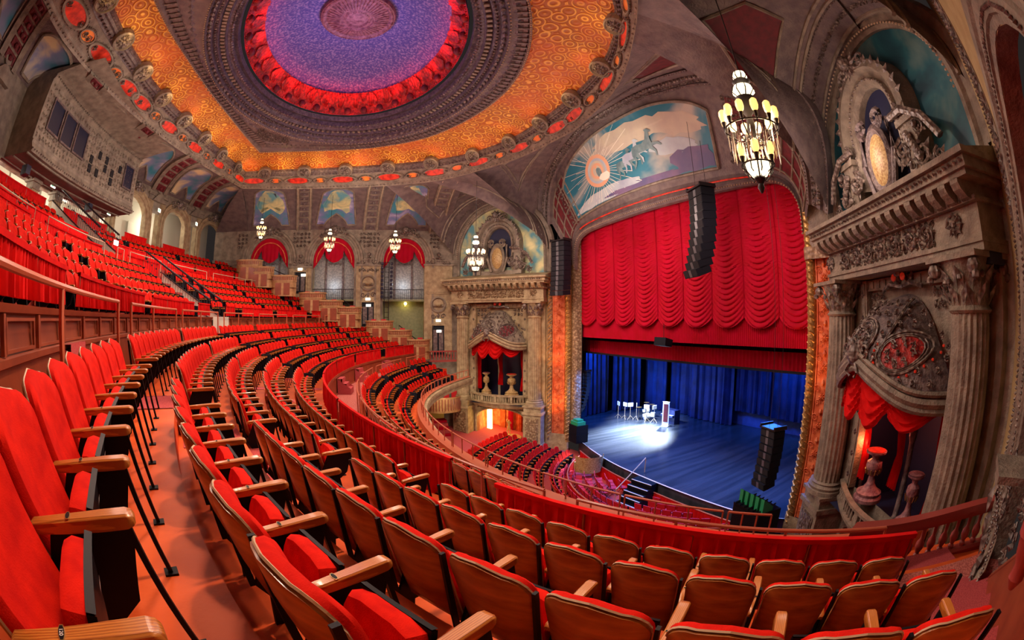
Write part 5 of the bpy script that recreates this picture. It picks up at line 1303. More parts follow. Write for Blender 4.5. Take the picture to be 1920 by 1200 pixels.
# seat table: (R tip, phi, z, row name, block index, place, last)
SEATS = []
def add_row(rt, z, blocks, rowname, tier):
    for b, (lo, hi, ph0, pitch) in enumerate(blocks):
        if ph0 is None:
            n = max(1, int((hi - lo) * R(1) * rt / .555)); pitch = (hi - lo) / n; ph0 = lo
        else:
            n = int((hi - ph0) / pitch + .15)
            while ph0 - pitch > lo - .2: ph0 -= pitch; n += 1
        for k in range(n):
            SEATS.append(dict(rt=rt, ph=ph0 + pitch * (k + .5), pitch=pitch, z=z, row=rowname, tier=tier, blk=b, k=k, n=n, first=k == 0, last=k == n - 1))
ends = [42.2, 42.2, 42.2, 42.2, 42.2]
near0 = [(-28.72, 1.1), (-28.79, 1.03), (-28.75, 1.0), (-29.56, .97), (-29.45, .99)]
lims = [-31.5, -32.2, -33.0, -33.6, -34.0]
for i in range(5):
    ais = [f(i) for f in AISLE2]; bl = [(lims[i], ais[0] - (.75 if i == 0 else .85), *near0[i])]
    for a in range(5): bl.append((ais[a] + (.95 if a == 0 else .42), ais[a + 1] - .42, None, None))
    bl.append((ais[5] + .42, 42.2, None, None))
    add_row(T2R[i], T2Z[i], bl, ['back', 'fourth', 'third', 'second', 'front'][i], 'middle balcony')
G3 = [(-36, -18.9), (-17.4, -7.7), (-6.4, 5.2), (9.9, 12.3), (13.2, 21.7), (22.5, 30.8), (31.7, 39.6)]
for j in range(5): add_row(T3R[j], T3Z[j], [(a, b, None, None) for a, b in G3], ['front', 'second', 'third', 'fourth', 'back'][j], 'upper balcony')
G4 = [(-30, -18), (-17, -8.4), (-7.2, 0.6), (4.4, 9.3), (10.2, 18.2), (19.0, 26.4), (27.4, 33.5)]
for j in range(3): add_row(T4R[j], T4Z[j], [(a, b, None, None) for a, b in G4], ['front', 'middle', 'back'][j], 'top balcony')
G1 = [(-36, -24.2), (-23.2, -13.0), (-12.0, -2.0), (-1.1, 9.0), (9.9, 19.9), (21.4, 32.9), (34.5, 40.2)]
for j in range(3): add_row(T1R[j], T1Z[j], [(a, b, None, None) for a, b in G1], ['back', 'middle', 'front'][j], 'front balcony')
vis = []
for s in SEATS:
    P = pos(s['rt'] + .3, s['ph'], s['z'] + .7); s['P'] = P; s['d'] = (P - CAM).length
    if infr(P, 50) and (s['tier'] != 'front balcony' or True): vis.append(s)
vis.sort(key=lambda s: s['d'])
near = [s for s in vis if s['tier'] != 'top balcony'][:300]; nset = set(id(s) for s in near); far = [s for s in vis if id(s) not in nset]
def seat_M(s):
    rt, ph = s['rt'], s['ph']; o = pos(rt + .435, ph, s['z']); f = (pos(rt, ph, s['z']) - o); a = atan2(f.y, f.x) - pi / 2
    w_ = (pos(rt + .2, ph + s['pitch'] / 2, 0) - pos(rt + .2, ph - s['pitch'] / 2, 0)).length
    return o, a, w_ / .58
blkname = {0: 'the near block', 1: 'the second block from the near wall', 2: 'the third block', 3: 'the fourth block', 4: 'the fifth block', 5: 'the sixth block', 6: 'the far block'}
def seat_label(s):
    pl = 'far-aisle end' if s['n'] - 1 - s['k'] < s['k'] else 'near end'
    q = min(s['k'], s['n'] - 1 - s['k']) + 1
    tier = {'middle balcony': 'middle', 'upper balcony': 'upper', 'front balcony': 'lowest'}[s['tier']]
    b = {0: 'near block', 1: 'second block', 2: 'third block', 3: 'fourth block', 4: 'fifth block', 5: 'sixth block', 6: 'far block'}[s['blk']]
    return f"red velvet seat, {s['row']} row of {tier} balcony, {b}, {ordinal(q)} from its {'far' if s['n'] - 1 - s['k'] < s['k'] else 'near'} end"
first = True
for s in near:
    o, a, sx = seat_M(s)
    if first: r = SEAT; r.location = o; r.rotation_euler = (0, 0, a); first = False; KIDS[SEATN] = [(c, list(c.children)) for c in SEAT.children]
    else: r = dup(SEAT, o, a)
    r.scale = (sx, 1, 1)
    r['label'] = seat_label(s); r['group'] = f"seats in the {s['row']} row of the {s['tier']}"
    s['obj'] = r
    if s['last'] and s['d'] < 14:
        for c, gs in KIDS[SEATN]:
            if c.name.split('.')[0] in ('armrest', 'standard', 'leg'):
                d = c.copy(); COL.objects.link(d); d.parent = r; d.location.x = -.29
SEAT['label'] = seat_label(near[0]); SEAT['group'] = f"seats in the {near[0]['row']} row of the {near[0]['tier']}"
# the legible plate on the nearest armrest, and the service labels on the seat pans
for s in near:
    if s['tier'] == 'middle balcony' and s['row'] == 'back' and abs(s['ph'] - s['pitch'] / 2 + 28.72) < .3:
        for c in s['obj'].children:
            if c.name.startswith('armrest') and c.location.x > 0:
                text('seat_number', '120', .017, 'white_label', (0, .155, .6236), (0, 0, 0), c, .0003)
    if s['tier'] == 'middle balcony' and s['d'] < 2.6:
        for c in s['obj'].children:
            if c.name.startswith('seat_pan'):
                mm = MB(); a_ = R(72)
                def P_(x, l, t): return (x, .075 + .86*l * cos(a_) + t * sin(a_), .30 + .86*l * sin(a_) - t * cos(a_))
                mm.poly([P_(x, l, .098) for x, l in ((-.02, .33), (.03, .33), (.03, .36), (-.02, .36))])
                obj('paper_label', mm, 'white_label', c)
mb = MB()
for s in far:
    o, a, sx = seat_M(s); low_seat(mb, Matrix.Translation(o) @ Matrix.Rotation(a, 4, 'Z'), sx)
    if s['first'] or s['last']:
        M_ = Matrix.Translation(o) @ Matrix.Rotation(a, 4, 'Z'); x = -.33 if s['last'] else .33
        mb.use('charcoal'); b0 = [(x - .03, -.02, .05), (x + .03, -.02, .05), (x + .03, .42, .05), (x - .03, .42, .05), (x - .03, -.02, .66), (x + .03, -.02, .66), (x + .03, .42, .62), (x - .03, .42, .62)]
        i = [mb.add(M_ @ V(p)) for p in b0]
        for q in ((4, 5, 6, 7), (0, 1, 5, 4), (1, 2, 6, 5), (2, 3, 7, 6), (3, 0, 4, 7)): mb.face([i[k] for k in q])
o = obj('theatre_seats', mb, 'velvet'); tag(o, 'many rows of small red theatre seats farther up and across the balconies', 'seat', kind='stuff')

# ------------------------------------------------------------------ rail curtains
def pleated(fn, length, h, dens, amp, seed, nz=5, flare=1.0, samples=None):
    """fn(s, d, z) -> world; gathered cloth hanging from z=h to 0"""
    rnd = random.Random(seed); n = samples or max(12, int(length * dens * 5)); ph = [rnd.uniform(0, 6.28) for _ in range(4)]
    def f(u, v):
        s = u * length; g = (1 - v) * .75 + .25
        a = amp * g * (sin(s * dens * 6.28 + ph[0] + 1.2 * sin(s * 2.1 + ph[1])) + .5 * sin(s * dens * 11 + ph[2] + sin(s * 3.3)))
        return fn(s + .02 * sin(s * 9 + ph[3]) * (1 - v), a, h * v)
    mb = MB(); mb.grid(f, n, nz); return mb
def rail_curtain(Rr, p0, p1, zt, zb, label, group, seed, rail=True, dens=7, amp=.022, inward=1):
    t = thing('rail_curtain', label, 'curtain', pos(Rr, (p0 + p1) / 2, zb), group=group)
    O = t.location.copy(); L_ = R(p1 - p0) * Rr
    fn = lambda s, d, z: pos(Rr + d, p0 + (p1 - p0) * s / L_, zb + z) - O
    d_ = (pos(Rr, (p0 + p1) / 2, zb) - CAM).length
    c = obj('cloth', pleated(fn, L_, zt - zb - .05, dens if d_ < 25 else 4, amp, seed), 'cloth_red', t, True)
    mb = MB(); n = max(2, int((p1 - p0)))
    mb.loft([[pos(Rr + x, p0 + (p1 - p0) * k / n, zz) - O for x, zz in ((-.03, zt - .06), (-.035, zt), (.035, zt), (.03, zt - .06))] for k in range(n + 1)])
    obj('heading', mb, 'cloth_red', t)
    mb = MB(); 
    for k in range(max(2, int((p1 - p0) / 2.4)) + 1):
        P = pos(Rr, lerp(p0 + .1, p1 - .1, k / max(2, int((p1 - p0) / 2.4))), zb) - O; mb.tube([P + V((0, 0, -.05)), P + V((0, 0, zt - zb - .02))], .018, 5)
    stuffpart('support_posts', mb, 'brown_wood', t)
    return t
C1 = [(-34.6, -23.4), (-21.5, -10.3), (-9.9, 1.0), (1.5, 12.2), (12.7, 21.3), (22.0, 31.7), (33.5, 42.5)]
nm = ['nearest, beside the near stairs', 'second from the near wall', 'third along the rail', 'fourth, behind the cross aisle', 'fifth, across the aisle', 'sixth, before the last gap', 'last, against the far wall boxes']
for k, (a, b) in enumerate(C1):
    rail_curtain(28.0, a, b, 6.6 if k == 0 else 6.74, 5.99, f'red gathered curtain on the middle rail, {nm[k]}', 'curtains along the middle balcony rail', 10 + k, dens=6, amp=.045)
C2 = [(-38, -18.8), (-17.5, -7.8), (-6.4, 2.2), (3.1, 5.7), (9.5, 11.7), (13.4, 21.3), (22.5, 30.5), (31.7, 39.6)]
nm = ['longest, above the panelled wall nearest the camera', 'second from the near end', 'third, left of the cream stair wall', 'short piece left of the cream stair wall', 'short piece right of the cream stair wall', 'sixth along the wall', 'seventh along the wall', 'last before the stepped boxes']
for k, (a, b) in enumerate(C2):
    rail_curtain(33.75, a, b, 9.52, 9.0, f'red gathered curtain above the wood wall, {nm[k]}', 'curtains above the panelled wall', 30 + k, dens=9, amp=.05)
C3 = [(-30, -9.3), (-7.7, -.1), (1.9, 2.9), (3.9, 9.1), (10.2, 17.7), (19.1, 26.3), (27.8, 33.5)]
for k, (a, b) in enumerate(C3):
    rail_curtain(38.25, a, b, 11.75, 11.0, f'red rail curtain at the upper cross aisle, {ordinal(k + 1)} from the near side', 'curtains at the upper cross aisle', 50 + k, dens=5)
    t = thing('aisle_rail', f'thin pale guard rail before the upper cross aisle, {ordinal(k + 1)} from the near side', 'railing', pos(38.1, (a + b) / 2, 11), group='guard rails at the upper cross aisle')
    O = t.location.copy(); mb = MB(); n = max(2, int(b - a)); pts = [pos(38.1, a + (b - a) * q / n, 11.87) - O for q in range(n + 1)]
    pts = [pos(38.1, a, 11.1) - O] + pts + [pos(38.1, b, 11.1) - O]; mb.tube(pts, .022, 5); obj('handrail', mb, 'pale_edge', t)
for k, (a, b) in enumerate([(-30, -8.4), (-7.4, 0.6), (4.2, 9.6), (10.0, 18.4), (18.8, 26.8), (27.2, 33.5)]):
    rail_curtain(39.6, a, b, 12.45, 11.7, f'red curtain before the topmost seats, {ordinal(k + 1)} from the near side', 'curtains before the topmost seats', 70 + k, dens=5)
for k, (a, b) in enumerate([(-28, -.6), (1.8, 8.2), (11.0, 14.6), (17.4, 21.6)]):
    rail_curtain(42.45, a, b, 14.0, 13.05, f'tall red curtain under the arcade columns, {ordinal(k + 1)} from the near side', 'curtains under the arcade columns', 80 + k, dens=4)

# ------------------------------------------------------------------ panelled wall behind the camera rows
m = MB(); arcgrid(m, [(33.6, 7.58), (33.62, 8.42), (33.56, 8.44), (33.56, 8.5), (33.66, 8.52), (33.68, 8.84), (33.6, 8.86), (33.58, 8.93), (33.95, 8.93), (33.95, 8.7)], -38, 6, 1)
arcgrid(m, [(33.6, 7.58), (33.62, 8.42), (33.56, 8.44), (33.56, 8.5), (33.66, 8.52), (33.68, 8.84), (33.6, 8.86), (33.58, 8.93), (33.95, 8.93), (33.95, 8.7)], 9.3, 40.5, 1)
pw = struct('wall_panelled', m, 'brown_wood', label='low reddish brown panelled wall with moulded ledge', smooth=False)
for k in range(40):
    p0 = -37.6 + k * 2.0
    if 5 < p0 < 9.4: continue
    m = MB(); e = .12
    def fr_(ph, z, d): return pos(33.64 - d, ph, z)
    for (a, b, z0, z1) in ((p0 + e, p0 + 1.72, 8.53, 8.56), (p0 + e, p0 + 1.72, 8.79, 8.82)):
        m.loft([[fr_(a + (b - a) * q / 3, z, d) for z, d in ((z0, 0), (z0, .03), (z1, .03), (z1, 0))] for q in range(4)])
    for q in (p0 + e, p0 + 1.7):
        m.loft([[fr_(q, z, d) for d in (0, .03)] + [fr_(q + .06, z, d) for d in (.03, 0)] for z in (8.53, 8.82)])
    m.loft([[fr_(p0 - .08, z, d) for d in (0, .05)] + [fr_(p0 + .02, z, d) for d in (.05, 0)] for z in (8.52, 8.85)])
    struct('panel', m, 'brown_wood', pw)
# guard hoops in front of the wall
H = [(-38.5, -15.2, (-21.7, -15.2)), (-13.1, -4.2, (-13.1, -9, -4.2)), (-2.8, 5.5, (-2.8, 1.4, 5.5)), (7, 14.2, (7, 10.6, 14.2)), (15.8, 23.4, (15.8, 19.6, 23.4)), (25.2, 32.3, (25.2, 28.7, 32.3)), (33.8, 38.5, (33.8, 36, 38.5))]
for k, (a, b, ps) in enumerate(H):
    t = thing('guard_rail', ['thick varnished red guard rail sweeping in from the near edge', 'second red guard rail before the panelled wall', 'third red guard rail, left of the cream stair wall', 'red guard rail in front of the cream stair wall', 'fifth red guard rail before the panelled wall', 'sixth guard rail before the panelled wall', 'last guard rail before the far boxes'][k], 'railing', pos(33.25, (a + b) / 2, 7.58), group='guard rails before the panelled wall')
    O = t.location.copy(); mb = MB(); n = max(3, int(b - a)); mb.tube([pos(33.25, a + (b - a) * q / n, 9.13) - O for q in range(n + 1)], .035, 8)
    obj('handrail', mb, 'rail_red', t, True)
    for p in ps:
        mb = MB(); P = pos(33.25, p, 7.58) - O; mb.box(P.x - .025, P.x + .025, P.y - .025, P.y + .025, P.z, P.z + 1.53); obj('post', mb, 'rail_red', t)
# carpeted steps up through the wall gaps
for p in (-19.0, -7.1, 2.6, 12.6, 21.9, 31.1):
    mb = MB()
    for q in range(4): arcgrid(mb, [(33.62, 7.58), (32.95 + .17 * q, 7.58), (32.95 + .17 * q, 7.58 + .23 * (q + 1)), (33.62, 7.58 + .23 * (q + 1))], p - .75, p + .75, .5)
    for pp in (p - .75, p + .75): mb.poly([pos(33.62, pp, 7.58), pos(32.95, pp, 7.58), pos(32.95, pp, 7.81), pos(33.62, pp, 8.5)])
    struct('wall_step', mb, 'carpet', pw)
# wall below the middle curtains, facing the cross aisle, with its small handrail
m = MB(); arcgrid(m, [(28.0, 6.02), (27.9, 6.02), (27.9, 5.9), (27.95, 5.88), (27.95, 5.12), (27.9, 5.1), (27.9, 5.05)], -34.6, 42.5)
struct('wall_aisle', m, 'brown_wood', label='low wall carrying the middle curtain rail')
for k, p in enumerate((-22.5, 12.4, 21.7, 32.6)):
    mb = MB()
    for q in range(3): arcgrid(mb, [(27.9, 5.05), (27.2 + .22 * q, 5.05), (27.2 + .22 * q, 5.35 + .25 * q), (27.9, 5.35 + .25 * q)], p - 1, p + 1, .5)
    for pp in (p - 1, p + 1): mb.poly([pos(27.9, pp, 5.05), pos(27.2, pp, 5.05), pos(27.2, pp, 5.35), pos(27.9, pp, 5.85)])
    struct('floor_step', mb, 'carpet', label='pink carpeted block of steps in the cross aisle')
# ------------------------------------------------------------------ railings of the front balcony
def hoop_rail(name, label, group, Rr, a, b, zt, zb, posts, r=.03, mname='rail_red', cat='railing', mid=False):
    t = thing(name, label, cat, pos(Rr, (a + b) / 2, zb), group=group); O = t.location.copy(); mb = MB(); n = max(3, int(abs(b - a)))
    mb.tube([pos(Rr, a + (b - a) * q / n, zt) - O for q in range(n + 1)], r, 7); obj('handrail', mb, mname, t, True)
    if mid: mb = MB(); mb.tube([pos(Rr, a + (b - a) * q / n, lerp(zb, zt, .55)) - O for q in range(n + 1)], r * .6, 5); obj('mid_rail', mb, mname, t)
    for q in range(posts):
        mb = MB(); P = pos(Rr, lerp(a, b, q / (posts - 1)), zb) - O; P2 = V((P.x, P.y, P.z + (zt - zb))); mb.tube([P, P2], r * .8, 5); obj('post', mb, mname, t)
for k, (a, b, n) in enumerate([(-35, -24.4, 4), (-23.0, -13.2, 4), (-11.8, -2.2, 4), (-.9, 8.8, 4), (10.1, 19.7, 4), (21.6, 32.6, 5), (34.7, 41, 3)]):
    hoop_rail('aisle_guard', f'salmon painted guard rail behind the front balcony seats, {ordinal(k + 1)} from the near wall', 'guard rails behind the front balcony seats', 26.66, a, b, 6.0, 5.05, n)
m = MB(); arcgrid(m, [(23.78, 3.83), (23.78, 4.18), (23.82, 4.2), (23.82, 4.26), (23.45, 4.26)], -42, 44)
m2 = MB(); arcgrid(m2, [(23.45, 4.26), (23.45, 4.22), (23.48, 4.18), (23.34, 4.1), (23.36, 4.0), (23.32, 3.8), (23.35, 3.6), (24.0, 3.5), (27.9, 4.0)], -42, 44); struct('wall_parapet_front', m2, 'stone_warm', label='pale moulded front of the balcony parapet')
struct('wall_parapet', m, 'rail_red', label='salmon painted parapet along the front edge of the balcony')
m = MB(); arcgrid(m, [(23.42, 4.16), (23.3, 4.14), (23.27, 4.0), (23.3, 3.86), (23.34, 3.84)], -42, 44); struct('trim_1', m, 'stone_warm', label='pale carved band along the parapet')
hs = [-41 + 6.05 * q for q in range(15)]
for k in range(14):
    if k == 0: continue
    if k == 1: hs[1] = -31.6
    hoop_rail('parapet_rail', f'bowed salmon rail section on the parapet, {ordinal(k + 1)} from the near wall', 'bowed rail sections on the parapet', 23.6, hs[k] + .15, hs[k + 1] - .15, 4.8, 4.26, 4, .028)
# ------------------------------------------------------------------ stage
m = MB(); front = resample(smoothline([(17.3, 25.4, 0), (16.6, 22.5, 0), (16.1, 19.5, 0), (16.0, 16.5, 0), (16.05, 13, 0), (16.3, 9.5, 0), (17.0, 7.7, 0)], 5), 30)
m.loft([[V((p.x, p.y, -1.3)) for p in front], [V((p.x, p.y, -.08)) for p in front], [V((p.x - .06, p.y, -.06)) for p in front], [V((p.x - .06, p.y, 0)) for p in front], [V((17.6, lerp(33, 3, k / 30), 0)) for k in range(31)], [V((33, lerp(36, 0, k / 30), 0)) for k in range(31)]])
sf = struct('floor_stage', m, 'stage_floor', label='glossy dark stage floor')
m = MB(); m.tube([V((p.x - .07, p.y, -.02)) for p in front], .035, 4); struct('stage_edge', m, 'white_edge', sf)
m = MB(); m.poly([(33, 36, -.1), (33, 0, -.1), (33, 0, 18), (33, 36, 18)]); m.poly([(17.4, 34, -.1), (33, 34, -.1), (33, 34, 18), (17.4, 34, 18)]); m.poly([(17.4, 2, -.1), (33, 2, -.1), (33, 2, 18), (17.4, 2, 18)]); m.poly([(17.5, 2, 16.5), (33, 2, 16.5), (33, 34, 16.5), (17.5, 34, 16.5)])
m.poly([(17.5, 25.5, -.1), (17.5, 34, -.1), (17.5, 34, 16.5), (17.5, 25.5, 16.5)]); m.poly([(17.5, 2, -.1), (17.5, 7.7, -.1), (17.5, 7.7, 16.5), (17.5, 2, 16.5)])
struct('wall_stage', m, 'black_cloth', label='black walls of the stage house')
m = MB(); m.box(30.6, 30.8, 1.5, 22, -.05, 2.0); struct('wall_stage_rear', m, 'blue_wall', label='low blue lit wall showing under the raised rear drapes')
lamp('SPOT', (27.5, 14, 8), 2500, (.03, .2, 1), .2, (30.6, 14, .6), 110, 1)
def flatdrape(name, label, A, B, z0, z1, material, seed, dens=2.2, amp=.12, group='blue stage drapes', nz=3, cat='curtain'):
    L_ = hypot(B[0] - A[0], B[1] - A[1]); fr = frame(A, B); c = fr(L_ / 2, 0, z0)
    t = thing(name, label, cat, c, group=group); O = t.location.copy()
    obj('cloth', pleated(lambda s, d, z: fr(s, d, z0 + z) - O, L_, z1 - z0, dens, amp, seed, nz, samples=int(L_ * dens * 6)), material, t, True)
    m = MB(lambda s, d, z: fr(s, d, z) - O); m.box(0, L_, -.05, .05, z1, z1 + .12); obj('batten', m, 'black_metal', t); return t
for k, (A, B, lab) in enumerate([((29.5, 12), (29.5, 16.5), 'dark blue drape at the back, nearest the right side of the stage'), ((29.9, 16.3), (29.9, 20.6), 'dark blue drape at the back, right of centre'), ((29.5, 20.4), (29.5, 25.2), 'dark blue drape behind the drum platform'), ((29.9, 25), (29.9, 28.4), 'dark blue drape left of the drum platform'), ((29.5, 28.3), (29.5, 31.6), 'blue drape catching the brightest light at the back'), ((29.4, 2), (29.6, 12), 'dark blue drape in the right rear corner of the stage'),
                                 ((25.5, 31.8), (28.5, 31.2), 'blue side drape at the left rear of the stage'), ((22.0, 31.5), (25.0, 32.0), 'blue side drape in the left wing'), ((19.0, 30.5), (21.6, 31.6), 'black blue side drape nearest the left jamb')]):
    flatdrape('stage_drape', lab, A, B, 1.3 if k in (0, 1, 5) else .05, 12, 'blue_drape', 100 + k, 1.6, .16)
# Austrian house curtain: nine puffed columns over a pleated fringe
t = thing('house_curtain', 'great red puffed house curtain with nine scalloped columns above a pleated skirt', 'curtain', (17.75, 16.6, 7.6)); O = t.location.copy()
YA, YB, NC = 26.0, 7.5, 9
def puff(u, v, c0, c1):
    y = lerp(c0, c1, u); q = 4 * u * (1 - u); zt = 15.4; zb = 8.95 - .55 * q; z = lerp(zb, zt, v)
    ph = (z + .75 * q) / .27; tt = ph - math.floor(ph); fold = (tt ** .5) * (1 - tt) * 2.2
    return V((17.62 - .12 * q - .13 * fold * (.25 + .75 * q) , y, z - .05 * fold)) - O
for k in range(NC):
    c0 = lerp(YA, YB, k / NC); c1 = lerp(YA, YB, (k + 1) / NC); m = MB(); m.grid(lambda u, v: puff(u, v, c0, c1), 12, 168); obj('puffed_column', m, 'drape_red', t, True)
    m = MB(); m.tube([V((17.55, c1, z)) - O for z in (8.9, 11, 13, 15.3)], .022, 4); obj('gather_tape', m, 'drape_red', t)
m = MB(); n_ = 9 * 40
m.grid(lambda u, v: V((17.72 - .045 * (abs((u * 150) % 1 * 2 - 1)) , lerp(YA, YB, u), lerp(7.55, 9.0, v))) - O, 600, 1); obj('pleated_skirt', m, 'drape_red', t, True)
t = thing('inner_valance', 'straight pleated red valance hanging lower behind the house curtain', 'curtain', (18.9, 17, 6.4)); O = t.location.copy()
m = MB(); m.grid(lambda u, v: V((18.9 - .05 * (abs((u * 100) % 1 * 2 - 1)), lerp(30, 6, u), lerp(6.35, 7.28, v))) - O, 400, 1); obj('cloth', m, 'drape_red', t, True)
m = MB(); m.box(-.2, .0, -12, 12, 1.05 - 1.2 + .0, -.02 - .1 + .0); 
m = MB(); m.box(-.12, .12, -12.5, 12, -.12, 0.0); obj('hem_batten', m, 'black_cloth', t)
t = thing('border_drape', 'black border drape behind the red valance', 'curtain', (19.3, 17, 7)); m = MB(); m.grid(lambda u, v: (.05 * sin(u * 300), lerp(14, -13, u), lerp(-.6, 8, v)), 200, 1); obj('cloth', m, 'black_cloth', t)
# line arrays
def array_box(mb_par, w_, h, d, z, tilt, yoff, mname='charcoal'):
    m = MB(); c, s = cos(tilt), sin(tilt)
    def T(x, y, zz): return V((yoff + x * c - zz * s, y, z + zz * c + x * s))
    m.fr = lambda x, y, zz: T(x, y, zz)
    m.box(-d / 2, d / 2, -w_ / 2, w_ / 2, -h, -.02); b = obj('cabinet', m, mname, mb_par)
    m = MB(T); m.box(-d / 2 - .015, -d / 2, -w_ * .09, w_ * .09, -h * .93, -h * .08); obj('horn', m, 'grey_grille', b)
    for g in (-1, 1): m = MB(T); m.box(-d / 2 - .012, -d / 2, g * w_ * .3 - w_ * .17, g * w_ * .3 + w_ * .17, -h * .9, -h * .1); obj('grille', m, 'black_cloth', b)
    return b
def line_array(label, loc, rz, n, w_, h, d, curve, cab_top=None, cable=7.0, mname='charcoal'):
    t = thing('line_array_speaker', label, 'speaker', loc, rz, 'hanging line array speakers'); z = 0; a = 0; x = 0
    for k in range(n): array_box(t, w_, h, d, z, a, x, mname); z -= h * cos(a); x -= -h * sin(a) * 1.0 * -1 * -1 if 0 else h * sin(a); a += curve
    m = MB(); m.box(-d * .6, d * .6, -w_ * .55, w_ * .55, .02, .1)
    for g in (-1, 1): m.box(-d * .6, d * .6, g * w_ * .5 - .03, g * w_ * .5 + .03, .02, .2)
    obj('rigging_frame', m, 'iron', t)
    m = MB(); m.tube([(-d * .4, 0, .1), (-d * .4, 0, cable)], .012, 4); m.tube([(d * .4, 0, .1), (d * .4, 0, cable)], .012, 4); obj('hanging_cable', m, 'iron', t)
    return t
rzA = R(25)
line_array('tall black line array hanging before the right half of the red house curtain', (15.2, 12.1, 14.75), R(-20), 11, 1.25, .37, .75, .035, mname='charcoal')
line_array('blue-black line array hanging beside the far jamb above the orange panel', (15.6, 25.3, 14.3), R(15), 11, 1.25, .345, .75, .01)
line_array('lower line array with a curled end hanging inside the left of the stage', (18.3, 26.2, 4.9), R(15), 11, .7, .27, .45, .06, cable=6)
line_array('lower line array hanging at the right of the stage above the floor', (16.5, 8.95, 4.15), R(-20), 8, 1.0, .33, .65, .03, cable=11)
# band gear and cases on stage
def gear(name, label, cat, x, y, build, group=None, rz=0):
    t = thing(name, label, cat, (x, y, 0), rz, group); build(t); return t
def drum(t):
    for k, (x, y, z, r, h, ax) in enumerate(((0, 0, .3, .3, .45, 1), (-.5, -.3, .5, .2, .2, 0), (.45, -.35, .45, .22, .35, 0), (-.25, .1, .8, .15, .2, 0), (.25, .1, .8, .16, .22, 0))):
        m = MB(); 
        if ax: m.rings([[(x + q, y + r * cos(2 * pi * i / 16), z + r * sin(2 * pi * i / 16)) for i in range(16)] for q in (-.22, .22)])
        else: m.lathe(x, y, [(r, z - h / 2), (r, z + h / 2)], 14)
        obj('drum', m, 'white_edge', t, True)
    for k, (x, y, z) in enumerate(((-.8, .2, 1.2), (.8, .2, 1.25), (.5, .6, 1.4))):
        m = MB(); m.lathe(x, y, [(.03, z + .02), (.26, z), (.26, z - .01), (.02, z)], 14); m.tube([(x, y, 0), (x, y, z)], .015, 5); obj('cymbal', m, 'brass', t)
gear('drum_kit', 'pale drum kit with cymbals at the back of the stage', 'drum kit', 25.8, 27.2, drum)
def stand(t):
    m = MB(); m.tube([(0, 0, 0), (0, 0, 1.4)], .02, 5); obj('pole', m, 'pale_edge', t)
    for k in range(3): m = MB(); a = 2.1 * k; m.tube([(0, 0, .35), (.35 * cos(a), .35 * sin(a), 0)], .015, 4); obj('leg', m, 'pale_edge', t)
    m = MB(); m.box(-.02, .02, -.25, .25, 1.15, 1.5); obj('desk', m, 'white_edge', t)
for k, (x, y) in enumerate(((24.4, 28.6), (24.7, 28.2), (25.0, 27.7), (25.2, 26.6), (25.6, 26.0), (24.2, 29.3))):
    gear('music_stand', f'pale music stand by the drum kit, {ordinal(k + 1)} of the loose cluster', 'stand', x, y, stand, 'music stands by the drum kit', 1.2 * k)
def flat(t):
    m = MB(); m.box(-.04, .04, -.3, .3, .05, 2.1); m.box(-.25, .25, -.3, .3, 0, .06); obj('upright_panel', m, 'white_edge', t)
    m = MB(); m.box(-.06, -.04, -.2, .2, .4, 1.9); obj('dark_face', m, 'maroon', t)
gear('tall_case', 'tall white-edged case standing upright right of the drum kit', 'case', 25.3, 24.3, flat, None, .4)
def piano(t):
    m = MB(); m.box(-.35, .35, -.75, .75, 0, 1.2); m.box(-.6, -.35, -.72, .72, .62, .78); obj('piano_case', m, 'blue_drape', t); m = MB(); m.box(-.59, -.38, -.68, .68, .78, .8); obj('keys', m, 'white_edge', t)
gear('upright_piano', 'blue-lit upright piano beside the tall case', 'piano', 26.6, 24.9, piano)
def green_case(t):
    m = MB(); m.box(-.5, .5, -.5, .5, 0, 1.3); m.box(-.53, .53, -.53, .53, .6, .66); obj('cabinet', m, 'black_metal', t)
    m = MB(); m.box(-.4, .3, -.45, .45, 1.3, 1.55); m.box(-.3, .2, -.3, .3, 1.55, 1.7); obj('green_lid', m, 'green_plastic', t)
gear('speaker_stack', 'black speaker stack with a green case on top beside the far jamb', 'speaker', 16.9, 24.9, green_case)
def side_fill(t):
    m = MB(); m.box(-.75, .75, -1.0, 1.0, 0, 1.5); m.box(-.8, -.75, -.9, .9, .1, 1.4); obj('cabinet', m, 'black_metal', t)
    for k in range(5): m = MB(); y = -.8 + k * .4; m.prism([(-.5, 1.5), (.2, 1.5), (.2, 1.62), (-.5, 1.9)], 'y', y - .12, y + .12); obj('green_monitor', m, 'green_plastic', t)
    m = MB(); 
    for k in range(6): m.tube([(-.8, -.8 + .32 * k, 1.52), (.6, -.7 + .3 * k, 1.6)], .03, 4)
    obj('cable', m, 'charcoal', t)
sw = gear('subwoofer_stack', 'wide black subwoofer stack with green-lit gear on top at the right stage corner', 'speaker', 15.0, 7.9, side_fill, None, R(-15)); D_ = ray(1422, 938); sw.location = CAM + D_ * ((1.25 - 8.8) / D_.z) - V((0, 0, 2.55)); sw.scale = (.9, .9, 1.55)
t = thing('ceiling_speaker', 'small black loudspeaker hanging under the house curtain skirt', 'speaker', (17.2, 16.9, 7.6)); m = MB(); m.prism([(-.35, -.2), (.2, -.3), (.3, .1), (-.3, .25)], 'y', -.45, .45); obj('cabinet', m, 'charcoal', t); m = MB(); m.tube([(0, 0, .1), (0, 0, 1)], .02, 4); obj('bracket', m, 'iron', t)
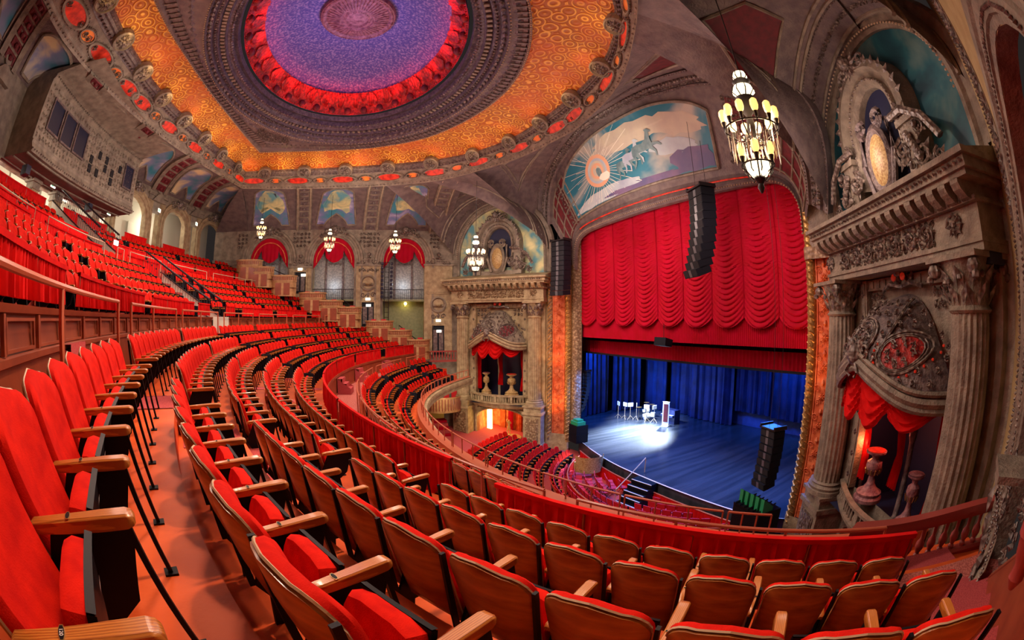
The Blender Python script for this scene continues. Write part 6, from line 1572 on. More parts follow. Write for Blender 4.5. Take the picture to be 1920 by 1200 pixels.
# stage steps
t = thing('stage_steps', 'small black staircase with white nosings up to the stage front', 'steps', (15.6, 16.2, -1.25), R(8))
for k in range(5):
    m = MB(); x = -1.5 + .3 * k; m.box(x, .45, -.75, .75, .25 * k, .25 * k + .22); st_ = obj('step', m, 'black_metal', t); m = MB(); m.box(x - .015, x + .02, -.72, .72, .25 * k + .2, .25 * k + .235); obj('nosing', m, 'white_edge', st_)
m = MB(); m.tube([(-1.5, .78, .0), (-1.5, .78, .9), (.9, .78, 2.2), (.9, .78, 1.3)], .03, 5); obj('handrail', m, 'pale_edge', t)
# organ console
t = thing('organ_console', 'horseshoe cream and gold theatre organ console on the pit edge', 'organ', (15.3, 21.2, -.9), R(-20))
m = MB(); m.grid(lambda u, v: ((.75 + .1 * v) * cos(pi * (.0 + u)) * 1.1, -(.6 + .1 * v) * sin(pi * u) * 1.2, .1 + 1.1 * v), 20, 3); m.box(-.95, .95, .0, .2, 0, .7); obj('console_shell', m, 'organ_gold', t, True)
for k in range(4): m = MB(); m.box(-.5, .5, -.15 - .16 * k, -.02 - .16 * k, .7 + .09 * k, .75 + .09 * k); obj('keyboard', m, 'white_edge', t)
m = MB()
for k in range(30):
    a = pi * (k + .5) / 30; m.box(.72 * cos(a) - .02, .72 * cos(a) + .02, -.6 * sin(a) - .03, -.6 * sin(a) + .03, .95, 1.06)
stuffpart('stop_tabs', m, 'lamp_white' if 0 else 'pale_edge', t)
m = MB(); m.box(-.5, .5, .35, .6, .45, .5); 
for x in (-.45, .45): m.box(x - .03, x + .03, .4, .55, 0, .45)
obj('bench', m, 'wood_box', t)
# ------------------------------------------------------------------ orchestra floor
m = MB(); P0 = V((20.0, 16.15, 0))
def sp(r, a, z): return V((P0.x - r * cos(R(a)), P0.y + r * sin(R(a)), z))
m.loft([[sp(r, a, z) for r, z in ((2.5, -1.3), (7.6, -1.3), (9, -1.15), (16, -.6), (22, .2))] for a in range(-75, 76, 5)])
struct('floor_orchestra', m, 'carpet', label='red carpeted orchestra floor')
mb = MB(); rows = 0
for k in range(7):
    r = 8.6 + .92 * k; z = -1.15 + .09 * (r - 9)
    for (a0, a1) in ((14, 62), (-8, 10), (-62, -14)):
        n = int(R(a1 - a0) * r / .56)
        for q in range(n):
            a = lerp(a0, a1, (q + .5) / n); P = sp(r + .4, a, z)
            if not infr(P, 10) or P.x < 4: continue
            f = (P0 - P); low_seat(mb, Matrix.Translation(P) @ Matrix.Rotation(atan2(f.y, f.x) - pi / 2, 4, 'Z'), 1)
o = obj('stalls_seats', mb, 'velvet'); tag(o, 'curved rows of small red and black seats on the orchestra floor below the balcony', 'seat', kind='stuff')
# loose red chairs in front of the stage, each its own thing
def mk_chair():
    t = thing('folding_chair', 'c', 'chair'); 
    m = MB(); m.box(-.22, .22, -.2, .22, .43, .47); obj('seat', m, 'chair_red', t)
    m = MB(); m.prism([(-.24, .55), (-.2, .55), (-.26, .92), (-.3, .92)], 'x', -.22, .22); obj('backrest', m, 'chair_red', t)
    for g in (-1, 1): m = MB(); m.tube([(g * .23, .25, 0), (g * .23, -.18, .45), (g * .23, -.28, .9)], .013, 4); obj('leg', m, 'black_metal', t); m = MB(); m.tube([(g * .23, -.25, 0), (g * .23, .2, .44)], .013, 4); obj('leg', m, 'black_metal', t)
    return t
CH = mk_chair(); KIDS[CH.name] = [(c, []) for c in CH.children]; cnt = 0
side_ = lambda y: 'left of the stage steps' if y > 16.2 else 'right of the stage steps'
CC = {}
for k in range(7):
    r = 4.9 + .62 * k
    for q in range(60):
        a = -72 + q * (.52 / r) * 57.3
        if a > 66: break
        P = sp(r, a, -1.3)
        if P.x > 15.45 or abs(P.y - 16.2) < 1.35 and P.x > 13.6 or P.y > 20.0 and P.x > 14.3 or not infr(P, 5) or abs(a) < 1.2: continue
        ck = (k, P.y > 16.2); CC[ck] = CC.get(ck, 0) + 1; f = P0 - P; rz = atan2(f.y, f.x) - pi / 2; lab = f'loose red chair, {ordinal(k + 1)} row from stage, {"left" if P.y > 16.2 else "right"} of steps, {ordinal(CC[ck])} from its {"steps" if P.y > 16.2 else "right"} end'
        c_ = CH if cnt == 0 else dup(CH, P, rz, lab)
        if cnt == 0: CH.location = P; CH.rotation_euler = (0, 0, rz); CH['label'] = lab
        c_['group'] = f'red chairs, {ordinal(k + 1)} row, {side_(P.y)}'; cnt += 1
# red draped rail of the pit
def rail_at(name, label, pts, h, cat='curtain', material='cloth_red', dens=4):
    P = resample(pts, 60); L_ = sum((b - a).length for a, b in zip(P, P[1:])); t = thing(name, label, cat, P[30]); O = t.location.copy()
    def fn(s, d, z):
        u = max(0, min(59.999, s / L_ * 60)); i = int(u); e = (P[i + 1] - P[i]).normalized(); return P[i].lerp(P[i + 1], u - i) + V((e.y, -e.x, 0)) * d + V((0, 0, z)) - O
    obj('cloth', pleated(fn, L_, h, dens, .03, 5), material, t, True)
    m = MB(); m.tube([p + V((0, 0, h)) - O for p in P[::3]], .04, 5); obj('handrail', m, 'rail_red', t)
rail_at('pit_rail', 'red draped rail curving round the loose chairs before the stage', [sp(8.05, a, -1.25) for a in range(58, -64, -4)], .85)
rail_at('pit_front_rail', 'red draped rail along the foot of the stage', [(V((p.x - .35, p.y, -1.3))) for p in front[2:28]], .8)

# ------------------------------------------------------------------ stepped carved boxes along the far wall
for k, (px, py) in enumerate([(466, 487), (489, 500), (531, 516), (585, 548), (617, 563), (652, 575), (712, 601), (748, 618), (782, 636)]):
    d = ray(px, py); Y = 33.3 - .1 * k; P = CAM + d * ((Y - CAM.y) / d.y); w_ = 1.05 if k else 1.1
    t = thing('loge_box', f'carved wooden box front stepping down the far wall, {ordinal(k + 1)} from the top', 'theatre box', P, R(-4), 'stepped carved boxes'); H = 1.6
    m = MB(); m.grid(lambda u, v: ((u - .5) * 2 * w_, .35 - .55 * (1 - (2 * u - 1) ** 4) , lerp(-H, -.42, v)), 16, 1); m.grid(lambda u, v: ((u - .5) * 2 * w_, 1.5 * v - .2, -.95), 2, 1); obj('box_front', m, 'wood_box', t, True)
    m = MB()
    for z0, z1, o_ in ((-.5, -.42, .05), (-.42, -.1, .02), (-.1, 0, .1)): m.loft([[((u / 16 - .5) * 2 * (w_ + o_), .35 - (.55 + o_) * (1 - (2 * u / 16 - 1) ** 4), z) for u in range(17)] for z in (z0, z1)])
    m.loft([[((u / 16 - .5) * 2 * (w_ + .1), .35 - (.65 - q) * (1 - (2 * u / 16 - 1) ** 4), 0) for u in range(17)] for q in (0, .3)]); obj('cornice', m, 'wood_box', t)
    m = MB()
    for u in range(15):
        x = ((u + .5) / 15 - .5) * 2 * w_; y = .35 - .6 * (1 - (2 * (u + .5) / 15 - 1) ** 4); m.box(x - .035, x + .035, y - .03, y + .05, -.38, -.14)
    o = stuffpart('carved_slats', m, 'brown_wood', t)
    m = MB()
    for x in (-.33, .33): m.box(x * w_ - .25, x * w_ + .25, -.22, -.18, -1.5, -.6)
    obj('front_panel', m, 'brown_wood', t)
    for q in range(2):
        c = thing('box_chair', f'small red chair, {["left", "right"][q]} of the pair in the {ordinal(k + 1)} stepped box from the top', 'chair', P + V((-.4 + .8 * q, .55, -.95)), 0, f'chairs in the {ordinal(k + 1)} stepped box'); m = MB(); m.box(-.2, .2, .1, .16, .4, 1.05); m.box(-.2, .2, -.25, .1, .38, .46); obj('seat', m, 'chair_red', c); m = MB()
        for x in (-.17, .17):
            for y in (-.2, .1): m.box(x - .02, x + .02, y - .02, y + .02, 0, .4)
        obj('leg_frame', m, 'wood_box', c)['kind'] = 'stuff'
# sloping iron handrails between the boxes
for k, (a, b) in enumerate((((493, 497), (545, 520)), ((640, 560), (668, 580)), ((748, 610), (785, 640)))):
    A = CAM + ray(*a) * (34.2 / ray(*a).y); B = CAM + ray(*b) * (34.2 / ray(*b).y); t = thing('stair_rail', ['highest short iron stair rail beside the stepped boxes', 'middle short iron stair rail beside the stepped boxes', 'lowest short iron stair rail beside the stepped boxes'][k], 'railing', A)
    m = MB(); m.tube([(0, 0, 0), B - A], .035, 5); obj('handrail', m, 'iron', t)
    for q in range(6): P = (B - A) * (q / 5); m = MB(); m.tube([P, P + V((0, 0, -.8))], .015, 4); obj('baluster', m, 'iron', t)
# end of the front balcony against the far pier: red balustrade
t = thing('balustrade', 'dark red balustrade panel at the far end of the front balcony', 'railing', CAM + ray(832, 668) * (32.8 / ray(832, 668).y)); m = MB(); m.box(-1.2, 1.2, -.06, .06, .35, .45); m.box(-1.2, 1.2, -.06, .06, -.45, -.3); obj('rails', m, 'oxblood', t)
for k in range(10): m = MB(); x = -1.1 + 2.2 * k / 9; m.lathe(x, 0, [(.05, -.3), (.03, -.2), (.07, -.05), (.03, .2), (.05, .35)], 8); obj('baluster', m, 'oxblood', t)

# ------------------------------------------------------------------ iron stair balustrades of the upper balcony
def vom(label, pA, pB, Ra, Rb, za, zb, panel=True):
    for g, p in ((0, pA), (1, pB)):
        A = pos(Ra, p, za); B = pos(Rb, p, zb); t = thing('stair_balustrade', label + [', left side', ', right side'][g], 'railing', A); D = B - A; n = max(8, int(D.length / .18))
        m = MB(); m.tube([(0, 0, 0), D], .05, 6); m.tube([(0, 0, -.85), D + V((0, 0, -.85))], .035, 5); obj('handrail', m, 'iron', t)
        m = MB()
        for k in range(n + 1):
            P = D * (k / n); m.tube([P, P + V((0, 0, -.42)) + D.normalized() * .04, P + V((0, 0, -.85))], .013, 4)
            if k % 2: m.ball(P + V((0, 0, -.42)), .05, 5, 3)
        obj('baluster_row', m, 'iron', t)['kind'] = 'stuff'
        m = MB(); m.poly([A + V((0, 0, -.9)), B + V((0, 0, -.9)), B + V((0, 0, -2.2)), A + V((0, 0, -2.2))]); struct('wall_stair', m, 'wall_white', label='cream wall under the stair balustrade')
vom('long black iron stair balustrade cutting through the upper seats', 6.2, 9.2, 38.0, 33.9, 12.1, 9.75)
vom('higher black iron stair balustrade among the topmost seats', 1.0, 3.9, 43.0, 39.0, 15.1, 12.7)
m = MB(); m.poly([pos(33.58, 5.8, 7.58), pos(33.58, 9.5, 7.58), pos(33.58, 9.5, 8.95), pos(33.58, 5.8, 8.95)]); struct('wall_cream', m, 'wall_white', label='cream wall at the foot of the balcony stair')
t = thing('crosslight_sign', 'small green-white lit sign on the upper stair wall', 'sign', pos(38.0, 1.3, 12.0)); m = MB(); m.box(-.03, .03, -.2, .2, -.1, .1); obj('sign_box', m, 'exit_white', t)

# ------------------------------------------------------------------ arcade behind the top seats, lobby, projection booth
cols = [(8.0, 1), (10.2, 1), (14.96, 1), (17.28, 1), (21.33, 1), (23.25, 1), (27.37, 1), (28.9, 1), (32.2, 1), (33.6, 1)]
def RY(Rr, Y): return V((C0.x - sqrt(Rr * Rr - (Y - 16.15) ** 2), Y, 0))
m = MB(); ys = [2 + k * 1.25 for k in range(31)]
m.loft([[RY(46.5, y) + V((0, 0, z)) for y in ys] for z in (13.0, 17.6)]); struct('wall_lobby', m, 'wall_white', label='cream lobby wall behind the arcade')
for k in range(8):
    m = MB(); y = 6 + k * 3.4; P = RY(46.42, y); 
    m.box(P.x, P.x + .05, y - .5, y + .5, 13.6, 15.9); struct('lobby_door', m, 'wall_white', bpy.data.objects['wall_lobby'])
m = MB(); m.loft([[RY(r, y) + V((0, 0, z)) for y in ys] for r, z in ((46.5, 17.5), (43.9, 17.5), (43.9, 17.2), (43.3, 17.2), (43.3, 17.5))]); struct('ceiling_lobby', m, 'wall_white', label='lobby ceiling and arcade lintel')
for k, (y, _) in enumerate(cols):
    P = RY(43.1, y); e = RY(43.1, y + .1) - P; H_ = 14.75 if y < 23 else 17.3; a = atan2(e.y, e.x); fr = (lambda P, a: lambda s, d, z: P + V((cos(a) * s - sin(a) * -d * 1, sin(a) * s + cos(a) * -d, 0)) * 1 + V((0, 0, z)))(P, a)
    m = MB(fr); m.box(-.33, .33, -.25, .25, 13.0, H_); c = struct('column', m, 'stone_warm', label=None); c.name = 'arcade_pillar'; c['label'] = 'fluted square stone pillar of the rear arcade'
    m = MB(fr)
    for q in range(4): m.box(-.27 + q * .16, -.2 + q * .16, .25, .29, 13.3, H_ - .6); m.box(-.27 + q * .16, -.2 + q * .16, -.29, -.25, 13.3, H_ - .6)
    struct('fluting', m, 'stone_warm', c)
    m = MB(fr)
    for z0, z1, o_ in ((H_ - .5, H_ - .42, .06), (H_ - .42, H_ - .2, .02), (H_ - .2, H_ - .05, .12), (13.0, 13.3, .08)): m.box(-.33 - o_, .33 + o_, -.25 - o_, .25 + o_, z0, z1)
    struct('capital', m, 'stone', c)
# arcade upper wall with round arches on the right-hand bays, cove to the ceiling
def AR(y, off, z): 
    P = RY(43.0, y); n = (C0 - P).normalized(); return P + V((n.x, n.y, 0)) * off + V((0, 0, z))
bays = [(23.6, 27.0, 1), (29.3, 31.9, 1), (33.9, 36.5, 1)]
m = MB(); fa = lambda s, d, z: AR(s, d, z)
m.fr = fa; wall_with_holes(m, 2, 36.8, 13.0, 17.6, [(8.4, 9.9, 13.0, 14.6, 14.65), (10.5, 14.6, 13.0, 14.6, 14.65), (15.3, 17.0, 13.0, 14.6, 14.65), (17.6, 21.0, 13.0, 14.6, 14.65), (21.7, 23.0, 13.0, 14.6, 14.65), (23.6, 27.0, 13.0, 15.2, 16.6), (27.7, 28.6, 13.0, 15.9, 15.95), (29.3, 31.9, 13.0, 15.4, 16.6), (32.5, 33.3, 13.0, 15.9, 15.95), (33.9, 36.4, 13.0, 15.4, 16.6)], .1)
wr = struct('wall_rear', m, 'stone', label='rear arcade wall of carved stone')
for a, b, z0, zt in ((23.6, 27.0, 15.2, 16.6), (29.3, 31.9, 15.4, 16.6), (33.9, 36.4, 15.4, 16.6)):
    m = MB(fa); arch_mould(m, a, b, z0, zt, [(x * .8, d + .1) for x, d in ARCHSTEP], 13.0); struct('archivolt', m, 'stone_warm', wr)
    m = MB(fa); rosette(m, (a + b) / 2, zt + .5, .45, .4, 9); m.ball(((a + b) / 2, .45, zt + .55), .28, 7, 5); 
    for g in (-1, 1): spiral(m, (a + b) / 2 + g * .6, zt + .45, .3, 1.5, .35, .06, 0, g)
    struct('crest', m, 'stone_carved', wr)['kind'] = 'stuff'
for c in (9.2, 16.2, 22.4, 28.15, 32.9):
    m = MB(fa); m.prism([(c - .8, 16.75), (c + .8, 16.75), (c + .25, 17.25), (c, 17.35), (c - .25, 17.25)], 'y', .1, .35); m.loft([[(c + r_ * cos(2 * pi * k / 14), d, 17.9 + 1.25 * r_ * sin(2 * pi * k / 14)) for k in range(15)] for r_, d in ((.42, .1), (.42, .25), (.3, .28), (.28, .05))]); pw_ = struct('niche_pediment', m, 'stone', wr)
    m = MB(fa); m.poly([(c + .29 * cos(2 * pi * k / 14), .12, 17.9 + .36 * sin(2 * pi * k / 14)) for k in range(14)]); struct('niche_back', m, 'maroon', pw_); m = MB(fa); m.lathe(c, .2, [(.12, 17.6), (.16, 17.75), (.1, 17.9), (.13, 18.0), (.05, 18.12)], 8); struct('niche_bust', m, 'stone_dark', pw_, smooth=True)
    t = thing('exit_sign', f'small lit exit sign over the {["first", "second", "third", "fourth", "fifth"][[9.2, 16.2, 22.4, 28.15, 32.9].index(c)]} narrow arcade doorway from the near side', 'sign', AR(c, .45, 14.75 if c < 23 else 16.15), group='lit exit signs of the rear arcade'); m = MB(); m.box(-.03, .03, -.22, .22, -.12, .12); obj('sign_box', m, 'exit_white', t); m = MB(); m.box(.03, .04, -.18, -.0, -.08, .08); obj('sign_arrow', m, 'exit_green', t)
for k, y in enumerate((12.5, 19.3, 25.3, 30.6)):
    t = thing('ceiling_lamp', f'glowing lobby ceiling lamp behind the {ordinal(k + 1)} wide arcade bay', 'lamp', RY(45.2, y) + V((0, 0, 17.35))); m = MB(); m.ball((0, 0, 0), .2, 8, 5); obj('globe', m, 'bulb_white', t); m = MB(); m.lathe(0, 0, [(.1, .1), (.14, .16)], 8); obj('mount', m, 'brass', t)
# cove over the rear arcade: lunette paintings and coffered ribs
Krear = [V((p.x, p.y, 18.14)) for p in Kk if p.x < -7]
Krear.sort(key=lambda p: p.y)
def KR(y):
    if y <= Krear[0].y: a, b = Krear[0], Krear[1]
    elif y >= Krear[-1].y: a, b = Krear[-2], Krear[-1]
    else:
        j = next(i for i in range(1, len(Krear)) if Krear[i].y >= y); a, b = Krear[j - 1], Krear[j]
    f = (y - a.y) / (b.y - a.y); return a.lerp(b, f)
def RC(s, t, off=0):
    """rear cove: s in 0..36.5 along the arcade, t 0 at the wall .. 1 at the ceiling"""
    y2 = 1.4 + (s - 2) * (29.5 / 34.5); A = AR(s, .1, 17.6); B = KR(y2); P = A.lerp(B, t); d = (B - A); d.z = 0; d.normalize()
    return P - d * .5 * sin(pi * t) + V((0, 0, .5 * sin(pi * t))) + (d * .6 + V((0, 0, -.8))) * off
m = MB(); m.loft([[RC(2 + k * .58, t / 6) for k in range(61)] for t in range(7)]); rc = struct('ceiling_cove_rear', m, 'mauve', label='curved cove over the rear arcade', smooth=True)
for q, (c, h) in enumerate(((25.3, 1.5), (30.6, 1.3), (34.9, 1.05), (19.3, 1.6), (12.4, 1.7), (6.5, 1.6))):
    def ru(u, v):
        x = 2 * u - 1; lo = .08 + .25 * max(0, 1 - abs(x) / .5) ** .7; hi = .92 - .2 * abs(x) ** 3; return RC(c + x * h, lerp(lo, hi, v), .06)
    t = thing('wall_painting', f'cloud painting in the rear cove, {["over the wide arch", "over the second arch", "over the corner arch", "behind the projection booth", "over the booth front", "at the near upper corner"][q]}', 'painting', ru(.5, .5), group='paintings in the rear cove'); O = t.location.copy(); m = MB(lambda a, b, c_: V((a, b, c_)) - O); m.grid(ru, 16, 8); obj('canvas', m, 'mural_sky', t, True)
    m = MB(lambda a, b, c_: V((a, b, c_)) - O); L2 = [ru(u / 16, 0) for u in range(17)] + [ru(1, v / 8) for v in range(1, 9)] + [ru(1 - u / 16, 1) for u in range(1, 17)] + [ru(0, 1 - v / 8) for v in range(1, 9)]; m.tube(L2, .08, 5); obj('frame', m, 'stone', t)
for c in (3.2, 9.3, 16.2, 22.5, 28.1, 32.9):
    m = MB()
    for e0, e1, off in ((c - .95, c - .55, .22), (c - .55, c + .55, .12), (c + .55, c + .95, .22)): m.loft([[RC(e0, t / 8, 0), RC(e0, t / 8, off), RC(e1, t / 8, off), RC(e1, t / 8, 0)] for t in range(9)])
    r_ = struct('rib', m, 'stone', rc)
    for q in range(6):
        m = MB(); t0 = (q + .12) / 6; t1 = (q + .88) / 6; m.loft([[RC(lerp(c - .5, c + .5, a), lerp(t0, t1, b), .13 + o_) for a, b in ((e, e), (1 - e, e), (1 - e, 1 - e), (e, 1 - e), (e, e))] for e, o_ in ((0, 0), (.07, .06), (.18, .06), (.22, 0), (.5, 0))]); m.ball(RC(c, (t0 + t1) / 2, .18), .13, 6, 4); struct('coffer', m, 'maroon', r_)
# projection booth: stone box with windows hanging under the rear cove
def BT(y, off, z):
    P = RY(41.0, y); n = (C0 - P).normalized(); return P + V((n.x, n.y, 0)) * off + V((0, 0, z))
y0, y1 = 11.9, 22.8
m = MB(BT)
prof = [(0, 14.72), (0.08, 14.84), (.0, 14.9), (-.1, 15.1), (-.06, 15.2), (-.14, 15.25), (-.14, 17.7), (-.03, 17.8), (-.03, 17.92), (.15, 17.98), (1.2, 18.12), (2.6, 18.2)]
ysb = [lerp(y0, y1, k / 20) for k in range(21)]
m.loft([[(y, d, z) for y in ysb] for d, z in prof])
m.loft([[(y, d, 14.72) for y in ysb] for d in (0, -2.8)])
for y in (y0, y1): m.loft([[(y, d, z) for d, z in prof], [(y, -3.0, z) for d, z in prof]])
bt = struct('wall_booth', m, 'stone', label='projection booth of carved stone hanging over the rear seats')
m = MB(BT); m.loft([[(y, d, 14.7) for y in ysb] for d in (-.25, -2.2)]); struct('soffit_panel', m, 'maroon', bt)
for d_ in (-.25, -1.2, -2.2): m = MB(BT); m.tube([(y, d_, 14.69) for y in ysb], .05, 5); struct('soffit_moulding', m, 'stone', bt)
m = MB(BT)
scatter_scroll(m, y0 + .1, y1 - .1, 15.3, 17.65, .3, -.15, 3, lambda s, z: not (12.5 < s < 16.8 and 15.8 < z < 17.3), .016); struct('wall_relief', m, 'stone', bt)['kind'] = 'stuff'
m = MB(BT); beads(m, [(y, .02, 17.86) for y in ysb], .05, .2); beads(m, [(y, .09, 14.82) for y in ysb], .05, .2); struct('bead_row', m, 'stone_carved', bt)['kind'] = 'stuff'
for k, (a, b) in enumerate(((12.7, 13.8), (14.1, 15.2), (15.5, 16.6), (21.3, 22.2))):
    m = MB(BT); z0, z1 = (15.95, 17.15); m.box(a, b, -.14, -.09, z0, z1)
    o = struct(f'window_{k + 1}', m, 'glass_dark', label='dark projection booth window')
    m = MB(BT); 
    for aa, bb, zz0, zz1 in ((a - .08, a, z0 - .08, z1 + .08), (b, b + .08, z0 - .08, z1 + .08), (a, b, z0 - .08, z0), (a, b, z1, z1 + .08)): m.box(aa, bb, -.14, -.03, zz0, zz1)
    obj('window_frame', m, 'stone_dark', o)
for k in range(9):
    m = MB(BT); s = 17.4 + (k % 5) * .8; z = 15.6 + .9 * ((k * 2) % 3) / 2; m.box(s, s + .3, -.14, -.08, z, z + .38); struct('port_hole', m, 'black_cloth', bt)
for k, (y, d) in enumerate(((12.9, -.9), (19.3, -1.0))):
    t = thing('booth_speaker', f'small dark blue speaker under the projection booth, {["nearer", "farther"][k]} one', 'speaker', BT(y, d, 14.35), group=None); m = MB(); m.prism([(-.2, -.2), (.2, -.15), (.2, .2), (-.2, .2)], 'y', -.18, .18); obj('cabinet', m, 'glass_dark', t); m = MB(); m.lathe(0, 0, [(.03, .15), (.03, .25)], 6); obj('bracket', m, 'iron', t)
m = MB(); m.loft([[RY(r, y) + V((0, 0, z)) for y in ys] for r, z in ((43.4, 17.25), (41.2, 17.25))]); 
# ------------------------------------------------------------------ near side wall and its fittings
nw = MB(lambda s, d, z: V((s, -1.35 + d, z))); wall_with_holes(nw, -16, 10.9, -1.3, 17.5, [(3.0, 7.6, 5.0, 9.6, 11.7)])
nwall = struct('wall_near', nw, 'plaster_tan', label='tan stippled plaster wall beside the near facade')
m = MB(lambda s, d, z: V((s, -1.35 + d, z))); arch_mould(m, 3.0, 7.6, 9.6, 11.7, [(0, -.4), (0, .02), (.1, .05), (.12, .1), (.3, .1), (.34, .05), (.5, .08), (.55, .14), (.8, .14), (.9, .02)], 5.0); struct('archivolt', m, 'stone', nwall)
m = MB(lambda s, d, z: V((s, -1.35 + d, z))); beads(m, arch_v := [(3.0 - .2, .12, 5)] + [(s, .12, z) for s, z in arch_pts(2.8, 7.8, 9.6, 11.9)] + [(7.8, .12, 5)], .04, .1); beads(m, [(9.25, .05, 4), (9.25, .05, 17)], .04, .1); beads(m, [(9.1, .05, 4), (9.1, .05, 17)], .03, .08)
scatter_scroll(m, 8.3, 9.0, 10.5, 17.2, .4, .04, 6); struct('wall_relief', m, 'stone_carved', nwall)['kind'] = 'stuff'
m = MB(); m.box(8.3, 9.2, -1.36, -1.32, 3, 17.5); m.box(-16, 2.2, -1.36, -1.3, 11, 17.5); struct('wall_strip', m, 'stone', nwall)
m = MB(); m.box(3.0, 7.6, -2.6, -2.5, 4, 12); struct('bay_back', m, 'maroon', nwall)
nc = MB(); 
nA = resample([V((-16, -1.35, 17.5)), V((10.9, -1.35, 17.5))], 30); Kn = [V((p.x, p.y, 18.14)) for p in Kk if p.y < CY]
def KN(x):
    c = sorted(Kn, key=lambda q: abs(q.x - x))[:2]; 
    x = max(-7.3, min(11.5, x)); return min([p for p in Kn if p.y < 8.5] or Kn, key=lambda q: abs(q.x - x))
nc.loft([[nA[k].lerp(KN(lerp(-7.4, 4, k / 30)), t) + V((0, -.6 * sin(pi * t), .6 * sin(pi * t))) for k in range(31)] for t in (0, .2, .4, .6, .8, 1)]); struct('ceiling_cove_near', nc, 'stone_dark', label='near side cove')
m = MB(); m.box(8.4, 9.7, -1.36, -1.0, 4.0, 4.2)
# wall speaker on a bracket
P = CAM + ray(1857, 480) * 10.5
t = thing('wall_speaker', 'dark blue loudspeaker on a bracket beside the big near capital', 'speaker', P, R(-40)); m = MB(); m.box(-.35, .35, -.25, .25, -.2, .2); obj('cabinet', m, 'glass_dark', t); m = MB(); m.box(-.2, .5, -.03, .03, .28, .33); m.box(-.2, -.16, -.02, .02, .2, .3); m.box(.4, .44, -.02, .02, .2, .3); obj('bracket', m, 'iron', t)
# curved balustrade at the near end of the lower balcony
t = thing('balustrade', 'curved dark red turned balustrade sweeping up to the near wall', 'railing', (6.6, .4, 5.0)); O = t.location.copy()
bp = resample(smoothline([atx(*q) for q in ((1600, 992, 6.0), (1680, 984, 6.9), (1740, 972, 7.5), (1800, 956, 8.0), (1840, 945, 8.3), (1874, 936, 8.6))], 6), 26)
m = MB(); m.loft([[p + V((a, b, c)) - O for p in bp] for a, b, c in ((-.12, 0, -.16), (-.18, 0, -.04), (-.14, 0, .06), (.14, 0, .06), (.18, 0, -.04), (.12, 0, -.16))]); obj('handrail', m, 'oxblood', t, True)
m = MB(); m.loft([[p + V((a, b, c)) - O for p in bp] for a, b, c in ((-.1, 0, -.95), (-.14, 0, -.82), (-.1, 0, -.76), (.1, 0, -.76), (.1, 0, -.95))]); obj('plinth', m, 'oxblood', t)
for k in range(1, 26, 2):
    p = bp[k] - O; m = MB(); m.lathe(p.x, p.y, [(.06, p.z - .78), (.075, p.z - .7), (.045, p.z - .66), (.1, p.z - .55), (.09, p.z - .46), (.04, p.z - .38), (.045, p.z - .22), (.07, p.z - .1)], 9); obj('baluster', m, 'oxblood', t, True)
# wooden stair parapet with carved console, near wall
t = thing('stair_parapet', 'brown wooden parapet rising up the steps along the near wall', 'parapet', (3.4, -1.2, 6.0)); O = t.location.copy()
m = MB(lambda a, b, c_: V((a, b, c_)) - O); m.prism([(1.0, 4.8), (5.3, 4.8), (5.3, 5.9), (3.2, 7.5), (1.0, 9.0)], 'y', -1.34, -1.14); obj('side_panel', m, 'brown_wood', t)
m = MB(lambda a, b, c_: V((a, b, c_)) - O); m.tube([(5.35, -1.22, 5.92), (3.2, -1.22, 7.54), (1.0, -1.22, 9.05)], .06, 6); obj('cap', m, 'brown_wood', t)
t = thing('wall_console', 'carved stone scroll bracket on the near wall beside the steps', 'bracket', (6.2, -1.3, 5.2)); O = t.location.copy(); F_ = lambda s, d, z: V((s, -1.33 + d, z)) - O
m = MB(F_); m.loft([[(s, d, z) for s in (5.75, 5.85, 6.45, 6.55)] for z, d in ((7.0, .02), (6.95, .5), (6.8, .52), (6.6, .38), (6.2, .22), (5.8, .2), (5.5, .3), (5.3, .28), (5.2, .02))]); m.box(5.65, 6.65, 0, .55, 6.95, 7.05); obj('bracket_body', m, 'stone', t, True)
m = MB(F_); m.prism([(5.4, 5.0), (8.6, 4.6), (8.6, 5.3), (5.4, 5.3)], 'y', 0, .06); obj('base_board', m, 'brown_wood', t)
m = MB(F_)
for k in range(5): leaf(m, 6.15, 6.8 - k * .3, -pi / 2, .42, .3, .5 - .07 * k)
beads(m, [(5.7, .5, 6.9), (5.7, .28, 6.3), (5.7, .25, 5.4)], .03, .06); beads(m, [(6.6, .5, 6.9), (6.6, .28, 6.3), (6.6, .25, 5.4)], .03, .06); spiral(m, 6.15, 5.45, .2, 1.4, .32, .05); scatter_scroll(m, 4.9, 5.6, 5.4, 7.0, .3, .04, 4); scatter_scroll(m, 6.8, 7.6, 5.2, 7.0, .35, .04, 5); stuffpart('bracket_leaves', m, 'stone_carved', t)
P = CAM + ray(1960, 940) * 3.0
t = thing('loge_corner', 'dark red curved box front cut off by the right edge', 'theatre box', P, R(25)); m = MB(); m.grid(lambda u, v: (.22 * cos(pi * u * 2), .22 * sin(pi * u * 2), -.25 + .42 * v), 20, 3); m.lathe(0, 0, [(.22, .17), (.26, .19), (.27, .23), (.25, .26), (.19, .26), (.19, .1)], 24); obj('rim', m, 'oxblood', t, True)
m = MB(); m.lathe(0, 0, [(.2, -.25), (.16, -.4), (.1, -.5), (.12, -.6), (.04, -.7)], 16); obj('pendant', m, 'oxblood', t, True); t.scale = (.62, .62, .8)

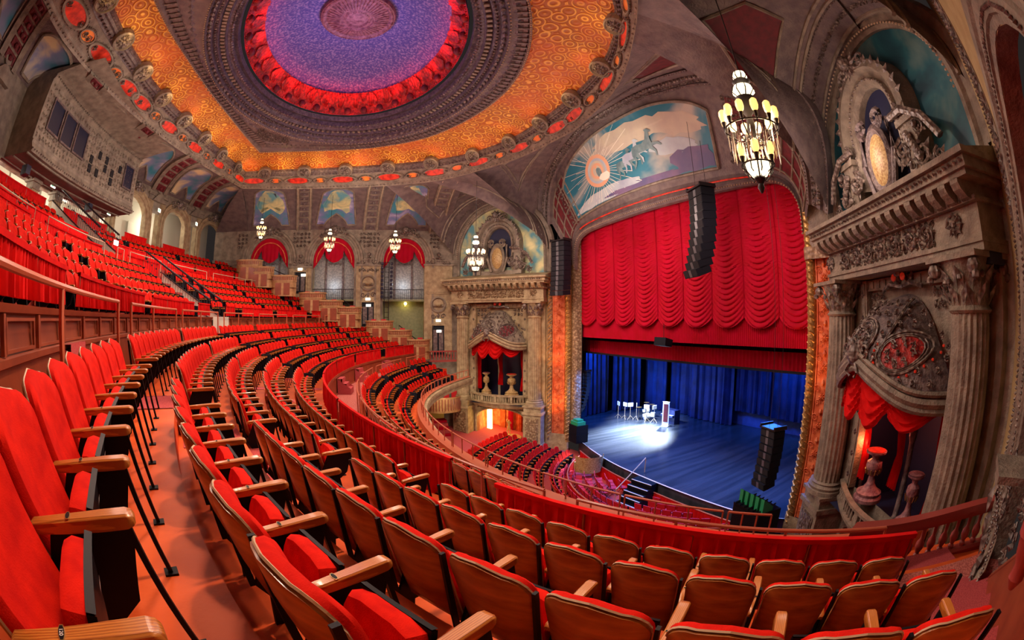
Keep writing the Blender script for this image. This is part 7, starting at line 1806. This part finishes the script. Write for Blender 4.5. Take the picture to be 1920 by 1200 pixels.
# ------------------------------------------------------------------ chandeliers
def bulbcup(mb, x, y, z, s):
    mb.use('bulb').lathe(x, y, [(.02 * s, z), (.05 * s, z + .03 * s), (.062 * s, z + .09 * s), (.05 * s, z + .15 * s), (.025 * s, z + .17 * s)], 8)
    mb.use('iron')
def chandelier(label, loc, s, top, big):
    t = thing('chandelier', label, 'chandelier', loc, group='chandeliers')
    m = MB(); m.tube([(0, 0, 1.25 * s), (0, 0, top - loc[2])], .012 * s + .004, 4); obj('hanging_cable', m, 'iron', t)
    m = MB(); m.lathe(0, 0, [(.03, -1.35), (.07, -1.25), (.05, -1.15), (.12, -1.05), (.1, -1.0)] if 0 else [(.02 * s, -1.38 * s), (.07 * s, -1.28 * s), (.05 * s, -1.2 * s), (.12 * s, -1.1 * s), (.04 * s, -.9 * s), (.05 * s, -.3 * s), (.1 * s, -.1 * s), (.06 * s, .2 * s), (.2 * s, .42 * s), (.22 * s, .6 * s), (.1 * s, .65 * s), (.08 * s, .9 * s), (.2 * s, 1.0 * s), (.1 * s, 1.08 * s), (.03 * s, 1.25 * s)], 12); obj('stem', m, 'iron', t, True)
    for nm, r_, z, n in (('upper_ring', .55, .02, 12 if big else 10), ('lower_ring', .33, -.72, 6)):
        m = MB(); pts = [(r_ * s * cos(2 * pi * k / 24), r_ * s * sin(2 * pi * k / 24), (z - .12) * s) for k in range(24)]; m.tube(pts, .018 * s, 5, True)
        for k in range(n):
            a = 2 * pi * (k + .5) / n; c, q = cos(a), sin(a); m.tube([(.06 * s * c, .06 * s * q, (z - .35) * s), (.3 * r_ * 1.4 * s * c, .3 * r_ * 1.4 * s * q, (z - .42) * s), (r_ * s * c, r_ * s * q, (z - .2) * s), (r_ * s * c, r_ * s * q, z * s)], .014 * s, 4); m.lathe(r_ * s * c, r_ * s * q, [(.03 * s, (z - .1) * s), (.05 * s, z * s), (.055 * s, (z + .02) * s)], 6)
        rr = obj(nm, m, 'iron', t)
        for k in range(n):
            a = 2 * pi * (k + .5) / n; m = MB(); m.lathe(r_ * s * cos(a), r_ * s * sin(a), [(.03 * s, (z + .02) * s), (.07 * s, (z + .08) * s), (.085 * s, (z + .16) * s), (.075 * s, (z + .25) * s), (.04 * s, (z + .29) * s)], 8); obj('candle_shade', m, 'bulb', rr, True)
    for nm, r_, z, h in (('top_lantern', .16, 1.02, .2), ('middle_lantern', .24, .62, .26), ('bottom_bowl', .26, -1.1, .28)):
        m = MB(); m.lathe(0, 0, [(r_ * .5 * s, z * s), (r_ * s, (z + h * .45) * s), (r_ * .8 * s, (z + h) * s)] if nm != 'bottom_bowl' else [(.05 * s, z * s), (r_ * .8 * s, (z + .08) * s), (r_ * s, (z + h) * s)], 14); lb = obj(nm, m, 'bulb_white', t, True)
        m = MB()
        for k in range(8):
            a = 2 * pi * k / 8; m.tube([(r_ * q * 1.04 * s * cos(a), r_ * q * 1.04 * s * sin(a), zz * s) for q, zz in ((.5 if nm != 'bottom_bowl' else .2, z), (1.0, z + h * .5), (.85 if nm != 'bottom_bowl' else 1, z + h))], .013 * s, 4)
        obj('lantern_ribs', m, 'iron', lb)
    m = MB()
    for k in range(26):
        a = 2 * pi * k / 26; r_ = .42 + .08 * (k % 2); m.lathe(r_ * s * cos(a), r_ * s * sin(a), [(.004, (-.55 - .12 * (k % 3)) * s), (.02 * s, (-.38 - .1 * (k % 3)) * s), (.004, (-.2) * s)], 4)
    for k in range(30):
        a = 2.4 * k; r_ = .08 + .3 * ((k * .618) % 1); m.ball((r_ * s * cos(a), r_ * s * sin(a), (-.15 - .5 * ((k * .37) % 1)) * s), .03 * s, 5, 3)
    stuffpart('crystal_drops', m, 'crystal', t)
    lamp('POINT', (loc[0], loc[1], loc[2] - .1), 160 if big else 55, (1, .72, .42), .3 * s)
    return t
D = ray(1408, 235); P = CAM + D * 9.6; chandelier('large near chandelier hanging before the stage arch', tuple(P), 1.12, 21.5, True)
for px, py, dd, s, lab in ((892, 477, 27.0, .98, 'chandelier hanging before the far stone facade'), (741, 455, 31.0, .72, 'small chandelier before the right-hand arched bay'), (618, 452, 31.5, .72, 'small chandelier before the middle arched bay'), (490, 430, 33, .66, 'small chandelier before the left-hand arched bay')):
    P = CAM + ray(px, py) * dd; chandelier(lab, tuple(P), s, 18.4, False)

# ------------------------------------------------------------------ lower side box under the far end of the balcony
P = CAM + ray(830, 738) * (32.6 / ray(830, 738).y)
t = thing('side_box', 'small curved wooden side box under the far end of the balcony', 'theatre box', P); m = MB(); m.grid(lambda u, v: (1.5 * cos(pi * u), -1.1 * sin(pi * u), -1.4 + 1.2 * v), 18, 1); m.loft([[(1.55 * cos(pi * k / 18), -1.15 * sin(pi * k / 18), z) for k in range(19)] for z in (-.25, -.15)]); obj('box_front', m, 'wood_box', t, True)
m = MB()
for k in range(20): a = pi * (k + .5) / 20; m.box(1.52 * cos(a) - .03, 1.52 * cos(a) + .03, -1.13 * sin(a) - .03, -1.13 * sin(a) + .03, -1.2, -.3)
stuffpart('carved_slats', m, 'brown_wood', t)
for k in range(4):
    c = thing('box_chair', f'dark red chair in the lower side box, {ordinal(k + 1)} from the left', 'chair', P + V((-1 + .65 * k, -.2, -.9)), 0, 'chairs in the lower side box'); m = MB(); m.box(-.22, .22, .15, .22, .4, 1.1); obj('backrest', m, 'chair_red', c); m = MB(); m.box(-.22, .22, -.25, .15, .38, .48); obj('seat', m, 'chair_red', c)
P = CAM + ray(822, 790) * (31.6 / ray(822, 790).y)
t = thing('side_steps', 'short flight of red steps beside a yellow panel under the balcony', 'steps', P)
for k in range(5): m = MB(); m.box(-.7, .9, .3 * k - .5, 1.5, -1.2 + .22 * k, -1.2 + .22 * k + .2); obj('step', m, 'carpet' if k % 2 else 'drape_red', t)
m = MB(); m.box(-.9, .9, 1.5, 1.6, -.3, 1.0); obj('yellow_panel', m, 'yellow_paint', t)
lamp('POINT', (8.5, 30.0, 3.2), 130, (1, .8, .55), .3)  # added fill lamps without fittings for the dark space under the balcony
lamp('POINT', (11.0, 27.0, 1.5), 110, (1, .8, .6), .3)
